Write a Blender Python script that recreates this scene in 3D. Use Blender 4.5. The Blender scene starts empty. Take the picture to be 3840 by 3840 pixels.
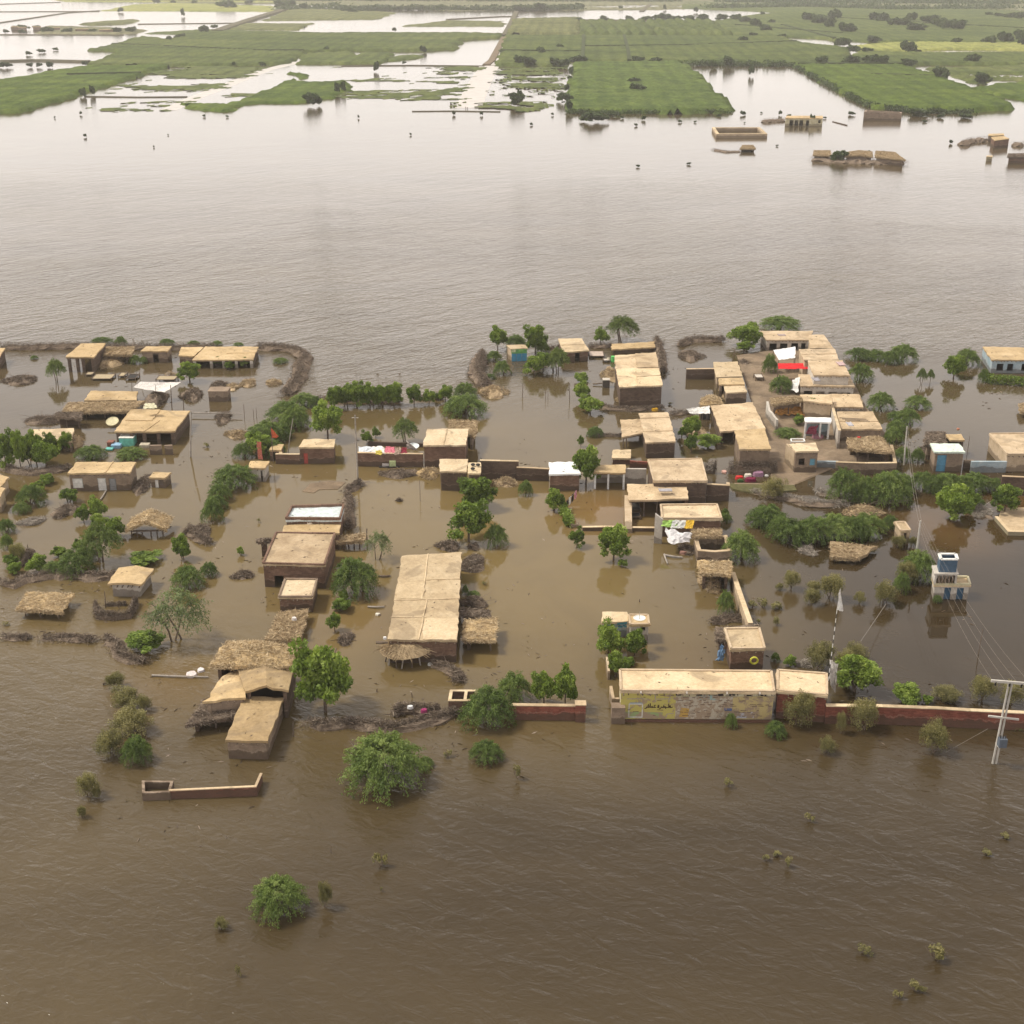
import bpy, math, random
import numpy as np
from mathutils import Vector
rnd = random.Random(7)
sc = bpy.context.scene
COL = sc.collection

# ------------------------------------------------------------------ camera, world, sun
CAM_H = 60.0
TILT = math.radians(22.87)
FOC = 4966.0 / 3840.0            # focal length over picture width
cam_data = bpy.data.cameras.new('camera')
cam_data.sensor_width = 36.0
cam_data.lens = 36.0 * FOC
cam_data.clip_start = 0.5
cam_data.clip_end = 30000
cam = bpy.data.objects.new('camera', cam_data)
cam.location = (0, 0, CAM_H)
cam.rotation_euler = (math.radians(90) - TILT, 0, 0)
COL.objects.link(cam)
sc.camera = cam

SUN_EL = math.radians(56)
SUN_AZ = math.radians(-82)       # measured from +Y (away from the camera) towards +X
world = bpy.data.worlds.new('World')
sc.world = world
world.use_nodes = True
wn = world.node_tree
wn.nodes.clear()
w_out = wn.nodes.new('ShaderNodeOutputWorld')
w_bg = wn.nodes.new('ShaderNodeBackground')
w_sky = wn.nodes.new('ShaderNodeTexSky')
w_sky.sky_type = 'NISHITA'
w_sky.sun_disc = False
w_sky.sun_elevation = SUN_EL
w_sky.sun_rotation = SUN_AZ
w_sky.dust_density = 4.0
w_mix = wn.nodes.new('ShaderNodeMixRGB')
w_mix.inputs[0].default_value = 0.82
w_mix.inputs[2].default_value = (9.2, 8.9, 8.7, 1)      # thin even cloud cover
w_tc = wn.nodes.new('ShaderNodeTexCoord')
w_sep = wn.nodes.new('ShaderNodeSeparateXYZ')
w_cr = wn.nodes.new('ShaderNodeValToRGB')            # overcast veil, a little brighter towards the hazy horizon all round
w_cr.color_ramp.elements[0].color = (0.90, 0.90, 0.90, 1)
w_cr.color_ramp.elements[1].color = (0.42, 0.42, 0.42, 1)
w_cr.color_ramp.elements[1].position = 0.58
for p_, v_ in ((0.13, 0.87), (0.30, 0.66)):
    k_ = w_cr.color_ramp.elements.new(p_); k_.color = (v_, v_, v_, 1)
w_mul = wn.nodes.new('ShaderNodeMixRGB'); w_mul.blend_type = 'MULTIPLY'; w_mul.inputs[0].default_value = 1.0
w_mul.inputs[2].default_value = (17.6, 16.4, 15.6, 1)
wn.links.new(w_tc.outputs['Generated'], w_sep.inputs[0])
wn.links.new(w_sep.outputs[2], w_cr.inputs[0])
wn.links.new(w_cr.outputs[0], w_mul.inputs[1])
wn.links.new(w_mul.outputs[0], w_mix.inputs[2])
wn.links.new(w_sky.outputs[0], w_mix.inputs[1])
wn.links.new(w_mix.outputs[0], w_bg.inputs[0])
w_bg.inputs[1].default_value = 0.105
wn.links.new(w_bg.outputs[0], w_out.inputs[0])

sun_d = bpy.data.lights.new('sun', 'SUN')
sun_d.energy = 3.0
sun_d.angle = math.radians(10)
sun_d.color = (1.0, 0.95, 0.83)
sun = bpy.data.objects.new('sun', sun_d)
sd = Vector((math.sin(SUN_AZ) * math.cos(SUN_EL), math.cos(SUN_AZ) * math.cos(SUN_EL), math.sin(SUN_EL)))
sun.rotation_euler = sd.to_track_quat('Z', 'Y').to_euler()
sun.location = (0, 0, 200)
COL.objects.link(sun)
sc.view_settings.view_transform = 'Standard'
sc.view_settings.look = 'None'
sc.view_settings.gamma = 1.0
sc.view_settings.use_curve_mapping = False
sc.view_settings.exposure = 0.32
sc.render.engine = 'CYCLES'
sc.cycles.max_bounces = 6
sc.cycles.diffuse_bounces = 3
sc.cycles.glossy_bounces = 3
sc.cycles.transparent_max_bounces = 4
sc.cycles.volume_bounces = 1

# ------------------------------------------------------------------ survey helpers
# Every point was read off an enlarged sheet of the photograph and is turned into metres on the ground here.
K8 = 800 / 1932; K7 = 700 / 1932; KF = 1280 / 1932
SHEET = dict(A=(0, 1200, K8), B=(700, 1200, K8), C=(1300, 1200, K8), D=(2000, 1150, K8), E=(2500, 1150, K8),
             F=(3140, 1200, K7), G=(0, 1700, K8), H=(700, 1700, K8), I=(1300, 1700, K8), J=(2000, 1650, K8),
             K=(2600, 1650, K8), L=(3140, 1700, K7), M=(300, 2300, K8), N=(1000, 2100, K8), O=(1500, 2250, K8),
             Q=(2200, 2150, K8), R=(2700, 2150, K8), S=(3140, 2200, K7), T=(700, 3100, 1000 / 1932),
             U=(2500, 2900, 1340 / 1932), V=(0, 0, KF), W=(1280, 0, KF), X=(2560, 0, KF), Z=(0, 0, 1.0))
CT, ST = math.cos(TILT), math.sin(TILT)

def raydir(s, x, y):
    x0, y0, k = SHEET[s]
    u = (x0 + x * k - 1920) / 3840 / FOC
    v = (1920 - (y0 + y * k)) / 3840 / FOC
    return Vector((u, CT + v * ST, -ST + v * CT))

def P(s, x, y, z=0.0):
    d = raydir(s, x, y)
    dz = min(d.z, -0.012)
    t = (z - CAM_H) / dz
    return Vector((d.x * t, d.y * t, z))

def height_at(s, ytop, Y):
    d = raydir(s, 0, ytop)
    return CAM_H + Y * d.z / d.y

def hsolve(s, ytop, ybase):
    return height_at(s, ytop, P(s, 0, ybase).y)

# ------------------------------------------------------------------ object helpers
def tag(o, label=None, cat=None, group=None, kind=None):
    if label: o['label'] = label
    if cat: o['category'] = cat
    if group: o['group'] = group
    if kind: o['kind'] = kind
    return o

def empty(name, loc=(0, 0, 0)):
    o = bpy.data.objects.new(name, None)
    o.location = loc
    o.empty_display_size = 0.5
    COL.objects.link(o)
    return o

def link(name, me, parent=None):
    o = bpy.data.objects.new(name, me)
    COL.objects.link(o)
    if parent is not None:
        o.parent = parent
        o.location = -Vector(parent.location)
    return o

class MB:
    """collects boxes, tubes and sheets in world metres, linked as one mesh object"""
    def __init__(s):
        s.v, s.f, s.uv = [], [], []
    def quad(s, a, b, c, d, uv=None):
        n = len(s.v)
        s.v += [tuple(a), tuple(b), tuple(c), tuple(d)]
        s.f.append((n, n + 1, n + 2, n + 3))
        s.uv += list(uv) if uv else [(a[0], a[1]), (b[0], b[1]), (c[0], c[1]), (d[0], d[1])]
    def tri(s, a, b, c):
        n = len(s.v)
        s.v += [tuple(a), tuple(b), tuple(c)]
        s.f.append((n, n + 1, n + 2))
        s.uv += [(a[0], a[1]), (b[0], b[1]), (c[0], c[1])]
    def prism(s, base, top):
        """closed solid between two loops of equal length (base below top)"""
        n = len(base)
        for i in range(n):
            j = (i + 1) % n
            L = (Vector(base[j]) - Vector(base[i])).length
            h = (Vector(top[i]) - Vector(base[i])).length
            z = base[i][2]
            s.quad(base[i], base[j], top[j], top[i], [(0, z), (L, z), (L, z + h), (0, z + h)])
        m = len(s.v)
        s.v += [tuple(p) for p in top] + [tuple(p) for p in base]
        s.f.append(tuple(range(m, m + n)))
        s.f.append(tuple(range(m + 2 * n - 1, m + n - 1, -1)))
        s.uv += [(p[0], p[1]) for p in top] + [(p[0], p[1]) for p in base[::-1]]
    def beam(s, a, b, w, h):
        """box from a to b, w wide across, h high, centred on the line"""
        a, b = Vector(a), Vector(b)
        d = (b - a)
        if d.length < 1e-5: return
        d.normalize()
        side = d.cross(Vector((0, 0, 1)))
        if side.length < 1e-3: side = Vector((1, 0, 0))
        side.normalize()
        up = side.cross(d).normalized()
        o = [(-side * w - up * h) / 2, (side * w - up * h) / 2, (side * w + up * h) / 2, (-side * w + up * h) / 2]
        A = [a + k for k in o]; B = [b + k for k in o]
        s.prism(A, B)
    def box(s, c, sx, sy, z0, z1, rot=0.0):
        ca, sa = math.cos(rot), math.sin(rot)
        pts = [(-sx / 2, -sy / 2), (sx / 2, -sy / 2), (sx / 2, sy / 2), (-sx / 2, sy / 2)]
        q = [(c[0] + x * ca - y * sa, c[1] + x * sa + y * ca) for x, y in pts]
        s.prism([(x, y, z0) for x, y in q], [(x, y, z1) for x, y in q])
    def tube(s, pts, r0, r1=None, n=5):
        if r1 is None: r1 = r0
        pts = [Vector(p) for p in pts]
        rings = []
        m = len(pts)
        for i, p in enumerate(pts):
            d = (pts[min(i + 1, m - 1)] - pts[max(i - 1, 0)])
            if d.length < 1e-6: d = Vector((0, 0, 1))
            d.normalize()
            a = d.cross(Vector((0.31, 0.17, 0.93)))
            if a.length < 1e-3: a = d.cross(Vector((1, 0, 0)))
            a.normalize(); b = d.cross(a)
            r = r0 + (r1 - r0) * i / max(1, m - 1)
            k = len(s.v)
            for j in range(n):
                t = 2 * math.pi * j / n
                s.v.append(tuple(p + a * math.cos(t) * r + b * math.sin(t) * r))
            rings.append(k)
        for k0, k1 in zip(rings, rings[1:]):
            for j in range(n):
                f = (k0 + j, k0 + (j + 1) % n, k1 + (j + 1) % n, k1 + j)
                s.f.append(f); s.uv += [(s.v[q][0], s.v[q][2]) for q in f]
        for k, rev in ((rings[0], True), (rings[-1], False)):
            f = tuple(range(k, k + n))
            if rev: f = f[::-1]
            s.f.append(f); s.uv += [(s.v[q][0], s.v[q][1]) for q in f]
    def build(s, name, m, parent=None, smooth=False):
        me = bpy.data.meshes.new(name)
        me.from_pydata(s.v, [], s.f)
        uvl = me.uv_layers.new(name='UVMap')
        if len(s.uv) == len(me.loops):
            uvl.data.foreach_set('uv', np.array(s.uv, dtype=np.float32).ravel())
        me.materials.append(m)
        if smooth: me.shade_smooth()
        me.update()
        o = link(name, me, parent)
        if parent is None and name not in ('ground', 'haze'):     # origin at the foot of the thing
            co = np.array(s.v); c = (co.min(0) + co.max(0)) / 2; c[2] = 0
            from mathutils import Matrix
            me.transform(Matrix.Translation(-Vector(c))); o.location = c
        return o

# ------------------------------------------------------------------ materials
def rgb(r, g, b): return (r, g, b, 1)

class NT:
    def __init__(s, name):
        s.m = bpy.data.materials.new(name); s.m.use_nodes = True
        s.t = s.m.node_tree; s.n = s.t.nodes
        s.b = s.n['Principled BSDF']
        s.out = s.n['Material Output']
    def new(s, k, **kw):
        q = s.n.new(k)
        for a, b in kw.items(): setattr(q, a, b)
        return q
    def l(s, a, b): s.t.links.new(a, b)
    def noise(s, vec, scale, detail=4, rough=0.6, dist=0.0):
        q = s.new('ShaderNodeTexNoise')
        q.inputs['Scale'].default_value = scale; q.inputs['Detail'].default_value = detail
        q.inputs['Roughness'].default_value = rough; q.inputs['Distortion'].default_value = dist
        if vec is not None: s.l(vec, q.inputs['Vector'])
        return q.outputs['Fac']
    def ramp(s, fac, stops):
        q = s.new('ShaderNodeValToRGB')
        e = q.color_ramp.elements
        while len(e) < len(stops): e.new(0.5)
        for i, (p, c) in enumerate(stops):
            e[i].position = p; e[i].color = c if len(c) == 4 else rgb(*c)
        s.l(fac, q.inputs[0])
        return q.outputs[0]
    def mix(s, fac, a, b, mode='MIX'):
        q = s.new('ShaderNodeMixRGB', blend_type=mode)
        for i, v in ((0, fac), (1, a), (2, b)):
            if hasattr(v, 'is_output'): s.l(v, q.inputs[i])
            else: q.inputs[i].default_value = v if i == 0 else (v if len(v) == 4 else rgb(*v))
        return q.outputs[0]
    def math(s, op, a, b=0.0, clamp=False):
        q = s.new('ShaderNodeMath', operation=op); q.use_clamp = clamp
        for i, v in ((0, a), (1, b)):
            if hasattr(v, 'is_output'): s.l(v, q.inputs[i])
            else: q.inputs[i].default_value = v
        return q.outputs[0]
    def map(s, vec, scale=(1, 1, 1), rot=(0, 0, 0), loc=(0, 0, 0)):
        q = s.new('ShaderNodeMapping')
        q.inputs['Scale'].default_value = scale; q.inputs['Rotation'].default_value = rot; q.inputs['Location'].default_value = loc
        s.l(vec, q.inputs['Vector'])
        return q.outputs[0]
    def bump(s, h, strength, dist=0.05):
        q = s.new('ShaderNodeBump')
        q.inputs['Strength'].default_value = strength; q.inputs['Distance'].default_value = dist
        s.l(h, q.inputs['Height']); s.l(q.outputs[0], s.b.inputs['Normal'])
        return q
    def pos(s): return s.new('ShaderNodeNewGeometry').outputs['Position']
    def uv(s): return s.new('ShaderNodeUVMap').outputs[0]
    def rand(s): return s.new('ShaderNodeObjectInfo').outputs['Random']
    def done(s, col=None, rough=0.9, spec=0.25):
        if col is not None:
            if hasattr(col, 'is_output'): s.l(col, s.b.inputs['Base Color'])
            else: s.b.inputs['Base Color'].default_value = col if len(col) == 4 else rgb(*col)
        s.b.inputs['Roughness'].default_value = rough
        s.b.inputs['Specular IOR Level'].default_value = spec
        return s.m

_M = {}
def mat(key, f, *a):
    k = (key,) + a
    if k not in _M: _M[k] = f(*a)
    return _M[k]

def m_roof(c0, c1, c2, stain):
    t = NT('mud_plaster_roof'); p = t.pos()
    big = t.noise(p, 0.33, 5, 0.6, 0.6)
    col = t.ramp(big, [(0.3, c0), (0.5, c1), (0.72, c2)])
    fine = t.noise(p, 3.2, 8, 0.75)
    col = t.mix(0.55, col, t.ramp(fine, [(0.3, (0.55, 0.53, 0.51)), (0.62, (1.12, 1.12, 1.12))]), 'MULTIPLY')
    patch = t.ramp(t.noise(p, 0.22, 3, 0.5, 1.2), [(0.57, (0, 0, 0)), (0.63, (1, 1, 1))])
    col = t.mix(t.math('MULTIPLY', patch, stain), col, (0.25, 0.19, 0.125))
    spots = t.ramp(t.noise(p, 2.1, 2, 0.5), [(0.72, (0, 0, 0)), (0.78, (1, 1, 1))])
    col = t.mix(t.math('MULTIPLY', spots, 0.5), col, (0.10, 0.075, 0.05))
    r = t.rand()
    col = t.mix(1.0, col, t.ramp(r, [(0, (0.74, 0.72, 0.70)), (0.4, (0.97, 0.95, 0.92)), (0.7, (1.0, 1.0, 1.02)), (1, (1.1, 1.08, 1.04))]), 'MULTIPLY')
    vo = t.new('ShaderNodeTexVoronoi', feature='DISTANCE_TO_EDGE'); vo.inputs['Scale'].default_value = 0.42
    wp = t.new('ShaderNodeVectorMath', operation='ADD'); nz = t.new('ShaderNodeTexNoise'); nz.inputs['Scale'].default_value = 1.3; t.l(p, nz.inputs['Vector'])
    t.l(p, wp.inputs[0]); t.l(nz.outputs['Color'], wp.inputs[1]); t.l(wp.outputs[0], vo.inputs['Vector'])
    crack = t.ramp(vo.outputs['Distance'], [(0.0, (1, 1, 1)), (0.035, (0, 0, 0))])
    col = t.mix(t.math('MULTIPLY', crack, 0.13), col, (0.16, 0.12, 0.08))
    t.bump(t.noise(p, 2.0, 6, 0.7), 0.6, 0.12)
    return t.done(col, 0.92, 0.2)

def m_wall(c0, c1, brick, mortar, wet):
    t = NT('wall_surface'); p = t.pos(); u = t.uv()
    big = t.noise(p, 0.6, 5, 0.65, 0.8)
    col = t.ramp(big, [(0.35, c0), (0.65, c1)])
    fine = t.noise(p, 7, 4, 0.7)
    col = t.mix(0.5, col, t.ramp(fine, [(0.25, (0.62, 0.6, 0.58)), (0.7, (1.15, 1.12, 1.1))]), 'MULTIPLY')
    if brick > 0:
        b = t.new('ShaderNodeTexBrick')
        b.inputs['Scale'].default_value = 1.0
        b.inputs['Brick Width'].default_value = 0.46; b.inputs['Row Height'].default_value = 0.16
        b.inputs['Mortar Size'].default_value = 0.022
        b.inputs['Color1'].default_value = rgb(0.55, 0.5, 0.48); b.inputs['Color2'].default_value = rgb(1.25, 1.2, 1.15)
        b.inputs['Mortar'].default_value = rgb(*mortar)
        t.l(u, b.inputs['Vector'])
        col = t.mix(brick, col, b.outputs[0], 'MULTIPLY')
    sep = t.new('ShaderNodeSeparateXYZ'); t.l(p, sep.inputs[0])
    z = t.math('ADD', sep.outputs[2], t.math('MULTIPLY', t.noise(p, 0.9, 4, 0.6), -1.3))
    band = t.ramp(z, [(0.0, (1, 1, 1)), (0.12, (0, 0, 0))])
    col = t.mix(t.math('MULTIPLY', band, wet), col, (0.085, 0.06, 0.042))
    tide = t.ramp(z, [(0.10, (0, 0, 0)), (0.15, (1, 1, 1)), (0.24, (0, 0, 0))])
    col = t.mix(t.math('MULTIPLY', tide, 0.28), col, (0.38, 0.32, 0.25))
    t.bump(t.noise(p, 5, 5, 0.7), 0.7, 0.06)
    return t.done(col, 0.93, 0.15)

def m_thatch(c0, c1, c2):
    t = NT('thatch'); p = t.pos()
    rr = t.math('MULTIPLY', t.rand(), 3.0)
    rot = t.new('ShaderNodeVectorRotate', rotation_type='Z_AXIS'); t.l(p, rot.inputs['Vector']); t.l(rr, rot.inputs['Angle'])
    st = t.noise(t.map(rot.outputs[0], (9, 0.9, 4)), 1.0, 6, 0.75, 1.0)
    col = t.ramp(st, [(0.3, c0), (0.5, c1), (0.7, c2)])
    big = t.noise(p, 0.7, 4, 0.6)
    col = t.mix(0.7, col, t.ramp(big, [(0.3, (0.55, 0.52, 0.5)), (0.6, (1.1, 1.1, 1.1))]), 'MULTIPLY')
    t.bump(st, 0.9, 0.12)
    return t.done(col, 0.95, 0.1)

def m_flat(c, var=0.35, rough=0.7, spec=0.3, sc_=4.0, bump=0.3):
    t = NT('surface'); p = t.pos()
    f = t.noise(p, sc_, 5, 0.65)
    k = 1 - var
    col = t.mix(1.0, c, t.ramp(f, [(0.3, (k, k, k)), (0.65, (1.08, 1.08, 1.08))]), 'MULTIPLY')
    if bump: t.bump(f, bump, 0.05)
    return t.done(col, rough, spec)

def m_leaf(c0, c1, c2):
    t = NT('foliage')
    at = t.new('ShaderNodeAttribute'); at.attribute_name = 'tint'
    v = t.math('ADD', at.outputs['Fac'], t.math('MULTIPLY', t.math('SUBTRACT', t.rand(), 0.5), 0.35), True)
    col = t.ramp(v, [(0.05, c0), (0.5, c1), (0.95, c2)])
    t.done(col, 0.6, 0.25)
    tr = t.new('ShaderNodeBsdfTranslucent'); t.l(t.mix(1.0, col, (1.25, 1.35, 0.6), 'MULTIPLY'), tr.inputs[0])
    mx = t.new('ShaderNodeMixShader'); mx.inputs[0].default_value = 0.3
    t.l(t.b.outputs[0], mx.inputs[1]); t.l(tr.outputs[0], mx.inputs[2]); t.l(mx.outputs[0], t.out.inputs[0])
    return t.m

def m_crop(c0, c1, c2, sc_=0.05):
    t = NT('crop'); p = t.pos()
    a = t.noise(t.map(p, (0.35, 1, 1)), sc_, 5, 0.6, 0.5)
    col = t.ramp(a, [(0.3, c0), (0.5, c1), (0.72, c2)])
    c3 = t.noise(t.map(p, (1, 0.3, 1)), 0.16, 5, 0.7)
    col = t.mix(0.9, col, t.ramp(c3, [(0.32, (0.62, 0.66, 0.62)), (0.62, (1.2, 1.17, 1.12))]), 'MULTIPLY')
    wv = t.new('ShaderNodeTexWave', wave_type='BANDS', bands_direction='X'); wv.inputs['Scale'].default_value = 0.035; wv.inputs['Distortion'].default_value = 3.0
    wv.inputs['Detail'].default_value = 3; wv.inputs['Detail Scale'].default_value = 0.6; t.l(t.map(p, (1, .25, 1), (0, 0, .2)), wv.inputs['Vector'])
    col = t.mix(0.5, col, t.ramp(wv.outputs['Fac'], [(0.1, (0.72, 0.74, 0.7)), (0.6, (1.12, 1.1, 1.05))]), 'MULTIPLY')
    b = t.noise(p, 0.55, 5, 0.75)
    col = t.mix(0.8, col, t.ramp(b, [(0.3, (0.45, 0.5, 0.45)), (0.6, (1.15, 1.12, 1.1))]), 'MULTIPLY')
    t.bump(b, 0.8, 1.0)
    return t.done(col, 0.9, 0.1)

ROOF = lambda: mat('roof', m_roof, (0.36, 0.265, 0.165), (0.50, 0.385, 0.25), (0.60, 0.475, 0.325), 0.5)
ROOF_PALE = lambda: mat('roofp', m_roof, (0.47, 0.36, 0.225), (0.57, 0.45, 0.29), (0.64, 0.52, 0.355), 0.5)
ROOF_YEL = lambda: mat('roofy', m_roof, (0.34, 0.245, 0.13), (0.47, 0.345, 0.19), (0.57, 0.435, 0.26), 0.45)
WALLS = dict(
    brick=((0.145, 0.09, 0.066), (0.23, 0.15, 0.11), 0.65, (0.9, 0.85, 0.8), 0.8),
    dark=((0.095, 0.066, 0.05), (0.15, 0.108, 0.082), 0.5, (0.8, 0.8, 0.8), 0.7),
    red=((0.18, 0.062, 0.045), (0.26, 0.095, 0.066), 0.75, (1.0, 1.0, 1.0), 0.75),
    mud=((0.20, 0.15, 0.11), (0.31, 0.24, 0.178), 0.25, (0.8, 0.75, 0.7), 0.7),
    tan=((0.42, 0.32, 0.21), (0.55, 0.44, 0.31), 0.12, (0.8, 0.75, 0.7), 0.6),
    pale=((0.42, 0.38, 0.33), (0.58, 0.54, 0.48), 0.0, (0.8, 0.8, 0.8), 0.6),
    blue=((0.26, 0.36, 0.42), (0.42, 0.48, 0.50), 0.0, (0.8, 0.8, 0.8), 0.6),
    cream=((0.45, 0.40, 0.24), (0.62, 0.57, 0.40), 0.0, (0.8, 0.8, 0.8), 0.6),
    thatch=((0.15, 0.11, 0.08), (0.24, 0.18, 0.13), 0.0, (0.8, 0.8, 0.8), 0.6))
def WALL(k): return mat('wall', m_wall, *WALLS[k])
THATCH = lambda: mat('thatch', m_thatch, (0.16, 0.115, 0.07), (0.36, 0.265, 0.16), (0.52, 0.40, 0.25))
THATCH_Y = lambda: mat('thatchy', m_thatch, (0.24, 0.165, 0.08), (0.47, 0.34, 0.18), (0.62, 0.47, 0.27))
THATCH_D = lambda: mat('thatchd', m_thatch, (0.09, 0.065, 0.048), (0.19, 0.145, 0.108), (0.30, 0.235, 0.175))
def m_twigs(c0, c1, c2):
    t = NT('twigs'); at = t.new('ShaderNodeAttribute'); at.attribute_name = 'tint'
    return t.done(t.ramp(at.outputs['Fac'], [(0.1, c0), (0.5, c1), (0.9, c2)]), 0.95, 0.1)
TWIGS = dict(dark=((.06, .045, .034), (.15, .115, .088), (.30, .24, .185)), straw=((.15, .105, .06), (.36, .265, .155), (.56, .44, .28)),
             grey=((.12, .10, .08), (.28, .24, .20), (.48, .43, .37)))
def TWIGM(k): return mat('twigs', m_twigs, *TWIGS[k])
TWIG = lambda: mat('twig', m_flat, (0.17, 0.125, 0.095, 1), 0.5, 0.95, 0.1, 2.0, 0.0)
WOOD = lambda: mat('wood', m_flat, (0.16, 0.12, 0.09, 1), 0.4, 0.9, 0.1, 3.0, 0.2)
GREYWOOD = lambda: mat('gwood', m_flat, (0.34, 0.30, 0.26, 1), 0.35, 0.85, 0.2, 3.0, 0.2)
CONC = lambda: mat('conc', m_flat, (0.48, 0.45, 0.40, 1), 0.25, 0.85, 0.2, 1.5, 0.2)
DARK = lambda: mat('darkm', m_flat, (0.03, 0.027, 0.025, 1), 0.3, 0.8, 0.2, 3.0, 0.0)
def PAINT(r, g, b, rough=0.6): return mat('paint', m_flat, (r, g, b, 1), 0.3, rough, 0.35, 2.5, 0.2)
def CLOTH(r, g, b): return mat('cloth', m_flat, (r, g, b, 1), 0.35, 0.95, 0.1, 5.0, 0.6)
TIN = lambda: mat('tin', m_flat, (0.80, 0.80, 0.78, 1), 0.22, 0.45, 0.5, 1.2, 0.3)
ROOFS = dict(mud=ROOF, pale=ROOF_PALE, yel=ROOF_YEL, thatch=THATCH, thatchy=THATCH_Y, thatchd=THATCH_D, tin=TIN,
             white=lambda: PAINT(0.56, 0.62, 0.62), green=lambda: PAINT(0.62, 0.70, 0.60))
LEAF = dict(
    n=((0.06, 0.095, 0.016), (0.15, 0.215, 0.034), (0.28, 0.35, 0.07)),
    a=((0.06, 0.09, 0.020), (0.12, 0.165, 0.04), (0.21, 0.25, 0.07)),
    m=((0.06, 0.095, 0.022), (0.125, 0.180, 0.042), (0.23, 0.285, 0.08)),
    t=((0.10, 0.095, 0.035), (0.20, 0.18, 0.07), (0.31, 0.27, 0.12)),
    w=((0.10, 0.13, 0.055), (0.20, 0.24, 0.11), (0.32, 0.36, 0.18)),
    f=((0.035, 0.055, 0.022), (0.065, 0.095, 0.034), (0.10, 0.135, 0.05)))
def LEAFM(k): return mat('leaf', m_leaf, *LEAF[k])

# ------------------------------------------------------------------ water, sky haze
def polymask(X, Y, poly):
    """points inside polygon, numpy"""
    ins = np.zeros(X.shape, bool)
    n = len(poly)
    for i in range(n):
        x1, y1 = poly[i]; x2, y2 = poly[(i + 1) % n]
        c = ((y1 > Y) != (y2 > Y))
        with np.errstate(divide='ignore', invalid='ignore'):
            xi = (x2 - x1) * (Y - y1) / (y2 - y1 + 1e-12) + x1
        ins ^= c & (X < xi)
    return ins

def blur(a, r, n=3):
    for _ in range(n):
        for ax in (0, 1):
            s = a.copy()
            for k in range(1, r + 1):
                s += np.roll(a, k, ax) + np.roll(a, -k, ax)
            a = s / (2 * r + 1)
    return a

def ground_poly(pts): return [tuple(P(*q).xy) for q in pts]

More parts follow.
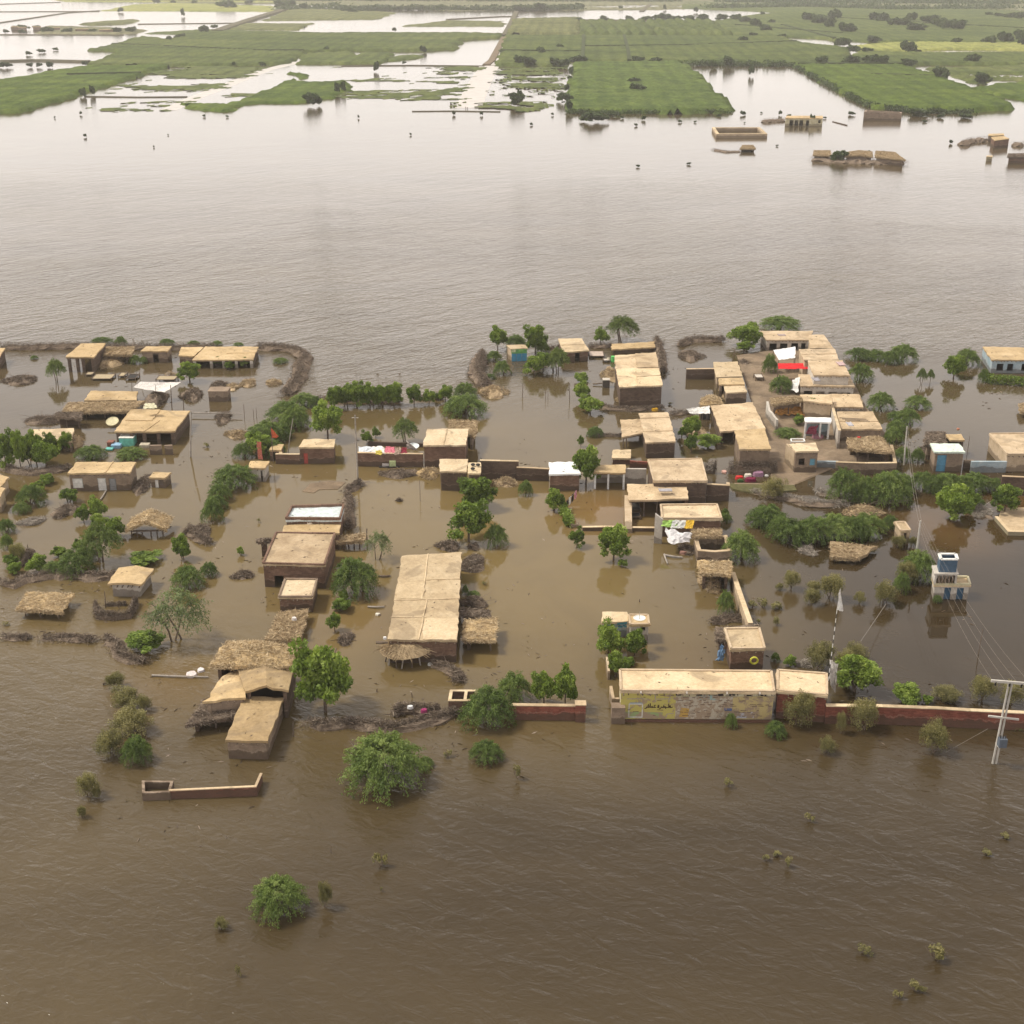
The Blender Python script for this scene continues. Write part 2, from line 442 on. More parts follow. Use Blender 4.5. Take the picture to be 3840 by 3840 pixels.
def build_water():
    xs = np.concatenate([[-3500, -1500, -500, -200], np.arange(-130, 131, 1.25), [200, 500, 1500, 3500]])
    ys = np.concatenate([[-200, 0, 30], np.arange(55, 290, 1.25), [340, 500, 900, 2000, 4000, 6000]])
    X, Y = np.meshgrid(xs, ys)
    calm = np.zeros(X.shape); mud = np.zeros(X.shape); ora = np.zeros(X.shape); dk = np.zeros(X.shape)
    for poly in (
        [('Z', -300, 1350), ('Z', 1080, 1330), ('Z', 1100, 1500), ('Z', 1800, 1500), ('Z', 2050, 1350), ('Z', 2500, 1300), ('Z', 3900, 1330),
         ('Z', 4200, 2660), ('Z', 2320, 2680), ('Z', 2050, 2650), ('Z', 1200, 2650), ('Z', 1080, 2550), ('Z', 700, 2400), ('Z', 350, 2150), ('Z', -300, 2150)],):
        calm[polymask(X, Y, ground_poly(poly))] = 1
    for v, poly in (
        (0.55, [('Z', -300, 1720), ('Z', 900, 1700), ('Z', 1300, 1500), ('Z', 2100, 1500), ('Z', 2400, 1900), ('Z', 2700, 2150), ('Z', 2820, 2700), ('Z', 1200, 2750), ('Z', 900, 2700), ('Z', -300, 2500)]),
        (1.0, [('Z', 950, 1820), ('Z', 1700, 1800), ('Z', 2400, 1850), ('Z', 2560, 2300), ('Z', 2700, 2500), ('Z', 2400, 2520), ('Z', 1800, 2380), ('Z', 1400, 2420), ('Z', 1150, 2500), ('Z', 950, 2300)])):
        mud[polymask(X, Y, ground_poly(poly))] = v
    for v, poly in (
        (0.8, [('Z', 2120, 1850), ('Z', 2380, 1850), ('Z', 2360, 1985), ('Z', 2130, 1985)]),
        (1.0, [('Z', 1290, 2290), ('Z', 1420, 2285), ('Z', 1410, 2350), ('Z', 1300, 2365)]),
        (0.9, [('Z', 3750, 1840), ('Z', 4000, 1840), ('Z', 4000, 1890), ('Z', 3750, 1900)]),
        (0.5, [('Z', 3360, 1900), ('Z', 3560, 1900), ('Z', 3700, 2080), ('Z', 3600, 2090), ('Z', 3420, 1960)]),
        (0.5, [('Z', 640, 2480), ('Z', 860, 2540), ('Z', 850, 2600), ('Z', 560, 2620)]),
        (0.6, [('Z', 2590, 2440), ('Z', 2720, 2440), ('Z', 2700, 2510), ('Z', 2570, 2510)])):
        ora[polymask(X, Y, ground_poly(poly))] = v
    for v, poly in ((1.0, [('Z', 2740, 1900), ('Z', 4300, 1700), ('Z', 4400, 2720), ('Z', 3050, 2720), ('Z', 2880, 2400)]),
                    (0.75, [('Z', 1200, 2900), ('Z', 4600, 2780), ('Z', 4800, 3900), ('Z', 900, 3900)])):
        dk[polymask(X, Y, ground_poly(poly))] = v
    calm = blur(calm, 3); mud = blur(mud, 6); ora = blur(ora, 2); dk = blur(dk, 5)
    n, m = X.shape
    me = bpy.data.meshes.new('flood_water')
    co = np.stack([X.ravel(), Y.ravel(), np.zeros(X.size)], 1)
    idx = np.arange(n * m).reshape(n, m)
    q = np.stack([idx[:-1, :-1], idx[:-1, 1:], idx[1:, 1:], idx[1:, :-1]], -1).reshape(-1, 4)
    me.from_pydata(co.tolist(), [], q.tolist())
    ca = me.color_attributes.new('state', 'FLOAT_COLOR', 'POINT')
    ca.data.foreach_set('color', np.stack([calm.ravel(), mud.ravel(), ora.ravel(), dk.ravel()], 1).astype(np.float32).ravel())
    t = NT('flood_water'); p = t.pos()
    at = t.new('ShaderNodeAttribute'); at.attribute_name = 'state'
    sp = t.new('ShaderNodeSeparateColor'); t.l(at.outputs['Color'], sp.inputs[0])
    cn = t.noise(t.map(p, (0.5, 1, 1)), 0.05, 5, 0.6, 0.6)
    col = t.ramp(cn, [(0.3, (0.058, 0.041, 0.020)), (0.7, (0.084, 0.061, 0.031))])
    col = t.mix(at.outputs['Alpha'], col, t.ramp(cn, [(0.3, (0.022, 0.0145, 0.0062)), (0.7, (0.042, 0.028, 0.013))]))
    wob = t.math('ADD', t.math('MULTIPLY', t.math('SUBTRACT', t.noise(p, 0.09, 4, 0.6, 0.8), 0.5), 0.9), 1.0)
    col = t.mix(t.math('MULTIPLY', sp.outputs[1], wob, True), col, (0.152, 0.107, 0.043))
    col = t.mix(t.math('MULTIPLY', sp.outputs[2], wob, True), col, (0.21, 0.115, 0.040))
    # wavelets: long crests on the open water, only faint rings in the shelter of the village
    rough = t.math('SUBTRACT', 1.0, t.math('MULTIPLY', sp.outputs[0], 0.95))
    gust = t.ramp(t.noise(t.map(p, (0.6, 1, 1)), 0.022, 4, 0.6, 0.7), [(0.3, (0.45, 0.45, 0.45)), (0.7, (1, 1, 1))])
    def crest(ang, stretch, scale, det, dist):
        q = t.new('ShaderNodeVectorRotate', rotation_type='Z_AXIS'); t.l(p, q.inputs['Vector']); q.inputs['Angle'].default_value = math.radians(ang)
        return t.noise(t.map(q.outputs[0], (stretch, 1, 1)), scale, det, 0.55, dist)
    sy = t.new('ShaderNodeSeparateXYZ'); t.l(p, sy.inputs[0])
    far = t.new('ShaderNodeMapRange'); t.l(sy.outputs[1], far.inputs[0]); far.inputs[1].default_value = 100; far.inputs[2].default_value = 190
    def both(a1, a2, *k):
        q = t.new('ShaderNodeMix'); t.l(far.outputs[0], q.inputs[0]); t.l(crest(a1, *k), q.inputs[2]); t.l(crest(a2, *k), q.inputs[3]); return q.outputs[0]
    a = both(28, -38, 0.48, 0.85, 3, 0.7)
    b = crest(-6, 0.6, 2.3, 4, 0.5)
    c = both(40, -44, 0.4, 0.24, 3, 0.5)
    hgt = t.math('ADD', t.math('ADD', t.math('MULTIPLY', a, 1.0), t.math('MULTIPLY', b, 0.38)), t.math('MULTIPLY', c, 1.2))
    mid = t.new('ShaderNodeMapRange'); t.l(sy.outputs[1], mid.inputs[0]); mid.inputs[1].default_value = 90; mid.inputs[2].default_value = 200
    mid.inputs[3].default_value = 0.85; mid.inputs[4].default_value = 1.4
    off = t.new('ShaderNodeMapRange'); t.l(sy.outputs[1], off.inputs[0]); off.inputs[1].default_value = 215; off.inputs[2].default_value = 430
    off.inputs[3].default_value = 1.0; off.inputs[4].default_value = 0.10
    hgt = t.math('MULTIPLY', hgt, t.math('MULTIPLY', mid.outputs[0], off.outputs[0]))
    hgt = t.math('MULTIPLY', hgt, t.math('MULTIPLY', rough, gust))
    t.bump(hgt, 1.0, WAVE)
    t.done(col, 0.06, 0.5)
    choppy = t.new('ShaderNodeMapRange'); t.l(sy.outputs[1], choppy.inputs[0]); choppy.inputs[1].default_value = 230; choppy.inputs[2].default_value = 520
    choppy.inputs[3].default_value = 0.055; choppy.inputs[4].default_value = 0.12
    t.l(t.math('MULTIPLY', choppy.outputs[0], t.math('ADD', 0.35, t.math('MULTIPLY', rough, 0.65))), t.b.inputs['Roughness'])
    t.b.inputs['IOR'].default_value = 1.333
    me.materials.append(t.m)
    o = link('water', me)
    tag(o, kind='structure')
    # the drowned ground, under the water
    g = MB(); s = 3500
    g.quad((-s, -200, -1.6), (s, -200, -1.6), (s, 6000, -1.6), (-s, 6000, -1.6))
    tag(g.build('ground', mat('gr', m_flat, (0.2, 0.15, 0.1, 1), 0.3, 0.9, 0.1, 0.5, 0.0)), kind='structure')

WAVE = 0.24
build_water()

def build_haze():
    b = MB()
    b.prism([(-3600, -260, -3), (3600, -260, -3), (3600, 6100, -3), (-3600, 6100, -3)], [(-3600, -260, 66), (3600, -260, 66), (3600, 6100, 66), (-3600, 6100, 66)])
    t = bpy.data.materials.new('haze'); t.use_nodes = True
    t.node_tree.nodes.remove(t.node_tree.nodes['Principled BSDF'])
    v = t.node_tree.nodes.new('ShaderNodeVolumePrincipled')
    v.inputs['Color'].default_value = rgb(0.98, 0.96, 0.93)
    v.inputs['Density'].default_value = HAZE
    v.inputs['Anisotropy'].default_value = 0.3
    t.node_tree.links.new(v.outputs[0], t.node_tree.nodes['Material Output'].inputs['Volume'])
    tag(b.build('haze', t), kind='stuff')
HAZE = 0.00017

# ------------------------------------------------------------------ building kit
LAND = []      # (short description, x, y) of things others are found by

def shrink(q, d):
    """moves every edge of the outline inwards by d"""
    Q = [Vector((p[0], p[1], 0)) for p in q]
    area = sum(Q[i].x * Q[(i + 1) % len(Q)].y - Q[(i + 1) % len(Q)].x * Q[i].y for i in range(len(Q)))
    sg = 1 if area > 0 else -1
    out = []
    for i in range(len(Q)):
        a, b, c = Q[i - 1], Q[i], Q[(i + 1) % len(Q)]
        e1, e2 = (b - a).normalized(), (c - b).normalized()
        n1, n2 = Vector((-e1.y, e1.x, 0)) * sg, Vector((-e2.y, e2.x, 0)) * sg
        m = n1 + n2
        k = max(.35, m.length / 2)
        v = b + m.normalized() * d / k
        out.append(Vector((v.x, v.y, q[i][2])))
    return out

def slivers(name, parent, pts, size, rg, m, long=8.0, flat=.5, tint=.5):
    """many thin straws or twigs as one mesh"""
    n = len(pts)
    a = rg.normal(size=(n, 3)); a[:, 2] *= flat; a /= np.linalg.norm(a, axis=1)[:, None]
    b = np.cross(a, rg.normal(size=(n, 3))); b /= np.linalg.norm(b, axis=1)[:, None]
    s_ = (size * rg.uniform(.6, 1.5, n))[:, None]
    q = np.stack([pts - a * s_ * long / 2, pts + b * s_ / 2, pts + a * s_ * long / 2, pts - b * s_ / 2], 1)
    o = link(name, leafmesh(name, q, np.clip(rg.normal(tint, .25, n), 0, 1), m), parent)
    o['kind'] = 'stuff'
    return o

def wall_panel(b, A, B, z0, z1, th, holes, inward):
    """one wall from A to B with rectangular openings cut through it (u along, z up)"""
    A = Vector((A[0], A[1], 0)); B = Vector((B[0], B[1], 0))
    L = (B - A).length
    if L < 0.2: return
    d = (B - A) / L
    n = inward * th
    us = sorted({0.0, 1.0} | {min(max(h[k], 0.0), 1.0) for h in holes for k in (0, 1)})
    zs = sorted({z0, z1} | {min(max(h[k], z0), z1) for h in holes for k in (2, 3)})
    def solid(i, j):
        if i < 0 or j < 0 or i >= len(us) - 1 or j >= len(zs) - 1: return False
        u = (us[i] + us[i + 1]) / 2; z = (zs[j] + zs[j + 1]) / 2
        return not any(h[0] < u < h[1] and h[2] < z < h[3] for h in holes)
    for i in range(len(us) - 1):
        for j in range(len(zs) - 1):
            if not solid(i, j): continue
            u0, u1, a, c = us[i] * L, us[i + 1] * L, zs[j], zs[j + 1]
            p = lambda u, z, k: A + d * u + Vector((0, 0, z)) + n * k
            b.quad(p(u0, a, 0), p(u1, a, 0), p(u1, c, 0), p(u0, c, 0), [(u0, a), (u1, a), (u1, c), (u0, c)])
            b.quad(p(u1, a, 1), p(u0, a, 1), p(u0, c, 1), p(u1, c, 1), [(u1, a), (u0, a), (u0, c), (u1, c)])
            if not solid(i - 1, j): b.quad(p(u0, a, 1), p(u0, a, 0), p(u0, c, 0), p(u0, c, 1), [(0, a), (th, a), (th, c), (0, c)])
            if not solid(i + 1, j): b.quad(p(u1, a, 0), p(u1, a, 1), p(u1, c, 1), p(u1, c, 0), [(0, a), (th, a), (th, c), (0, c)])
            if not solid(i, j - 1): b.quad(p(u0, a, 1), p(u1, a, 1), p(u1, a, 0), p(u0, a, 0))
            if not solid(i, j + 1): b.quad(p(u0, c, 0), p(u1, c, 0), p(u1, c, 1), p(u0, c, 1))

def roof_sheet(b, q, th, jit=0.1, bulge=0.0, wob=0.05, ridge=0.0, ragged=0.0, seed=0, step=0.8):
    """uneven slab over the quad q (FL, FR, BR, BL at their own heights); ridge lifts the middle line that runs front to back"""
    r = random.Random(seed)
    FL, FR, BR, BL = [Vector(p) for p in q]
    nu = max(4, int((FR - FL).length / step)); nv = max(3, int((BL - FL).length / step))
    nu = min(nu, 30); nv = min(nv, 30)
    if nu % 2: nu += 1
    top = []
    for j in range(nv + 1):
        row = []
        for i in range(nu + 1):
            u, v = i / nu, j / nv
            p = (FL * (1 - u) + FR * u) * (1 - v) + (BL * (1 - u) + BR * u) * v
            e = 1 if (i in (0, nu) or j in (0, nv)) else 0
            amp = jit + (ragged if e else 0)
            p = p + Vector((r.uniform(-amp, amp), r.uniform(-amp, amp), r.uniform(-wob, wob)))
            p.z += bulge * (1 - (2 * u - 1) ** 2) * (1 - (2 * v - 1) ** 2) + ridge * (1 - abs(2 * u - 1))
            row.append(p)
        top.append(row)
    base = len(b.v)
    W = nu + 1
    for row in top:
        for p in row: b.v.append(tuple(p))
    m = len(b.v)
    for row in top:
        for p in row: b.v.append((p.x, p.y, p.z - th))
    def F(*ix):
        b.f.append(ix); b.uv.extend([(b.v[k][0], b.v[k][1]) for k in ix])
    for j in range(nv):
        for i in range(nu):
            a = j * W + i
            F(base + a, base + a + 1, base + a + W + 1, base + a + W)
            F(m + a, m + a + W, m + a + W + 1, m + a + 1)
    for i in range(nu):
        F(m + i, m + i + 1, base + i + 1, base + i)
        k = nv * W + i
        F(base + k, base + k + 1, m + k + 1, m + k)
    for j in range(nv):
        k = j * W
        F(base + k, base + k + W, m + k + W, m + k)
        k = j * W + nu
        F(m + k, m + k + W, base + k + W, base + k)

def straw(b, q, n, seed, L=0.7, down=0.35, r=0.02):
    """loose straws and stick ends along the edges of a thatch and over it"""
    rr = random.Random(seed)
    Q = [Vector(p) for p in q]
    for _ in range(n):
        k = rr.choice((0, 0, 1, 3)) if rr.random() < 0.6 else -1
        if k >= 0:
            a, c = Q[k], Q[(k + 1) % 4]
            p = a.lerp(c, rr.random())
            out = (p - sum(Q, Vector()) / 4); out.z = 0; out.normalize()
            p = p - out * 0.15
            e = p + out * rr.uniform(0.1, L) + Vector((rr.uniform(-.25, .25), rr.uniform(-.25, .25), -rr.uniform(0, down)))
        else:
            u, v = rr.random(), rr.random()
            p = (Q[0].lerp(Q[1], u)).lerp(Q[3].lerp(Q[2], u), v) + Vector((0, 0, 0.05))
            t = rr.uniform(0, math.pi)
            e = p + Vector((math.cos(t), math.sin(t), rr.uniform(-.03, .16))) * rr.uniform(0.4, 1.5 * L + .4)
        b.tube([p, e], r, r * 0.6, 3)

HN = [0]
def house(s, quad, base, label, short, wall='brick', roof='mud', walls='frbl', ops=(), posts=(), post='pillar', parapet=None,
          ridge=0.0, h=None, cat='house', name='house', over=0.08, th=0.22, seams=(), rafters=0, lean=0.0, rough=None, bulge=0.0,
          wall2=None, vz=0.5, patches=()):
    HN[0] += 1; sd = HN[0]
    if h is None: h = hsolve(s, quad[0][1], base)
    h = min(max(h, 0.7), 6.5)
    q = [P(s, x, y, h) for x, y in quad]
    loc = sum(q, Vector()) / 4; loc = Vector((loc.x, loc.y, 0))
    root = empty(name, loc)
    tag(root, label, cat)
    LAND.append((short, loc.x, loc.y))
    thatchy = roof.startswith('thatch')
    w = shrink(q, over + (0.3 if thatchy else 0.05))
    c = Vector((loc.x, loc.y, 0))
    ztop = h - th
    names = {'f': (0, 1), 'r': (1, 2), 'b': (2, 3), 'l': (3, 0)}
    fy = quad[0][1]; fx0, fx1 = quad[0][0], quad[1][0]
    holes = []; panels = []
    for o in ops:
        u0, u1 = (o[0] - fx0) / (fx1 - fx0), (o[1] - fx0) / (fx1 - fx0)
        z1 = h * (base - o[2]) / (base - fy); z0 = h * (base - o[3]) / (base - fy)
        if z0 < 0.25: z0 = -0.6
        z1 = min(z1, ztop - 0.12)
        holes.append((u0, u1, z0, z1))
        if len(o) > 4: panels.append((u0, u1, z0, z1, o[4], o[5]))
    b = MB(); any_ = False
    for k, (i, j) in names.items():
        if k not in walls: continue
        A, B = w[i], w[j]
        mid = (A + B) / 2; inw = Vector((c.x - mid.x, c.y - mid.y, 0))
        d = (B - A); d.z = 0
        nrm = Vector((-d.y, d.x, 0)).normalized()
        if nrm.dot(inw) < 0: nrm = -nrm
        wall_panel(b, A, B, -0.9, ztop + (0.0 if not ridge else 0.05), 0.3, holes if k == 'f' else [], nrm)
        any_ = True
    if ridge and 'f' in walls:
        m = (w[0] + w[1]) / 2
        b.prism([(w[0].x, w[0].y, ztop), (w[1].x, w[1].y, ztop), (m.x, m.y, ztop + ridge * .9)],
                [(w[0].x, w[0].y + .2, ztop), (w[1].x, w[1].y + .2, ztop), (m.x, m.y + .2, ztop + ridge * .9)])
    if any_: b.build('wall', WALL(wall), root)
    for (u0, u1, z0, z1, kind, colr) in panels:
        A, B = w[0], w[1]
        pa, pb = A.lerp(B, u0 + .01), A.lerp(B, u1 - .01)
        pb_ = MB()
        ins = Vector((0, 0.1, 0))
        pb_.prism([(pa.x, pa.y + .08, z0), (pb.x, pb.y + .08, z0), (pb.x, pb.y + .14, z0), (pa.x, pa.y + .14, z0)],
                  [(pa.x, pa.y + .08, z1 - .01), (pb.x, pb.y + .08, z1 - .01), (pb.x, pb.y + .14, z1 - .01), (pa.x, pa.y + .14, z1 - .01)])
        d_ = pb_.build(kind, PAINT(*colr), root)
        fr = MB(); t_ = 0.07
        a3, b3 = Vector((pa.x, pa.y + .05, 0)), Vector((pb.x, pb.y + .05, 0))
        fr.beam(a3 + Vector((0, 0, z0)), a3 + Vector((0, 0, z1)), t_, t_); fr.beam(b3 + Vector((0, 0, z0)), b3 + Vector((0, 0, z1)), t_, t_)
        fr.beam(a3 + Vector((0, 0, z1 - .05)), b3 + Vector((0, 0, z1 - .05)), t_, t_)
        mid = (z0 + z1) / 2
        fr.beam(a3 + Vector((0, 0, mid)), b3 + Vector((0, 0, mid)), t_ * .7, t_ * .7)
        f_ = fr.build('door_frame' if kind == 'door' else 'frame', PAINT(colr[0] * .8, colr[1] * .8, colr[2] * .8), d_)
        f_.location = (0, 0, 0); d2 = d_
        f_.location = -Vector(root.location) - Vector(d_.location)
    # posts of an open front
    for x in posts:
        u = (x - fx0) / (fx1 - fx0)
        p = w[0].lerp(w[1], u)
        pb_ = MB()
        if post == 'pillar': pb_.box((p.x, p.y + .1), 0.42, 0.42, -0.8, ztop, 0.1 * rnd.random()); pb_.build('pillar', WALL(wall2 or wall), root)
        elif post == 'white': pb_.box((p.x, p.y + .1), 0.22, 0.22, -0.8, ztop); pb_.build('post', PAINT(.72, .72, .70), root)
        else:
            pb_.tube([(p.x, p.y + .1, -0.8), (p.x + rnd.uniform(-.1, .1), p.y + .1, h * .5), (p.x + rnd.uniform(-.05, .05), p.y + .1, ztop)], 0.09, 0.07, 6)
            pb_.build('post', WOOD(), root)
    if posts:      # the beam the roof rests on
        bm = MB(); bm.beam(w[0] + Vector((0, .1, ztop - h - .08)), w[1] + Vector((0, .1, ztop - h - .08)), .16, .16); bm.build('beam', WOOD(), root)
    # roof
    rb = MB()
    jit = 0.05 if not thatchy else 0.12
    if rough is not None: jit = rough
    roof_sheet(rb, q, th + (0.1 if thatchy else 0), jit, bulge, 0.035 if not thatchy else 0.11, ridge, 0.12 if thatchy else 0.03, sd, 0.7)
    ro = rb.build('roof', ROOFS[roof](), root, smooth=False)
    if thatchy:
        rg = np.random.default_rng(sd); L2 = (q[0] - q[1]).length * (q[0] - q[3]).length
        n = int(min(14000, 400 + L2 * 120)); uu, vv = rg.uniform(-.02, 1.02, n), rg.uniform(-.02, 1.02, n)
        edge = rg.random(n) < .22; vv[edge] = rg.uniform(-.04, .03, edge.sum())
        A_, B_, C_, D_ = [np.array(p_) for p_ in q]
        pp = ((A_[None] * (1 - uu[:, None]) + B_[None] * uu[:, None]) * (1 - vv[:, None]) + (D_[None] * (1 - uu[:, None]) + C_[None] * uu[:, None]) * vv[:, None])
        pp[:, 2] += bulge * (1 - (2 * uu - 1) ** 2) * (1 - (2 * vv - 1) ** 2) + ridge * (1 - abs(2 * uu - 1)) + rg.uniform(-.06, .13, n) - edge * rg.uniform(0, .35, n)
        slivers('loose_straw', root, pp, .042, rg, TWIGM('dark' if roof == 'thatchd' else 'straw'), 13, .25, .55 if roof != 'thatchy' else .72)
    else:
        # drip edge: roof beam ends and small stones along the front
        eb = MB(); L = (q[1] - q[0]).length; r_ = random.Random(sd)
        for k in range(int(L / 0.55)):
            u = (k + .5 + r_.uniform(-.2, .2)) / max(1, int(L / 0.55))
            p = q[0].lerp(q[1], u)
            eb.beam(p + Vector((0, .3, -th - .06)), p + Vector((0, -r_.uniform(.05, .22), -th - .08)), .09, .08)
        if L > 2 and 'f' in walls: e_ = eb.build('beam_ends', WOOD(), root); e_['kind'] = 'stuff'
        rg = np.random.default_rng(sd + 900); A2_ = (q[0] - q[1]).length * (q[0] - q[3]).length; n = int(3 + A2_ * .28)
        uu, vv = rg.uniform(.04, .96, n)[:, None], rg.uniform(.04, .96, n)[:, None]
        k_ = rg.integers(0, 3, n) == 0; uu[k_] = np.clip(uu[k_].mean() if k_.any() else .5, .1, .9) + rg.normal(size=(k_.sum(), 1)) * .06
        A_, B_, C_, D_ = [np.array(p_) for p_ in q]
        pp = (A_[None] * (1 - uu) + B_[None] * uu) * (1 - vv) + (D_[None] * (1 - uu) + C_[None] * uu) * vv
        pp[:, 2] += .06 + (ridge * (1 - np.abs(2 * uu[:, 0] - 1)) if ridge else 0) + bulge * (1 - (2 * uu[:, 0] - 1) ** 2) * (1 - (2 * vv[:, 0] - 1) ** 2)
        slivers('roof_litter', root, pp, .065, rg, TWIGM('dark'), 4.5, .05, .35)
    if parapet:
        pm, ph = parapet
        qi = shrink(q, .1)
        for i in range(4):
            pb_ = MB()
            a, c_ = qi[i], qi[(i + 1) % 4]
            pb_.beam(a + Vector((0, 0, ph / 2 - .02)), c_ + Vector((0, 0, ph / 2 - .02)), .2, ph)
            pb_.build('parapet', WALL(pm) if pm in WALLS else ROOFS[pm](), root)
    for (u0, v0, u1, v1) in seams:   # laps between the laid roof panels
        FL, FR, BR, BL = q
        g = lambda u, v: (FL.lerp(FR, u)).lerp(BL.lerp(BR, u), v)
        sb = MB()
        n = 7
        pts = [g(u0 + (u1 - u0) * i / n, v0 + (v1 - v0) * i / n) + Vector((rnd.uniform(-.04, .04), rnd.uniform(-.04, .04), .03)) for i in range(n + 1)]
        for a, c_ in zip(pts, pts[1:]): sb.beam(a, c_, .10, .10)
        sb.build('roof_seam', ROOFS[roof](), root)
    for (u0, v0, u1, v1, lift) in patches:
        FL, FR, BR, BL = q
        g = lambda u, v: (FL.lerp(FR, u)).lerp(BL.lerp(BR, u), v) + Vector((0, 0, lift))
        sb = MB(); roof_sheet(sb, [g(u0, v0), g(u1, v0), g(u1, v1), g(u0, v1)], lift + .1, .05, 0, .03, 0, .04, sd + 50, .6)
        sb.build('roof_panel', ROOFS[roof](), root)
    for k in range(rafters):
        u = (k + .5) / rafters
        p = q[0].lerp(q[1], u); p2 = q[3].lerp(q[2], u)
        d = (p - p2).normalized()
        sb = MB(); sb.tube([p - d * .3 + Vector((0, 0, -th)), p + d * rnd.uniform(.3, .7) + Vector((0, 0, -th - .05))], .05, .04, 5)
        sb.build('rafter', WOOD(), root)
    return root, q, h

def wall_run(s, pts, label, short, mat_='red', th=0.32, cap=None, h=None, name='compound_wall', z0=-0.9, rag=0.0, closed=False, cat='wall', pier=None):
    """free standing wall along points (x, y of top, y of foot)"""
    G = []
    for x, yt, yb in pts:
        hh = h or hsolve(s, yt, yb)
        g = P(s, x, yt, hh); G.append((g.x, g.y, hh))
    loc = Vector((G[0][0], G[0][1], 0))
    root = empty(name, loc); tag(root, label, cat)
    LAND.append((short, sum(g[0] for g in G) / len(G), sum(g[1] for g in G) / len(G)))
    segs = list(zip(G, G[1:])) + ([(G[-1], G[0])] if closed else [])
    for a, c in segs:
        A, B = Vector((a[0], a[1], 0)), Vector((c[0], c[1], 0))
        L = (B - A).length
        if L < .05: continue
        d = (B - A) / L; nrm = Vector((-d.y, d.x, 0)) * th / 2
        A2, B2 = A - d * th * .49, B + d * th * .49
        n = max(1, int(L / 1.2)); b = MB()
        tops = []
        for i in range(n + 1):
            t = i / n
            z = a[2] + (c[2] - a[2]) * t - (rnd.random() * rag if 0 < i < n else 0)
            tops.append((A2.lerp(B2, t), z))
        for i, ((p, zp), (r, zr)) in enumerate(zip(tops, tops[1:])):
            u0, u1 = L * i / n, L * (i + 1) / n
            V = lambda p_, s_, z: (p_.x + nrm.x * s_, p_.y + nrm.y * s_, z)
            b.quad(V(p, -1, z0), V(r, -1, z0), V(r, -1, zr), V(p, -1, zp), [(u0, z0), (u1, z0), (u1, zr), (u0, zp)])
            b.quad(V(r, 1, z0), V(p, 1, z0), V(p, 1, zp), V(r, 1, zr), [(u1, z0), (u0, z0), (u0, zp), (u1, zr)])
            b.quad(V(p, -1, zp), V(r, -1, zr), V(r, 1, zr), V(p, 1, zp))
        (p, zp), (r, zr) = tops[0], tops[-1]
        b.quad(V(p, 1, z0), V(p, -1, z0), V(p, -1, zp), V(p, 1, zp)); b.quad(V(r, -1, z0), V(r, 1, z0), V(r, 1, zr), V(r, -1, zr))
        b.build('wall_section', WALL(mat_), root)
        if cap:
            cb = MB()
            for (p, zp), (r, zr) in zip(tops, tops[1:]):
                cb.beam((p.x, p.y, zp + .035), (r.x, r.y, zr + .035), th + .08, .07)
            cb.build('coping', ROOFS[cap](), root)
    if pier:
        for i in pier:
            g = G[i]; b = MB(); b.box((g[0], g[1]), .85, .7, z0, g[2] + .12); b.build('pillar', WALL(mat_), root)
            b = MB(); b.box((g[0], g[1]), .95, .8, g[2] + .12, g[2] + .2); b.build('pillar_cap', ROOF(), root)
    return root, G

def pole(s, x0, ybase, x1, ytop, label, name='pole', r=.06, m=None, cat='pole', h=None):
    g = P(s, x0, ybase)
    hh = hsolve(s, ytop, ybase); t = P(s, x1, ytop, hh)
    b = MB(); b.tube([Vector((g.x, g.y, -.8)), (g + Vector(t)) / 2 + Vector((rnd.uniform(-.06, .06), 0, 0)), t], r, r * .7, 6)
    o = b.build(name, m or WOOD()); tag(o, label, cat)
    LAND.append
    return o, g, t

def sticks(b, c, rx, ry, n, z0, z1, L, r=.03, seed=0, rot=0.0):
    q = random.Random(seed)
    for _ in range(n):
        t = q.uniform(0, 2 * math.pi); k = math.sqrt(q.random())
        x, y = rx * k * math.cos(t), ry * k * math.sin(t)
        p = Vector((c[0] + x * math.cos(rot) - y * math.sin(rot), c[1] + x * math.sin(rot) + y * math.cos(rot), q.uniform(z0, z0 + (z1 - z0) * (1 - k * .6))))
        a = q.uniform(0, math.pi * 2)
        d = Vector((math.cos(a), math.sin(a), q.uniform(-.25, .5))) * q.uniform(.4, 1) * L
        mid = p + d * .5 + Vector((q.uniform(-.1, .1), q.uniform(-.1, .1), q.uniform(0, .12))) * L
        b.tube([p, mid, p + d], r * q.uniform(.6, 1.2), r * .4, 3)

def mound_mesh(b, c, rx, ry, h, seed=0, rot=0.0, n=18, m=6):
    q = random.Random(seed)
    ph = [q.uniform(0, 6.28) for _ in range(4)]
    base = len(b.v)
    for j in range(m + 1):
        k = 1 - j / m
        for i in range(n):
            t = 2 * math.pi * i / n
            e = 1 + .26 * math.sin(2 * t + ph[0]) + .18 * math.sin(3 * t + ph[1]) + .12 * math.sin(5 * t + ph[2]) + q.uniform(-.06, .06)
            x, y = rx * k * e * math.cos(t), ry * k * e * math.sin(t)
            z = h * (1 - k ** 3.5) * (.82 + q.uniform(-.2, .2)) - .06
            b.v.append((c[0] + x * math.cos(rot) - y * math.sin(rot), c[1] + x * math.sin(rot) + y * math.cos(rot), z))
    for j in range(m):
        for i in range(n):
            f = (base + j * n + i, base + j * n + (i + 1) % n, base + (j + 1) * n + (i + 1) % n, base + (j + 1) * n + i)
            b.f.append(f); b.uv.extend([(b.v[k][0], b.v[k][1]) for k in f])

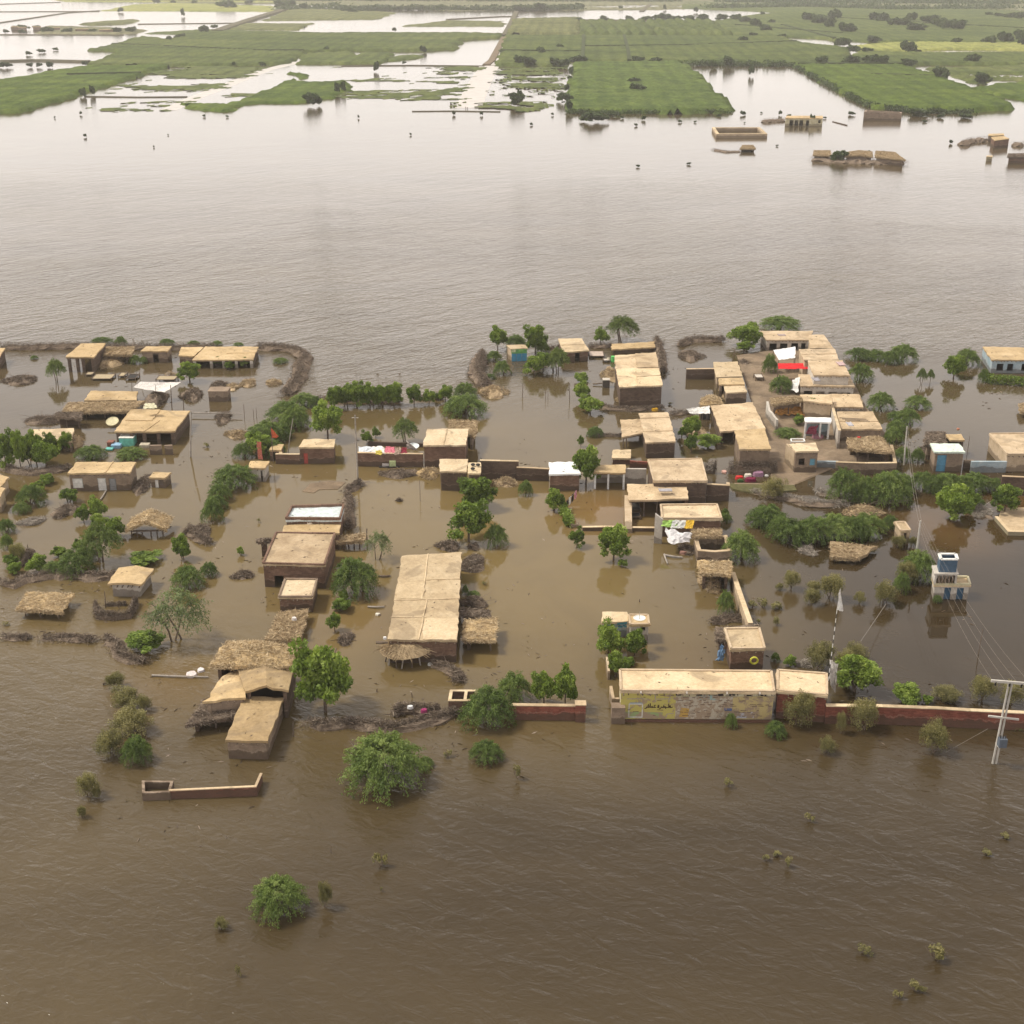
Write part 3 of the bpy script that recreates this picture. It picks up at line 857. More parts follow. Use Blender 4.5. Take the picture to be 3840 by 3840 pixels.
def heap(s, x, y, wpx, dpx, h, label, name='debris_heap', m='thatchd', cat='debris', n=60, L=1.2, rot=0.0, twm=None, r=.03, grp=None):
    """low floating or drowned heap of reeds and branches; (x, y) its middle, wpx wide and dpx deep on the sheet"""
    c = P(s, x, y); a = P(s, x - wpx / 2, y); d = P(s, x, y - dpx / 2); e = P(s, x, y + dpx / 2)
    rx = (c - a).length * .9; ry = (d - e).length / 2 * .85; h *= .55 if m == 'thatchd' else .75
    root = empty(name, (c.x, c.y, 0)); tag(root, label, cat, grp)
    b = MB(); mound_mesh(b, c, rx, ry, h, int(x * 7 + y), rot)
    b.build('mound', ROOFS[m]() if m in ROOFS else m, root)
    if n:
        b = MB(); sticks(b, c, rx * 1.0, ry * 1.0, int(n * .35), 0.0, h * .9, L, .035, int(x + y), rot)
        o = b.build('branches', twm or TWIG(), root); o['kind'] = 'stuff'
        rg = np.random.default_rng(int(x + y)); o1, o2 = rg.uniform(0, 6.28, 2); k_ = int(min(11000, n * 30 + rx * ry * 70)); t_ = rg.uniform(0, 6.283, k_); kk = np.sqrt(rg.random(k_)) * 1.03
        kk = kk * (1 + .26 * np.sin(2 * t_ + o1) + .2 * np.sin(3 * t_ + o2)); pp = np.stack([c.x + rx * kk * np.cos(t_), c.y + ry * kk * np.sin(t_), np.maximum(.03, h * (1 - np.minimum(1, kk) ** 1.6) * .85 + rg.normal(size=k_) * .14)], 1)
        slivers('straw', root, pp, .038, rg, TWIGM('grey' if twm else ('dark' if m == 'thatchd' else 'straw')), 14, .35, .5)
    LAND.append
    return root

def brush(s, pts, w, h, label, dens=16, name='brush_fence', m=None, cat='brush', green=0, short=None, tm=None):
    """bank of thorn brush along a line"""
    G = [P(s, *p[:2]) if not isinstance(p[0], str) else P(*p) for p in pts]
    root = empty(name, (G[0].x, G[0].y, 0)); tag(root, label, cat)
    if short: LAND.append((short, sum(g.x for g in G) / len(G), sum(g.y for g in G) / len(G)))
    w *= .68; h *= .85
    b = MB(); q = random.Random(int(G[0].x * 10)); n = 8
    path = []
    for a, c in zip(G, G[1:]):
        k = max(1, int((c - a).length / .9))
        path += [a.lerp(c, i / k) for i in range(k)]
    path.append(G[-1])
    rings = []
    for i, p in enumerate(path):
        d = path[min(i + 1, len(path) - 1)] - path[max(0, i - 1)]; d.z = 0
        if d.length < 1e-4: d = Vector((1, 0, 0))
        d.normalize(); sd_ = Vector((-d.y, d.x, 0))
        e = .35 if i in (0, len(path) - 1) else 1
        off = q.uniform(-.15, .15) * w
        rings.append(len(b.v))
        for j in range(n):
            t = math.pi * j / (n - 1)
            b.v.append(tuple(p + sd_ * (off + math.cos(t) * w / 2 * e * q.uniform(.8, 1.25)) + Vector((0, 0, math.sin(t) * h * e * q.uniform(.45, .85) - .05))))
    for a, c in zip(rings, rings[1:]):
        for j in range(n - 1):
            f = (a + j, a + j + 1, c + j + 1, c + j)
            b.f.append(f[::-1]); b.uv.extend([(b.v[k][0], b.v[k][1]) for k in f[::-1]])
    b.build('bank', m or THATCH_D(), root)
    b = MB()
    for i, p in enumerate(path):
        sticks(b, p, w * .5, w * .5, max(2, dens // 4), 0, h * 1.0, min(1.4, .5 + w * .5), .04, i + int(p.x * 3), 0)
    o = b.build('branches', tm or TWIG(), root); o['kind'] = 'stuff'
    rg = np.random.default_rng(int(abs(G[0].x) * 7)); k_ = int(min(40000, len(path) * dens * 14 * (1 + w * .25)))
    ix = rg.integers(0, len(path), k_); P_ = np.array([list(v) for v in path])
    nx_ = np.minimum(ix + 1, len(path) - 1); tt = rg.random(k_)[:, None]
    base = P_[ix] * (1 - tt) + P_[nx_] * tt
    ang = rg.uniform(0, 6.283, k_); rr_ = np.abs(rg.normal(size=k_)) * .30 * w
    pp = base + np.stack([np.cos(ang) * rr_, np.sin(ang) * rr_, np.maximum(.02, h * (1 - (rr_ / (w * .62)) ** 2) * rg.uniform(.3, 1.1, k_))], 1); pp[:, 2] = np.maximum(pp[:, 2], .02)
    slivers('twigs', root, pp, .036, rg, TWIGM('grey' if (tm is GREYWOOD()) else 'dark'), 14, .6, .5)
    return root

# ------------------------------------------------------------------ plants
def leafmesh(name, quads, tint, m):
    """quads: (n,4,3) array"""
    n = len(quads)
    me = bpy.data.meshes.new(name)
    me.vertices.add(n * 4); me.loops.add(n * 4); me.polygons.add(n)
    me.vertices.foreach_set('co', np.asarray(quads, np.float32).reshape(-1))
    me.loops.foreach_set('vertex_index', np.arange(n * 4, dtype=np.int32))
    me.polygons.foreach_set('loop_start', np.arange(0, n * 4, 4, dtype=np.int32))
    me.polygons.foreach_set('loop_total', np.full(n, 4, dtype=np.int32))
    at = me.attributes.new('tint', 'FLOAT', 'POINT')
    at.data.foreach_set('value', np.repeat(np.asarray(tint, np.float32), 4))
    me.materials.append(m)
    me.update(); me.validate()
    return me

def leaf_quads(rg, cen, size, tilt=None, long=1.8):
    """one diamond leaf spray per centre, random facing"""
    n = len(cen)
    a = rg.normal(size=(n, 3)); a /= np.linalg.norm(a, axis=1)[:, None]
    if tilt is not None: a = a * .75 + tilt; a /= np.linalg.norm(a, axis=1)[:, None]
    b = np.cross(a, rg.normal(size=(n, 3))); b /= np.linalg.norm(b, axis=1)[:, None]
    s = (size * rg.uniform(.6, 1.3, n))[:, None]
    return np.stack([cen - a * s * long / 2, cen + b * s / 2, cen + a * s * long / 2, cen - b * s / 2], 1)

def crown_clump(seed, clumps, per, size, z0, kind='n', squash=.42, upright=False):
    """dense broad-leaved crown in the unit box: |x|,|y| <= .5, z 0..1"""
    rg = np.random.default_rng(seed)
    qs, ts = [], []
    zc = (1 + z0) / 2; rz = (1 - z0) / 2
    for k in range(clumps):
        d = rg.normal(size=3); d /= np.linalg.norm(d)
        if d[2] < -.6: d[2] *= -.5
        r = rg.uniform(.45, .92) if rg.random() < .8 else rg.uniform(.1, .5)
        lob = 1 + .17 * math.sin(3 * math.atan2(d[1], d[0]) + seed) + .15 * math.sin(4 * d[2] + seed * 2 + math.atan2(d[1], d[0]))
        r *= lob
        c = np.array([d[0] * .42 * r, d[1] * .42 * r, zc + d[2] * rz * .92 * r])
        cr = rg.uniform(.085, .15) * (1.15 if clumps < 30 else 1)
        n = int(per * rg.uniform(.7, 1.3))
        v = rg.normal(size=(n, 3)); v /= np.linalg.norm(v, axis=1)[:, None]
        v *= rg.uniform(.45, 1.05, n)[:, None]
        if upright: v[:, 2] *= 1.5
        p = c + v * np.array([cr, cr, cr * (.9 if not upright else 1.2)])
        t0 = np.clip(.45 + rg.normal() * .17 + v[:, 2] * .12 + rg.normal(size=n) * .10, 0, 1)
        up = np.zeros((n, 3)); up[:, 2] = .55 if upright else .1
        qs.append(leaf_quads(rg, p, size, up)); ts.append(t0)
    return np.concatenate(qs), np.concatenate(ts)

def crown_frond(seed, fronds, per, size, z0, droop, kind='m', base_z=None, spread=.5, thin=1.0):
    """feathery crown: arching fronds with hanging leaflets, unit box"""
    rg = np.random.default_rng(seed)
    qs, ts = [], []
    for k in range(fronds):
        az = rg.uniform(0, 2 * math.pi)
        R = spread * math.sqrt(rg.uniform(.06, 1.0))
        hub = np.array([rg.normal() * .10, rg.normal() * .10, z0 + (1 - z0) * rg.uniform(.0, .55)])
        top = 1 - (R / .5) ** 2 * .45 + rg.normal() * .05
        end = np.array([math.cos(az) * R, math.sin(az) * R, max(.02, (top - droop * rg.uniform(.3, 1.1) * (R / .5 + .2)))])
        mid = np.array([math.cos(az) * R * .6, math.sin(az) * R * .6, min(1.0, top + .02)])
        n = int(per * rg.uniform(.7, 1.3))
        t = rg.uniform(.28, 1, n) ** .8
        p = ((1 - t) ** 2)[:, None] * hub + (2 * t * (1 - t))[:, None] * mid + (t ** 2)[:, None] * end
        tan = (2 * (1 - t))[:, None] * (mid - hub) + (2 * t)[:, None] * (end - mid)
        tan /= np.linalg.norm(tan, axis=1)[:, None] + 1e-9
        p = p + rg.normal(size=(n, 3)) * np.array([.022, .022, .022])
        p[:, 2] = np.maximum(p[:, 2], .01)
        tilt = tan * .9; tilt[:, 2] -= .45
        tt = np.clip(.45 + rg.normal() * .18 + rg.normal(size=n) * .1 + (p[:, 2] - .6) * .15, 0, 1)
        qs.append(leaf_quads(rg, p, size * thin, tilt, 3.4)); ts.append(tt)
    return np.concatenate(qs), np.concatenate(ts)

def trunk_mesh(name, seed, z0, multi=1, spread=.2, r=.03):
    q = random.Random(seed); b = MB()
    for k in range(multi):
        az = q.uniform(0, 6.28); s_ = spread * q.uniform(.3, 1) if multi > 1 else .02
        base = Vector((q.uniform(-.03, .03) * multi, q.uniform(-.03, .03) * multi, -.12))
        top = Vector((math.cos(az) * s_, math.sin(az) * s_, z0 + (1 - z0) * .3))
        mid = (base + top) / 2 + Vector((q.uniform(-.03, .03), q.uniform(-.03, .03), .02))
        b.tube([base, mid, top], r, r * .6, 6)
        for j in range(5):
            a = q.uniform(0, 6.28); s2 = q.uniform(.12, .32)
            p = mid.lerp(top, q.uniform(.4, 1))
            e = Vector((top.x + math.cos(a) * s2, top.y + math.sin(a) * s2, z0 + (1 - z0) * q.uniform(.3, .75)))
            b.tube([p, (p + e) / 2 + Vector((0, 0, .04)), e], r * .5, r * .2, 4)
    me = bpy.data.meshes.new(name)
    me.from_pydata(b.v, [], b.f)
    me.materials.append(WOOD()); me.update()
    return me

PROTO = {}
def protos(kind):
    if kind in PROTO: return PROTO[kind]
    out = []
    for i in range(4 if kind in 'nmt' else 3):
        sd = i * 17 + ord(kind)
        if kind == 'n':   q, t = crown_clump(sd, 78, 150, .040, .0); tr = trunk_mesh('trunk', sd, .28, 1)
        elif kind == 'N': q, t = crown_clump(sd, 62, 130, .042, .0); tr = trunk_mesh('trunk', sd, .1, 2)
        elif kind == 'a': q, t = crown_frond(sd, 150, 100, .012, .48, .22); tr = trunk_mesh('trunk', sd, .45, 2, .2, .022)
        elif kind == 'm': q, t = crown_frond(sd, 190, 100, .0125, .08, .55); tr = trunk_mesh('trunk', sd, .1, 4, .25, .02)
        elif kind == 't': q, t = crown_clump(sd, 70, 150, .020, .0, upright=True); tr = trunk_mesh('trunk', sd, .1, 4, .25, .016)
        elif kind == 'w': q, t = crown_frond(sd, 80, 52, .013, .38, .30); tr = trunk_mesh('trunk', sd, .28, 3, .3, .016)
        elif kind == 's': q, t = crown_clump(sd, 11, 42, .060, .0, upright=True); tr = trunk_mesh('trunk', sd, .1, 3, .3, .02)
        elif kind == 'f': q, t = crown_clump(sd, 34, 40, .13, .02); tr = trunk_mesh('trunk', sd, .3, 1, .02, .035)
        m = LEAFM({'N': 'n', 's': 't'}.get(kind, kind))
        out.append((leafmesh('crown', q, t, m), tr))
    PROTO[kind] = out
    return out

LOOK = dict(n=('leafy_tree', 'bright dense leafy tree', 'tree', 'bright green leafy trees in the village'),
            N=('leafy_bush', 'bright green leafy bush', 'bush', 'bright green leafy bushes in the village'),
            a=('acacia_tree', 'flat-topped feathery tree', 'tree', 'flat-topped feathery trees'),
            m=('mesquite_shrub', 'drooping feathery green shrub', 'shrub', 'feathery shrubs standing in the flood'),
            t=('tamarisk_shrub', 'fuzzy olive brown shrub', 'shrub', 'olive brown shrubs standing in the flood'),
            w=('willow_tree', 'pale wispy tree', 'tree', 'pale wispy trees'),
            s=('half_drowned_plant', 'yellowish drowned tuft', 'plant', 'small plants breaking the flood surface'),
            f=('field_tree', 'dark far-off tree', 'tree', 'trees between the far fields'))
TREES = []
def plant(kind, s, x, yb, yt, w, label=None, near=True):
    a, b_ = P(s, x - w / 2, yb), P(s, x + w / 2, yb)
    W = (b_ - a).length
    g = P(s, x, yb)
    if kind in 'nawf':
        c = g + Vector((0, 0, 0))
        h = height_at(s, yt, c.y - W * .12)
    else:
        c = Vector((g.x, g.y + W * .36, 0))
        h = height_at(s, yt, c.y - W * .05)
    if kind not in 'nawf' and h < W * .3: h = W * .3
    if kind in 'nf' and h < W * .5: h = W * (.6 if yb < 400 or near else .42)
    if kind == 'm': h *= .86
    h = max(h, .4)
    pr = protos(kind)
    crown, tr = pr[rnd.randrange(len(pr))]
    nm, look, cat, grp = LOOK[kind]
    rz = rnd.uniform(0, 6.28)
    sx = W * (rnd.uniform(1.16, 1.3) if kind in 'nN' else ((1.2 if w > 70 or yb < 400 else .68) if kind == 'f' else rnd.uniform(1.0, 1.1)))
    if near:
        root = empty(nm, c)
        root.scale = (sx, sx, h); root.rotation_euler = (0, 0, rz)
        for n_, me in (('crown', crown), ('trunk', tr)):
            o = bpy.data.objects.new(n_, me); COL.objects.link(o); o.parent = root
    else:
        root = bpy.data.objects.new(nm, crown); COL.objects.link(root)
        root.location = c - Vector((0, 0, h * .08)); root.scale = (sx, sx, h); root.rotation_euler = (0, 0, rz)
    tag(root, label, cat, grp)
    TREES.append([root, kind, W, h, label])
    return root

ORD = ['', 'second', 'third', 'fourth', 'fifth', 'sixth', 'seventh', 'eighth', 'ninth', 'tenth', 'eleventh', 'twelfth', 'thirteenth', 'fourteenth',
       'fifteenth', 'sixteenth', 'seventeenth', 'eighteenth', 'nineteenth', 'twentieth'] + ['twenty-' + k for k in ('first', 'second', 'third', 'fourth', 'fifth', 'sixth', 'seventh', 'eighth', 'ninth')] + ['thirtieth'] * 60
def label_plants():
    """says for each plant what it stands beside; among look-alikes at one place, which one from the left"""
    by = {}
    for rec in TREES:
        o, kind, W, h, lab = rec
        if lab: continue
        best = min(LAND, key=lambda l: (l[1] - o.location.x) ** 2 + (l[2] - o.location.y) ** 2)
        dx, dy = o.location.x - best[1], o.location.y - best[2]
        rel = ('right of' if dx > 0 else 'left of') if abs(dx) > abs(dy) else ('behind' if dy > 0 else 'before')
        big = 6.5 if kind in 'namNtw' else 14
        size = 'large' if W > big else ('small' if W < big * .38 else '')
        look = LOOK[kind][1]
        if kind == 's': size = ''
        by.setdefault((look, size, rel, best[0]), []).append(o)
    for (look, size, rel, sh), os_ in by.items():
        base = (size + ' ' + look).strip()
        if len(os_) == 1:
            os_[0]['label'] = f'{base} {rel} {sh}'; continue
        os_.sort(key=lambda o: o.location.x)
        for i, o in enumerate(os_):
            if i == 0: pre = 'leftmost'
            elif i == len(os_) - 1: pre = 'rightmost'
            else: pre = ORD[i] + ' from left'
            o['label'] = f'{base} {rel} {sh}, {pre}'

# ------------------------------------------------------------------ the houses
TEAL = (.10, .28, .42); BLUE = (.10, .24, .42); WH = (.72, .70, .66); GR = (.25, .25, .25)
# far-left row along the mud bank
house('A', [(-150, 335), (0, 330), (45, 255), (-100, 255)], 445, 'dark mud house cut by the left picture edge beside the mud bank', 'the mud house at the left edge', 'dark', 'yel')
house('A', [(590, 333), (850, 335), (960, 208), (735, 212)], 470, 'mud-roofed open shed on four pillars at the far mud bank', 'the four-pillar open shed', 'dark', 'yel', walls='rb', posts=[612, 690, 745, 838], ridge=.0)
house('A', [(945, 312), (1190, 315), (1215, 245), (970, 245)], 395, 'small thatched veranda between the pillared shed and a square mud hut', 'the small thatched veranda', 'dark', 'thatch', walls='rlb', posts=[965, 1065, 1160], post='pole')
house('A', [(1275, 280), (1515, 282), (1555, 238), (1320, 238)], 385, 'square mud hut with one dark doorway on the far bank', 'the square far-bank hut', 'mud', 'yel', ops=[(1375, 1430, 310, 385)])
house('A', [(1615, 322), (1750, 328), (1845, 245), (1640, 245)], 395, 'small mud room joined to the long veranda house', 'the small joined mud room', 'mud', 'yel')
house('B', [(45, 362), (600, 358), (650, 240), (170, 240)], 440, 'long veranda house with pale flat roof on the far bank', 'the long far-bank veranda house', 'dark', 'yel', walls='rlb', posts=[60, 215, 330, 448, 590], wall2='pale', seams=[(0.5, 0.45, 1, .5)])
# left village
house('A', [(765, 727), (1235, 725), (1245, 645), (820, 640)], 800, 'mud-roofed rear range behind the ragged thatched house', 'the rear mud range', 'mud', 'yel', bulge=.2)
house('A', [(565, 832), (1170, 825), (1320, 735), (625, 750)], 905, 'ragged thatched house with open front and sagging eaves', 'the ragged thatched house', 'pale', 'thatch', walls='rlb', ops=(), posts=[580, 760, 940, 1130], post='pole', bulge=.3)
house('A', [(490, 865), (740, 895), (745, 835), (520, 835)], 965, 'collapsed brushwood lean-to at the ragged thatched house', 'the collapsed lean-to', 'dark', 'thatchd', walls='b', posts=[580, 730], post='pole', name='lean_to', cat='shed')
house('A', [(240, 1080), (650, 1100), (672, 978), (300, 992)], 1180, 'cream cloth-roofed hut half hidden behind leafy trees', 'the cream-roofed hut', 'mud', 'pale', walls='rlb', posts=[300, 450, 640], post='pole')
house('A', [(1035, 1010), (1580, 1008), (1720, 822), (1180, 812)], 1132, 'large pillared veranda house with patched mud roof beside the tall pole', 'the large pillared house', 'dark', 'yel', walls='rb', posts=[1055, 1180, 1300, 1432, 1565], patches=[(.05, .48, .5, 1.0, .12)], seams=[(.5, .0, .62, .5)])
house('A', [(610, 1388), (1180, 1380), (1235, 1285), (690, 1285)], 1552, 'long mud house with a white door and a white window shutter', 'the white-door mud house', 'mud', 'yel', ops=[(630, 730, 1440, 1528, 'window', WH), (868, 948, 1440, 1550, 'door', WH), (975, 1042, 1445, 1535, 'door', GR)], seams=[(.6, 0, .62, 1)])
house('A', [(1350, 1425), (1495, 1430), (1555, 1378), (1390, 1375)], 1520, 'tiny mud-roofed store with wooden shutters in the water', 'the tiny shuttered store', 'mud', 'yel', ops=[(1392, 1425, 1445, 1518, 'door', WH), (1435, 1480, 1445, 1500, 'window', (.14, .11, .09))], cat='hut')
house('G', [(-120, 300), (12, 302), (78, 215), (-60, 170)], 430, 'rear one of two tan huts cut by the left picture edge', 'the rear left-edge hut', 'tan', 'yel')
house('G', [(-150, 395), (4, 388), (48, 312), (-90, 308)], 545, 'front one of two tan huts cut by the left picture edge', 'the front left-edge hut', 'tan', 'yel')
house('G', [(1140, 698), (1500, 690), (1570, 580), (1195, 585)], 775, 'open pavilion under a bright peaked thatch on thin poles', 'the peaked thatch pavilion', 'dark', 'thatchy', walls='', posts=[1150, 1215, 1262, 1355, 1430, 1492], post='pole', ridge=1.1, cat='pavilion', name='pavilion')
house('G', [(972, 1185), (1278, 1188), (1400, 1040), (1065, 1035)], 1310, 'boxy pale hut with pole-framed walls and light mud roof', 'the pole-framed box hut', 'pale', 'yel', ridge=.25, over=.3)
house('G', [(155, 1405), (560, 1430), (660, 1275), (250, 1258)], 1490, 'low straw-roofed shelter standing alone in the rippled water', 'the lone straw shelter', 'pale', 'thatchy', walls='b', posts=[170, 345, 540], post='pole', cat='shelter', bulge=.2)
# middle-left brick huts
house('B', [(1010, 1152), (1338, 1150), (1350, 1078), (1060, 1078)], 1305, 'dark brick room with a red door and a flat tan roof', 'the red-door brick room', 'brick', 'pale', ops=[(1045, 1085, 1210, 1300, 'door', (.42, .08, .06))], parapet=None)
house('B', [(740, 1178), (860, 1178), (885, 1125), (780, 1125)], 1282, 'narrow gatehouse with a tall dark doorway beside orange flags', 'the narrow gatehouse', 'brick', 'yel', ops=[(760, 806, 1185, 1275)], cat='hut')
house('B', [(560, 1338), (712, 1340), (750, 1278), (575, 1278)], 1466, 'small hut with whitewashed front beside drooping shrubs', 'the whitewashed small hut', 'pale', 'yel', ops=[(668, 700, 1370, 1466)], cat='hut')
# big brick block with the arch
house('H', [(890, 602), (1395, 606), (1430, 475), (948, 490)], 790, 'brick house with a white-painted flat roof behind a low parapet', 'the white-roofed brick house', 'brick', 'white', parapet=('brick', .32))
house('H', [(862, 722), (1380, 724), (1395, 615), (888, 650)], 900, 'middle range with stained mud roof between white roof and arched house', 'the stained middle range', 'brick', 'yel', h=2.0)
house('H', [(680, 1000), (1255, 1015), (1350, 725), (805, 718)], 1215, 'large brick house with an arched doorway and broad mud roof', 'the arched brick house', 'brick', 'mud', ops=[(775, 862, 1110, 1213)], parapet=('brick', .16))
house('H', [(825, 1305), (1145, 1305), (1190, 1140), (885, 1138)], 1442, 'small brick box room in front of the arched house', 'the small brick box', 'brick', 'pale', parapet=('mud', .16))
house('H', [(1365, 800), (1590, 790), (1620, 725), (1400, 745)], 885, 'ragged thatched porch behind the big round shrub', 'the ragged thatched porch', 'pale', 'thatch', walls='', posts=[1380, 1455, 1520, 1580], post='pole', cat='porch')
house('H', [(635, 800), (745, 800), (770, 770), (650, 775)], 940, 'dark narrow lean-to on the left wall of the arched house', 'the dark narrow lean-to', 'dark', 'thatchd', walls='rlb', posts=[645, 700], post='pole', cat='shed', name='lean_to')
house('H', [(722, 1672), (1030, 1690), (1100, 1415), (830, 1440)], 1745, 'low ruined room under a grey-brown brushwood roof', 'the brushwood-roofed ruin', 'dark', 'thatch', walls='rlb', posts=[740, 870, 1015], post='pole', bulge=.15)
# front-left group
house('Z', [(792, 2492), (1098, 2500), (1118, 2425), (850, 2405)], 2545, 'rounded heavy thatched roof with loose straw on top', 'the heavy rounded thatch', 'dark', 'thatchy', walls='rlb', bulge=1.0, h=3.2, posts=[800, 850], post='pole')
house('M', [(1500, 700), (1880, 700), (1945, 480), (1420, 480)], 890, 'brown gabled house with an open black gable end', 'the black-gable house', 'dark', 'yel', walls='rlb', ridge=.45, h=2.75)
house('M', [(1130, 790), (1500, 760), (1440, 500), (1310, 560)], 900, 'sagging mud-roofed side wing with torn white sheets', 'the sagging side wing', 'mud', 'yel', h=2.35, rough=.16)
house('M', [(975, 1000), (1395, 930), (1420, 780), (1110, 790)], 1105, 'dark thatched veranda leaning on the front brick house', 'the dark leaning veranda', 'dark', 'thatchd', walls='lb', posts=[985, 1220], post='pole', cat='veranda', name='veranda')
house('M', [(1312, 1150), (1700, 1158), (1850, 760), (1480, 755)], 1325, 'front brick box house with a long yellow-tan roof', 'the front brick box house', 'mud', 'yel', over=.1)
# the big central house
house('I', [(370, 1685), (1000, 1692), (1042, 895), (500, 925)], 1892, 'largest house with a long pale mud-panel roof', 'the largest pale-roofed house', 'brick', 'pale', seams=[(0, .235, .52, .235), (0, .43, 1, .435), (.46, .665, 1, .665), (.44, 1.0, .42, .43), (.5, .43, .45, 0)], patches=[(.5, .0, 1, .22, .06), (.02, .44, .45, .64, .08)])
house('I', [(1050, 1682), (1345, 1692), (1370, 1490), (1070, 1510)], 1800, 'square straw-roofed shelter against the largest house', 'the square straw shelter', 'dark', 'thatchy', walls='lb', posts=[1058, 1335], post='pole', cat='shelter')
house('I', [(1025, 1470), (1290, 1480), (1300, 1420), (1040, 1400)], 1560, 'narrow broken straw roof behind the square straw shelter', 'the narrow broken straw roof', 'dark', 'thatchd', walls='b', posts=[1035, 1270], post='pole', cat='shed', name='shed')
# centre
house('C', [(690, 1135), (1080, 1131), (1105, 985), (730, 985)], 1335, 'brick house with a two-part tan roof and compound wall', 'the two-part roof brick house', 'brick', 'pale', seams=[(.48, 0, .48, 1)])
house('C', [(930, 985), (1160, 1050), (1190, 912), (930, 905)], 1120, 'straw-roofed back shed behind the two-part roof house', 'the straw back shed', 'mud', 'thatch', walls='rlb', posts=[1150], post='pole', h=2.2, cat='shed')
house('C', [(845, 1370), (1090, 1372), (1097, 1258), (835, 1258)], 1548, 'tall square tower-like mud room with a bare roof', 'the tall square mud room', 'dark', 'pale')
house('C', [(1098, 1390), (1214, 1390), (1216, 1290), (1100, 1290)], 1500, 'small flat-roofed annex with three old tyres on top', 'the tyre-roofed annex', 'dark', 'pale', ops=[(1105, 1150, 1410, 1495)], h=2.6)
house('C', [(1490, 262), (1637, 256), (1622, 222), (1445, 225)], 375, 'little shop painted blue and green under leafy trees', 'the blue-green shop', 'tan', 'pale', cat='shop', name='shop', over=.05)
# right-centre
house('D', [(270, 412), (505, 395), (440, 290), (228, 292)], 508, 'house with a half white half tan roof and dark door', 'the half-white roof house', 'brick', 'pale', ops=[(378, 425, 428, 505)], patches=[(0, .5, 1, 1, .06)])
house('D', [(715, 388), (1100, 365), (1100, 318), (705, 335)], 432, 'long wavy-roofed brick shed behind the village', 'the wavy-roofed shed', 'brick', 'yel', rough=.14, bulge=.3)
house('D', [(745, 560), (1135, 552), (1110, 420), (735, 440)], 780, 'rear range with part bare rafters and part mud roof', 'the bare-rafter range', 'dark', 'mud', h=3.0, patches=[(.5, .0, 1, 1, .12)], seams=[(.5, .6, 1, .6)])
house('D', [(778, 725), (1172, 712), (1135, 553), (748, 562)], 912, 'square dark house with broad patched pale roof', 'the square patched-roof house', 'dark', 'pale', seams=[(.42, 0, .45, 1), (.45, .5, 1, .55)])
house('D', [(1018, 1230), (1293, 1222), (1220, 955), (955, 962)], 1375, 'deep dark-walled house with a three-step tan roof', 'the three-step roof house', 'dark', 'mud', seams=[(0, .35, 1, .35), (0, .8, 1, .8)])
house('D', [(805, 1180), (1012, 1140), (1010, 1015), (790, 1025)], 1290, 'mud-roofed porch on posts beside the three-step roof house', 'the post-propped porch', 'mud', 'mud', walls='', posts=[812, 838], post='pole', cat='porch')
house('D', [(712, 1370), (885, 1372), (885, 1295), (720, 1295)], 1432, 'small red brick room with a cracked white roof', 'the cracked white-roof room', 'red', 'pale', cat='hut')
house('D', [(145, 1515), (430, 1510), (365, 1405), (140, 1410)], 1672, 'brick room with a bright white tin roof', 'the bright white-roofed room', 'brick', 'tin')
house('D', [(545, 1500), (835, 1505), (835, 1430), (555, 1430)], 1655, 'open veranda on three white posts with tarp on roof', 'the white-post veranda', 'pale', 'yel', walls='b', posts=[552, 680, 830], post='white', cat='veranda', name='veranda')
house('D', [(1085, 1580), (1580, 1582), (1525, 1375), (1035, 1385)], 1785, 'tall dark-walled house with a big plain tan roof', 'the tall plain-roofed house', 'dark', 'mud', parapet=('tan', .12))
house('J', [(860, 545), (1410, 530), (1380, 388), (850, 402)], 700, 'low porch range with a tray on its tan roof', 'the low porch range', 'brick', 'mud', walls='rb', posts=[1000, 1130], post='pole')
house('E', [(450, 640), (690, 628), (640, 498), (420, 502)], 745, 'tan-roofed room at the end of a low brown wall', 'the tan wall-end room', 'tan', 'pale')
house('E', [(535, 780), (735, 772), (705, 710), (520, 715)], 878, 'small boxy brick room beside the mud lane', 'the boxy laneside room', 'mud', 'pale')
house('E', [(475, 705), (705, 700), (690, 642), (470, 648)], 790, 'low mouldy roof strip between two laneside rooms', 'the mouldy roof strip', 'mud', 'yel', walls='lb', h=1.9)
house('E', [(485, 1132), (895, 1100), (775, 865), (400, 897)], 1250, 'broad patched roof on poles beside the mud lane', 'the broad laneside roof', 'dark', 'mud', walls='lb', posts=[500, 612, 760], post='pole')
house('E', [(660, 1290), (945, 1290), (890, 1102), (615, 1120)], 1510, 'thatch-edged mud house at the lane mouth', 'the lane-mouth house', 'thatch', 'yel', rafters=6)
house('E', [(300, 890), (505, 885), (480, 825), (320, 828)], 960, 'rounded straw roof behind the white sheet tent', 'the rounded straw roof', 'mud', 'thatchy', bulge=.8, cat='hut')
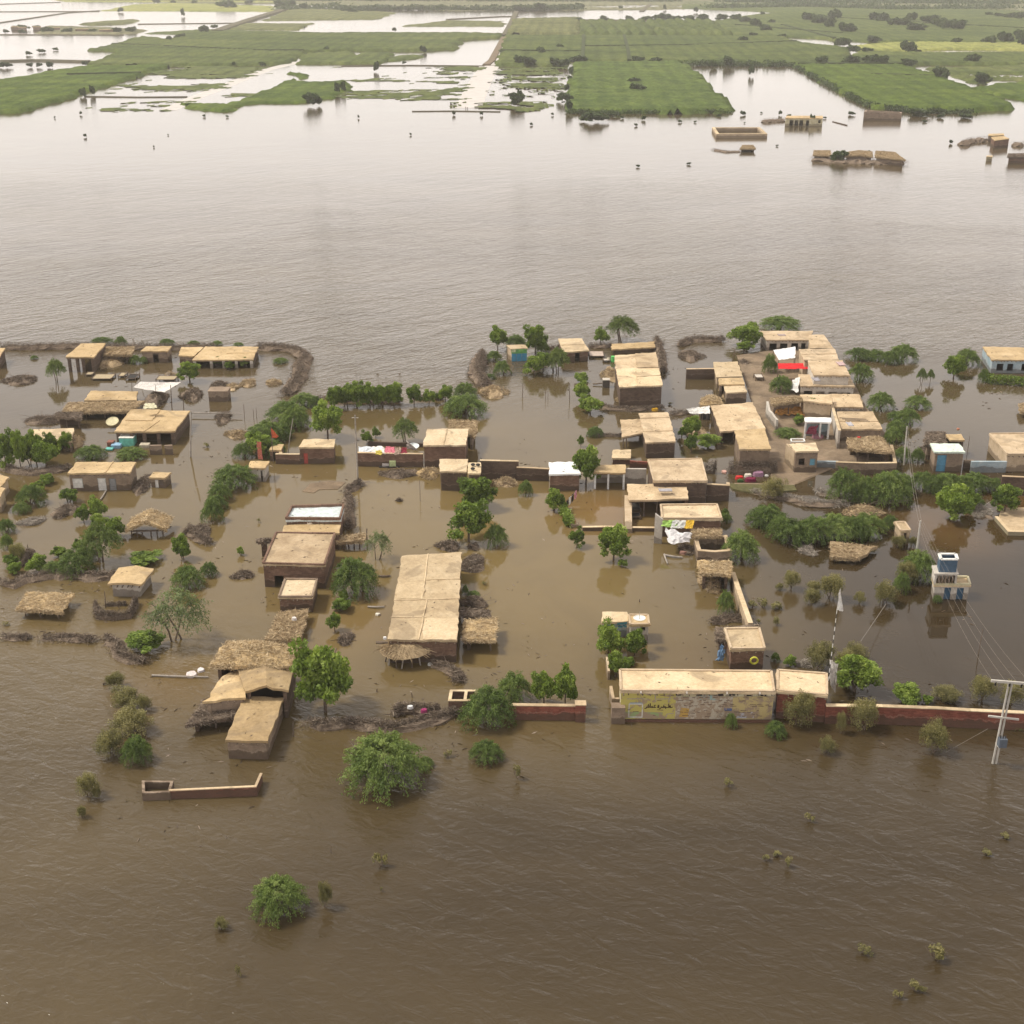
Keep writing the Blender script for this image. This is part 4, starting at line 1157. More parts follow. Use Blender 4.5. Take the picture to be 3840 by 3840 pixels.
# top right block on its mud island
house('E', [(905, 300), (1285, 300), (1325, 218), (848, 220)], 402, 'pale house with four dark window openings facing the yard', 'the four-window pale house', 'pale', 'mud', ops=[(930, 1000, 335, 398), (1030, 1100, 335, 398), (1135, 1200, 333, 398), (1228, 1283, 333, 395)])
house('E', [(1300, 375), (1510, 372), (1420, 252), (1285, 255)], 460, 'corner room joining the four-window house and the long range', 'the corner room', 'tan', 'mud', h=3.2)
house('E', [(1245, 482), (1560, 480), (1520, 378), (1195, 385)], 560, 'rear section of the long tan-roofed range', 'the long range rear section', 'tan', 'mud', h=3.4, seams=[(0, .5, 1, .5)])
house('E', [(1330, 618), (1660, 622), (1590, 484), (1275, 484)], 720, 'middle section of the long tan-roofed range', 'the long range middle section', 'pale', 'mud', h=3.4)
house('E', [(1212, 716), (1705, 722), (1662, 624), (1190, 612)], 830, 'white arcade house with dark arches below a flat roof', 'the white arcade house', 'pale', 'mud', ops=[(1240, 1322, 765, 825), (1355, 1438, 768, 825), (1473, 1553, 770, 825), (1590, 1680, 775, 825)], walls='frbl')
house('E', [(1520, 908), (1787, 908), (1740, 790), (1488, 790)], 985, 'plain tan-roofed room in front of the arcade', 'the plain arcade-side room', 'pale', 'mud')
house('E', [(955, 885), (1240, 850), (1225, 812), (945, 830)], 960, 'thin reed awning along the yard wall', 'the reed awning', 'mud', 'thatch', walls='b', posts=[965, 1120], post='pole', h=2.2, cat='awning', name='awning')
house('E', [(1240, 850), (1500, 880), (1495, 792), (1205, 795)], 985, 'low tan roof strip along the front of the arcade', 'the low tan roof strip', 'tan', 'mud', h=2.4)
house('F', [(25, 1130), (468, 1128), (370, 945), (-10, 945)], 1262, 'long-roofed house with ladder poles lying on its roof', 'the ladder-roof house', 'mud', 'mud', seams=[(0, .4, 1, .42)])
house('F', [(120, 1330), (575, 1365), (450, 1205), (110, 1225)], 1470, 'caved-in thatch ruin with a black open front', 'the caved-in thatch ruin', 'dark', 'thatch', walls='rb', posts=[205, 335, 550], post='pole', rough=.3, h=2.2, cat='ruin')
house('E', [(1165, 1310), (1382, 1308), (1345, 1230), (1110, 1242)], 1512, 'small brick house with a dark window at the lane end', 'the lane-end brick house', 'mud', 'pale', ops=[(1200, 1260, 1380, 1440), (1310, 1365, 1382, 1442, 'window', (.16, .38, .50))])
house('E', [(1250, 1040), (1490, 1045), (1488, 1003), (1250, 1003)], 1180, 'open yard shed with a white beam front and hanging cloths', 'the white-beam yard shed', 'blue', 'tin', walls='b', posts=[1256, 1400, 1482], post='white', cat='shed', name='shed', h=2.6)
# right edge
house('F', [(1600, 410), (1990, 412), (1990, 285), (1500, 275)], 552, 'pale blue fronted house with black doorways and red side wall', 'the pale blue fronted house', 'blue', 'yel', ops=[(1655, 1728, 455, 530), (1770, 1836, 455, 530), (1925, 1990, 455, 530)])
house('F', [(1010, 1365), (1322, 1365), (1262, 1278), (965, 1278)], 1572, 'small hut with a blue door and pale green roof', 'the blue-door hut', 'mud', 'green', ops=[(1015, 1140, 1402, 1560, 'door', TEAL)], cat='hut')
house('F', [(1170, 1242), (1322, 1240), (1280, 1180), (1118, 1182)], 1340, 'tan flat roof patch behind the blue-door hut', 'the roof behind the blue door', 'dark', 'yel', walls='rb', h=2.4, posts=[1190, 1310], post='pole', cat='shed')
house('F', [(900, 1290), (1120, 1280), (1110, 1160), (920, 1160)], 1380, 'collapsed rubble roof behind the blue-door hut', 'the rubble roof', 'mud', 'thatchd', h=2.2, rough=.25, cat='ruin')
house('F', [(1755, 1390), (2010, 1390), (2010, 1170), (1568, 1175)], 1572, 'pale house at the right edge with a sloping side veranda', 'the right-edge veranda house', 'tan', 'mud', parapet=('tan', .12))
house('F', [(1900, 950), (2010, 950), (2010, 865), (1880, 865)], 1010, 'small shack cut by the right picture edge in open water', 'the right-edge shack', 'dark', 'thatch', cat='shack')
house('L', [(650, 803), (768, 800), (702, 705), (588, 708)], 950, 'narrow pink-walled booth with a white door frame', 'the narrow booth', 'tan', 'pale', ops=[(695, 745, 818, 940)], parapet=('tan', .1), cat='booth', name='booth')
# front right
house('J', [(1160, 717), (1712, 717), (1668, 585), (1145, 590)], 880, 'brick house with rimmed roof and a plastic-sheet awning', 'the plastic-awning house', 'brick', 'pale', parapet=('tan', .2))
house('J', [(1450, 870), (1700, 870), (1690, 805), (1440, 805)], 960, 'low reed-mat roof between plastic awning and roofless room', 'the low reed-mat roof', 'mud', 'thatch', h=2.0, walls='rlb')
house('K', [(1250, 1055), (1500, 1072), (1650, 965), (1240, 925)], 1105, 'sunken straw hut below the drooping shrubs', 'the sunken straw hut', 'dark', 'thatch', walls='rlb', posts=[1270, 1380, 1490], post='pole', rough=.2, cat='hut', bulge=.3)
house('J', [(1505, 1205), (1800, 1210), (1790, 1095), (1500, 1100)], 1290, 'sagging straw roof in front of the roofless room', 'the sagging straw roof', 'dark', 'thatchy', walls='rlb', rough=.2, h=2.0)
house('J', [(625, 1655), (862, 1640), (850, 1555), (618, 1558)], 1800, 'small blue-white painted room behind two leafy trees', 'the blue-white room', 'blue', 'pale')
house('J', [(868, 1672), (1057, 1670), (1045, 1580), (858, 1578)], 1840, 'small pale room with a satellite dish on its roof', 'the dish-roofed room', 'pale', 'yel', ops=[(972, 1027, 1700, 1737)], parapet=('tan', .1))
house('Q', [(300, 1068), (1708, 1076), (1680, 885), (290, 872)], 1338, 'long roadside house with a yellow painted and lettered front', 'the long yellow-painted house', 'cream', 'pale', parapet=('tan', .14))
house('Q', [(1300, 690), (1622, 687), (1570, 495), (1240, 500)], 885, 'brick room with a rimmed roof and a yellow hoop on it', 'the yellow-hoop brick room', 'brick', 'pale', parapet=('tan', .16))
house('Q', [(1170, 600), (1270, 600), (1560, 470), (1160, 490)], 720, 'grey reed lean-to behind the yellow-hoop brick room', 'the grey reed lean-to', 'dark', 'thatchd', h=1.9, walls='b', posts=[1180], post='pole', cat='shed', name='lean_to')
house('R', [(510, 1065), (980, 1108), (975, 905), (512, 872)], 1315, 'dark red brick room joined to the long boundary wall', 'the red brick wall room', 'red', 'pale', parapet=('tan', .12))
# far ruins in the lake
house('X', [(580, 668), (795, 670), (792, 655), (590, 655)], 712, 'far arcaded ruin with dark arches standing in the lake', 'the far arcaded ruin', 'cream', 'yel', ops=[(605, 628, 680, 712), (634, 656, 680, 712), (662, 684, 680, 712), (700, 718, 680, 712), (770, 785, 678, 695)])
house('X', [(740, 878), (840, 882), (835, 852), (745, 852)], 908, 'left third of the far island ruin with dark interior', 'the island ruin left part', 'mud', 'thatch', walls='rlb', posts=[745, 790, 835])
house('X', [(920, 885), (1075, 888), (1070, 858), (925, 862)], 918, 'middle third of the far island ruin with low gable', 'the island ruin middle part', 'mud', 'thatch', ridge=.5)
house('X', [(1092, 888), (1256, 905), (1200, 862), (1095, 855)], 926, 'right third of the far island ruin with broken roof', 'the island ruin right part', 'mud', 'thatch', rough=.3)
house('X', [(1765, 795), (1850, 785), (1820, 770), (1745, 775)], 840, 'front one of two far brick boxes near the right edge', 'the front far brick box', 'brick', 'yel')
house('X', [(1730, 768), (1820, 765), (1818, 755), (1732, 757)], 800, 'rear one of two far brick boxes near the right edge', 'the rear far brick box', 'mud', 'yel')
house('X', [(1840, 888), (1960, 890), (1960, 868), (1845, 870)], 925, 'half-collapsed far house cut by the right picture edge', 'the half-collapsed far house', 'brick', 'thatchd')
house('X', [(325, 842), (412, 842), (398, 822), (340, 822)], 862, 'tiny black-fronted hut alone in the far lake', 'the tiny lake hut', 'dark', 'thatch', walls='rlb', cat='hut', posts=[330, 405], post='pole')
house('X', [(1718, 886), (1756, 886), (1754, 880), (1722, 880)], 911, 'small cream cube standing in the far lake', 'the cream lake cube', 'cream', 'pale', cat='hut')
for i, (x0, x1, yt, yb) in enumerate(((62, 105, 150, 165), (185, 232, 150, 166), (300, 340, 155, 176), (425, 500, 162, 184), (560, 640, 165, 186), (100, 150, 152, 166))):
    house('V', [(x0, yt + 2), (x1, yt + 2), (x1, yt), (x0, yt)], yb, 'low hut of the hazy far-left hamlet, ' + ['leftmost', 'third from left', 'fourth from left', 'fifth from left', 'rightmost', 'second from left'][i], 'the far-left hamlet', 'mud', 'yel', cat='hut', h=3.0)

# ------------------------------------------------------------------ walls and roofless rooms
wall_run('B', [(815, 1215, 1300), (1012, 1217, 1302)], 'low brick yard wall between gatehouse and red-door room', 'the low yard wall', 'brick', cap='pale')
wall_run('B', [(852, 1205, 1290), (830, 1140, 1225)], 'short side wall behind the narrow gatehouse', 'the short side wall', 'brick', cap='pale')
wall_run('C', [(102, 1202, 1322), (275, 1206, 1324), (680, 1214, 1330)], 'brown compound wall hung with drying clothes', 'the clothes-hung wall', 'brick', cap='mud')
wall_run('C', [(205, 1100, 1135), (700, 1118, 1150)], 'low back wall behind the drying clothes', 'the low back wall', 'dark')
wall_run('C', [(1218, 1272, 1445), (1380, 1276, 1445), (1545, 1280, 1440)], 'tall mud yard wall with two white gateposts', 'the tall mud yard wall', 'dark', cap='pale', rag=.12)
wall_run('C', [(1550, 1335, 1450), (1700, 1342, 1452), (1822, 1350, 1455)], 'lower broken mud wall next to the bright white-roofed room', 'the lower broken wall', 'dark', cap='mud', rag=.35)
wall_run('D', [(885, 1395, 1458), (1025, 1405, 1462)], 'ragged brick wall behind the tall plain-roofed house', 'the ragged brick wall', 'red', rag=.3)
wall_run('D', [(845, 1465, 1600), (1012, 1468, 1602)], 'grey wall with a blue lower half beside the veranda', 'the grey-blue wall', 'pale', h=None)
wall_run('J', [(858, 512, 640), (862, 793, 830)], 'tan yard wall running towards the water gate', 'the tan yard wall', 'tan', th=.8)
wall_run('J', [(458, 790, 820), (640, 786, 818), (832, 790, 820)], 'drowned yard wall top with tan coping beside leafy tree', 'the drowned wall top', 'brick', cap='pale')
wall_run('J', [(868, 792, 822), (1128, 796, 824)], 'front yard wall before the plastic-awning house', 'the front yard wall', 'brick', cap='pale')
wall_run('J', [(318, 655, 690), (345, 765, 790), (395, 762, 780)], 'low broken wall end overgrown with green', 'the broken wall end', 'tan')
wall_run('J', [(1582, 400, 545), (1765, 412, 550), (1762, 392, 470)], 'dark brown yard enclosure beside the tall plain-roofed house', 'the dark brown enclosure', 'dark', cap='mud')
wall_run('J', [(1118, 665, 930), (1160, 715, 935)], 'pale end wall of the plastic-awning house', 'the pale end wall', 'pale')
wall_run('J', [(1503, 1000, 1118), (1782, 1000, 1118), (1740, 872, 990), (1472, 884, 1000)], 'roofless square room with high brown walls', 'the roofless square room', 'mud', closed=True, cap='mud', rag=.15, name='roofless_room', cat='ruin', th=.35)
wall_run('Q', [(1325, 0, 60), (1405, 230, 380), (1480, 445, 560)], 'tall tan boundary wall with a thin red patch', 'the tall tan boundary wall', 'tan', cap='pale', th=.4)
wall_run('R', [(978, 1197, 1352), (1450, 1203, 1358), (1960, 1222, 1375), (2250, 1240, 1390), (2800, 1265, 1415)], 'long dark red brick boundary wall with pale coping', 'the long red boundary wall', 'red', cap='pale', th=.36)
wall_run('O', [(965, 950, 1078), (1605, 958, 1084), (1635, 948, 1088)], 'red brick front wall ending in a square pillar', 'the pillar-ended red wall', 'red', cap='mud', pier=[2])
wall_run('M', [(575, 1620, 1690), (805, 1612, 1680), (832, 1522, 1585), (572, 1520, 1588)], 'open brick tank at the end of the low red wall', 'the open brick tank', 'mud', closed=True, name='brick_tank', cat='tank', th=.22, rag=.15)
wall_run('M', [(815, 1606, 1678), (1590, 1570, 1652), (1640, 1456, 1530)], 'low red brick wall turning up at its right end', 'the low front red wall', 'red', cap='mud', th=.13)
wall_run('O', [(450, 912, 1035), (700, 912, 1035), (700, 825, 940), (465, 825, 940)], 'two-cell brick latrine with a white rim', 'the white-rimmed latrine', 'brick', closed=True, name='latrine', cat='latrine', cap='pale', th=.2)
wall_run('O', [(588, 912, 1035), (600, 826, 940)], 'white-topped partition in the two-cell latrine', 'the latrine partition', 'brick', cap='pale', th=.18)
wall_run('Q', [(272, 1195, 1340), (300, 1195, 1340)], 'square brick gatepost at the left end of the yellow house', 'the square brick gatepost', 'mud', th=.9, name='gatepost', cat='gatepost')
wall_run('Q', [(222, 1025, 1150), (240, 1130, 1200), (285, 1130, 1200)], 'small tan wall stub left of the yellow house', 'the small tan stub', 'tan', th=.25)
wall_run('Q', [(185, 760, 850), (200, 880, 960)], 'thin tan wall behind the three leafy bushes', 'the thin tan wall', 'tan', th=.2)
wall_run('E', [(188, 566, 655), (430, 562, 655)], 'low brown yard wall standing in the lake', 'the low brown lake wall', 'dark', cap='mud')
wall_run('E', [(915, 860, 1000), (955, 960, 1060), (1000, 1020, 1120)], 'broken white yard wall along the lane', 'the broken white wall', 'pale', th=.3, rag=.5)
wall_run('E', [(1490, 870, 960), (1565, 1120, 1290)], 'tall white side wall of the inner yard', 'the tall white side wall', 'pale', cap='pale', th=.3)
wall_run('E', [(1095, 1245, 1330), (1165, 1315, 1520)], 'tan side wall of the lane-end house', 'the tan lane-side wall', 'tan', h=2.6)
wall_run('E', [(1372, 1397, 1460), (1545, 1400, 1462)], 'low blue yard wall beside the lane-end house', 'the low blue yard wall', 'blue')
wall_run('F', [(0, 1473, 1580), (300, 1482, 1600), (600, 1480, 1590), (560, 1300, 1400)], 'brown yard wall in front of the caved-in ruin', 'the brown ruin wall', 'mud', cap='pale')
wall_run('E', [(625, 1600, 1612), (1150, 1608, 1620)], 'narrow pale kerb edging the flooded lane mouth', 'the pale lane kerb', 'tan', th=.3, name='kerb_wall')
wall_run('F', [(1400, 1462, 1575), (1740, 1462, 1575)], 'peeling blue-grey yard wall with dark stains', 'the peeling blue-grey wall', 'blue')
wall_run('F', [(1325, 1450, 1530), (1400, 1452, 1530)], 'short brown wall stub beside the blue-grey wall', 'the short brown stub', 'mud')
wall_run('L', [(1720, 238, 420), (1990, 250, 440)], 'dark brown wall with leaning sticks at the right edge', 'the dark right-edge wall', 'dark', cap='mud')
wall_run('L', [(1650, 662, 700), (1778, 808, 845), (1990, 812, 850)], 'pale yellow low wall of a silted-up enclosure', 'the pale yellow enclosure', 'cream', cap='pale')
wall_run('X', [(198, 758, 780), (470, 757, 778), (430, 722, 740), (175, 722, 742)], 'far yellow walled rectangle standing in the lake', 'the far yellow rectangle', 'tan', closed=True, cap='pale', th=1.0, name='walled_enclosure', cat='enclosure')
wall_run('X', [(1033, 632, 680), (1234, 640, 682), (1236, 634, 672), (1105, 628, 668), (1040, 622, 664)], 'far roofless brick compound at the field edge', 'the far brick compound', 'mud', closed=True, name='walled_enclosure', cat='enclosure', th=.8)
wall_run('X', [(480, 685, 690), (580, 684, 690)], 'far broken wall line left of the arcaded ruin', 'the far broken wall line', 'dark')
wall_run('X', [(850, 686, 690), (930, 706, 711)], 'far slanting wall line right of the arcaded ruin', 'the far slanting wall line', 'dark')

# ------------------------------------------------------------------ mud island under the top right block
def ground_patch(name, pts, z, m, cat=None, label=None, kind='structure'):
    b = MB(); G = [P(*q, z) for q in pts]
    c = sum(G, Vector()) / len(G)
    big = [Vector((c.x + (g.x - c.x) * 1.06, c.y + (g.y - c.y) * 1.06, -.5)) for g in G]
    b.prism(big, G)
    o = b.build(name, m); tag(o, label, cat, None, kind)
    return o
MUD = mat('mudg', m_roof, (0.12, 0.088, 0.06), (0.20, 0.148, 0.098), (0.27, 0.20, 0.135), 0.7)
ground_patch('mud_lane', [('E', 640, 440), ('E', 900, 400), ('E', 1300, 380), ('E', 1700, 700), ('E', 1800, 900), ('F', 500, 1180), ('F', 600, 1500), ('F', 0, 1500), ('E', 1180, 1590), ('E', 960, 1600), ('E', 900, 1250), ('E', 760, 820)], .12, MUD)
ground_patch('silted_yard', [('L', 1660, 700), ('L', 1785, 820), ('L', 2000, 822), ('L', 2000, 560), ('L', 1700, 560)], .22, ROOF())
ground_patch('mud_bank', [('E', 560, 1600), ('E', 1150, 1610), ('E', 1180, 1660), ('E', 820, 1690), ('E', 600, 1650)], .16, mat('bankg', m_flat, (0.12, 0.11, 0.05, 1), 0.5, 0.95, 0.1, 2.0, 0.5))
ground_patch('mud_shoal', [('B', 1050, 1550), ('B', 1120, 1480), ('B', 1300, 1455), ('B', 1440, 1470), ('B', 1370, 1530), ('B', 1200, 1535), ('B', 1150, 1565)], .05, MUD)

# ------------------------------------------------------------------ blue and white pump house with roof tank (right)
def pump_house():
    S = 'L'
    h = hsolve(S, 1368, 1520)
    FL, FR, BR, BL = [P(S, x, y, h) for x, y in ((998, 1366), (1384, 1368), (1356, 1282), (972, 1284))]
    loc = (FL + FR + BR + BL) / 4; loc.z = 0
    root = empty('pump_house', loc); tag(root, 'cream pump house with blue doors and a blue tank on its roof', 'pump house')
    LAND.append(('the blue-tank pump house', loc.x, loc.y))
    q = [FL, FR, BR, BL]
    b = MB()
    hs = [(.295, .49, -.6, h * .80), (.665, .865, -.6, h * .78)]
    w = shrink(q, .15)
    for (i, j), hh in (((0, 1), hs), ((1, 2), []), ((2, 3), []), ((3, 0), [])):
        A, B = w[i], w[j]; mid = (A + B) / 2; d = B - A; n = Vector((-d.y, d.x, 0)).normalized()
        if n.dot(loc - Vector((mid.x, mid.y, 0))) < 0: n = -n
        wall_panel(b, A, B, -.9, h - .18, .25, hh, n)
    b.build('wall', WALL('pale'), root)
    for u0, u1, z0, z1 in hs:
        a, c = w[0].lerp(w[1], u0), w[0].lerp(w[1], u1)
        db = MB(); db.prism([(a.x, a.y + .1, z0), (c.x, c.y + .1, z0), (c.x, c.y + .16, z0), (a.x, a.y + .16, z0)], [(a.x, a.y + .1, z1), (c.x, c.y + .1, z1), (c.x, c.y + .16, z1), (a.x, a.y + .16, z1)])
        db.build('door', PAINT(.03, .08, .14), root)
    b = MB(); roof_sheet(b, q, .18, .02, 0, .01, 0, 0, 3); b.build('roof', ROOF_PALE(), root)
    for i in range(4):
        b = MB(); b.beam(shrink(q, .1)[i] + Vector((0, 0, .1)), shrink(q, .1)[(i + 1) % 4] + Vector((0, 0, .1)), .2, .2); b.build('parapet', WALL('cream'), root)
    # left porch block with its slab, the blue tank above
    f = lambda u, v, z: Vector(((FL.lerp(FR, u)).lerp(BL.lerp(BR, u), v).x, (FL.lerp(FR, u)).lerp(BL.lerp(BR, u), v).y, z))
    zs = h + 1.35
    b = MB(); b.prism([f(-.03, -.05, zs - .2), f(.62, -.05, zs - .2), f(.62, 1.0, zs - .2), f(-.03, 1.0, zs - .2)], [f(-.03, -.05, zs), f(.62, -.05, zs), f(.62, 1.0, zs), f(-.03, 1.0, zs)])
    b.build('slab', WALL('pale'), root)
    b = MB()
    wall_panel(b, f(0, .98, 0), f(0, .02, 0), h, zs - .2, .2, [], Vector((1, 0, 0)))
    wall_panel(b, f(.6, .02, 0), f(.6, .98, 0), h, zs - .2, .2, [], Vector((-1, 0, 0)))
    wall_panel(b, f(0, .98, 0), f(.6, .98, 0), h, zs - .2, .2, [], Vector((0, -1, 0)))
    b.build('upper_wall', WALL('pale'), root)
    for k in range(5):
        b = MB(); p = f(.12 + .09 * k, .04, 0); b.box((p.x, p.y), .1, .1, h + .2, zs - .2); b.build('bar', WALL('mud'), root)
    zt = zs + 1.35
    b = MB(); o = [f(.1, .12, 0), f(.56, .12, 0), f(.56, .85, 0), f(.1, .85, 0)]; c = sum(o, Vector()) / 4
    for i in range(4):
        A, B = o[i], o[(i + 1) % 4]; d = B - A; n = Vector((-d.y, d.x, 0)).normalized()
        if n.dot(c - (A + B) / 2) < 0: n = -n
        wall_panel(b, A, B, zs, zt, .16, [], n)
    b.build('tank', PAINT(.06, .11, .17), root)
    for i in range(4):
        b = MB(); A, B = o[i], o[(i + 1) % 4]; A = A.lerp(c, .05); B = B.lerp(c, .05); b.beam(A + Vector((0, 0, zt + .06)), B + Vector((0, 0, zt + .06)), .3, .12); b.build('tank_rim', PAINT(.70, .70, .66), root)
pump_house()

# ------------------------------------------------------------------ poles, wires, flags
def wire(name, a, b_, sag, label, r=.022, grp=None, m=None):
    b = MB(); n = 14
    a, c = Vector(a), Vector(b_)
    b.tube([a.lerp(c, i / n) - Vector((0, 0, sag * (1 - (2 * i / n - 1) ** 2))) for i in range(n + 1)], r, r, 4)
    return tag(b.build(name, m or PAINT(.22, .19, .16)), label, 'wire', grp)

def concrete_pole(s, xb, yb, xt, yt, label, r=.16):
    g = P(s, xb, yb); h = hsolve(s, yt, yb); t = P(s, xt, yt, h)
    root = empty('utility_pole', (g.x, g.y, 0)); tag(root, label, 'utility pole')
    b = MB(); b.tube([(g.x, g.y, -1), t], r, r * .65, 6); b.build('shaft', CONC(), root)
    return root, g, t
# the transformer pole at the right
g = P('S', 1620, 1830); g2 = P('S', 1640, 1815)
hp = hsolve('S', 985, 1830); tp = P('S', 1795, 985, hp)
root = empty('transformer_pole', (g.x, g.y, 0)); tag(root, 'twin-shaft concrete pole with crossarms and a grey transformer', 'utility pole')
LAND.append(('the transformer pole', g.x, g.y))
for k, gg in ((-.13, g), (.13, g)):
    b = MB(); b.tube([(gg.x + k, gg.y, -1), (tp.x + k, tp.y, hp)], .10, .085, 6); b.build('shaft', CONC(), root)
top = Vector((tp.x, tp.y, hp))
b = MB(); arm0 = top + Vector((-1.55, 0, .1)); arm1 = top + Vector((2.3, -.2, -.15)); b.beam(arm0, arm1, .14, .2); b.build('crossarm', CONC(), root)
for k in (0.1, .38, .62, .9):
    b = MB(); p = arm0.lerp(arm1, k); b.tube([p + Vector((0, 0, -.05)), p + Vector((0, 0, -.38))], .09, .07, 6); b.build('insulator', DARK(), root)
ax = Vector((g.x, g.y, 0)).lerp(top, .58)
b = MB(); b.beam(ax + Vector((-1.25, -.1, .12)), ax + Vector((1.2, -.1, -.2)), .12, .14); b.build('crossarm', CONC(), root)
ax = Vector((g.x, g.y, 0)).lerp(top, .30)
b = MB(); b.box((ax.x + .12, ax.y - .45), .62, .5, ax.z - .35, ax.z + .4); b.build('transformer', PAINT(.10, .12, .15), root)
for k in (-.2, 0, .2):
    b = MB(); b.tube([(ax.x + .12 + k, ax.y - .45, ax.z + .4), (ax.x + .12 + k, ax.y - .45, ax.z + .66)], .05, .04, 5); b.build('bushing', DARK(), root)
for k in (-.28, .28):
    b = MB(); b.beam((ax.x + .12 + k, ax.y - .6, ax.z - .38), (ax.x + .12 + k, ax.y + .1, ax.z - .38), .07, .07); b.build('bracket', CONC(), root)
r2, gp, tp2 = concrete_pole('L', 800, 1180, 860, 698, 'plain concrete pole rising through the shrub left of the pump house', .13)
LAND.append(('the plain concrete pole', gp.x, gp.y))
r3, gp3, tp3 = concrete_pole('F', 690, 1500, 722, 1100, 'slim concrete pole behind the big drooping shrubs', .11)
wire('guy_wire', tp3, (gp3.x + 1.0, gp3.y + 1, 0), 0, 'stay rope beside the slim concrete pole', .02)
for k in range(4):
    a = arm0.lerp(arm1, (.1, .38, .62, .9)[k]) + Vector((0, 0, -.35))
    nth = ('leftmost', 'second', 'third', 'rightmost')[k]
    wire('power_line', a, tp2 + Vector((-.3 + .2 * k, 0, -.1)), 1.2, nth + ' overhead wire between transformer pole and plain pole', grp='overhead wires at the right', r=.009)
    wire('power_line', a, a + Vector((40, -22, 1.0)), 1.0, nth + ' overhead wire leaving the transformer pole to the right', grp='overhead wires leaving the picture', r=.009)
for k in range(2):
    wire('power_line', tp2 + Vector((-.15 + .3 * k, 0, -.1)), tp3 + Vector((-.1 + .2 * k, 0, -.1)), .8, ('left', 'right')[k] + ' overhead wire between the plain and the slim pole', grp='overhead wires further back', r=.016)
wire('guy_wire', Vector((g.x - 3.4, g.y + 1.6, 0)), ax + Vector((-1, 0, 1)), 0, 'stay wire running into water left of the transformer pole', .02)
wire('guy_wire', P('R', 1275, 615, 2.2), P('R', 1505, 275, 1.0), 0, 'pale rope stretched from the olive shrubs across the water', .03)
# other poles
o, gA, tA = pole('A', 1722, 1240, 1733, 825, 'tall weathered pole standing in front of the large pillared house', 'tall_pole', .12, GREYWOOD())
LAND.append(('the tall weathered pole', gA.x, gA.y))
gB = P('C', 103, 1465); hB = hsolve('C', 860, 1465); tB = P('C', 75, 860, hB)
root = empty('tall_pole', gB); tag(root, 'tall thin pole in the channel beside the clothes-hung wall', 'pole'); LAND.append(('the tall channel pole', gB.x, gB.y))
b = MB(); b.tube([Vector((gB.x, gB.y, -.8)), tB], .11, .08, 6); b.build('shaft', GREYWOOD(), root)
b = MB(); b.beam(tB + Vector((-.4, 0, -.35)), tB + Vector((.4, 0, -.35)), .08, .08); b.build('crossarm', CONC(), root)
pole('B', 912, 1205, 962, 895, 'leaning pole behind the low yard wall', 'leaning_pole', .06, GREYWOOD())
b = MB(); b.tube([P('A', 1730, 840, .5), P('B', 500, 848, .5)], .1, .07, 6); tag(b.build('floating_log', GREYWOOD()), 'long straight pole lying from the pillared house over the water', 'pole')
for i, (s, xb, yb, xt, yt, r) in enumerate((('B', 520, 905, 515, 760, .04), ('B', 605, 890, 600, 810, .04), ('B', 630, 880, 628, 795, .04), ('D', 330, 850, 322, 685, .05),
      ('D', 112, 780, 112, 765, .04), ('C', 1588, 700, 1595, 575, .06), ('C', 1800, 720, 1802, 640, .04), ('C', 1822, 715, 1822, 645, .04), ('A', 1265, 545, 1272, 400, .05),
      ('A', 1012, 500, 1010, 440, .05), ('A', 1130, 520, 1135, 460, .05), ('A', 1230, 500, 1235, 450, .05), ('A', 1555, 800, 1545, 590, .08), ('A', 1662, 805, 1660, 670, .07),
      ('A', 1412, 740, 1410, 590, .05), ('A', 1190, 632, 1192, 560, .05), ('G', 255, 860, 250, 825, .05), ('G', 495, 870, 500, 830, .05), ('G', 395, 1690, 398, 1610, .04), ('G', 412, 1685, 408, 1605, .04),
      ('G', 232, 1700, 240, 1645, .05), ('G', 950, 1400, 945, 1245, .05), ('G', 1070, 1400, 1080, 1330, .05), ('C', 665, 1640, 660, 1450, .035), ('N', 1000, 1195, 1000, 1165, .06),
      ('N', 240, 1600, 238, 1465, .05), ('S', 1460, 700, 1508, 440, .045), ('Q', 480, 258, 482, 235, .06), ('W', 705, 618, 704, 604, .16), ('W', 714, 620, 714, 606, .16), ('D', 1800, 490, 1830, 380, .07), ('F', 1350, 1345, 1370, 1200, .04),
      ('T', 1048, 190, 1047, 140, .03), ('O', 105, 880, 103, 840, .05), ('L', 1920, 420, 1910, 280, .05), ('L', 1830, 330, 1800, 275, .05), ('H', 1635, 790, 1632, 680, .08))):
    o, gg, tt = pole(s, xb, yb, xt, yt, 'tmp', 'stake', r)
    TREES.append([o, 'stake', 9 if hsolve(s, yt, yb) > 3 else 4, 1, None])
LOOK['stake'] = ('stake', 'thin wooden stake in the water', 'stake', 'stakes and poles in the water')

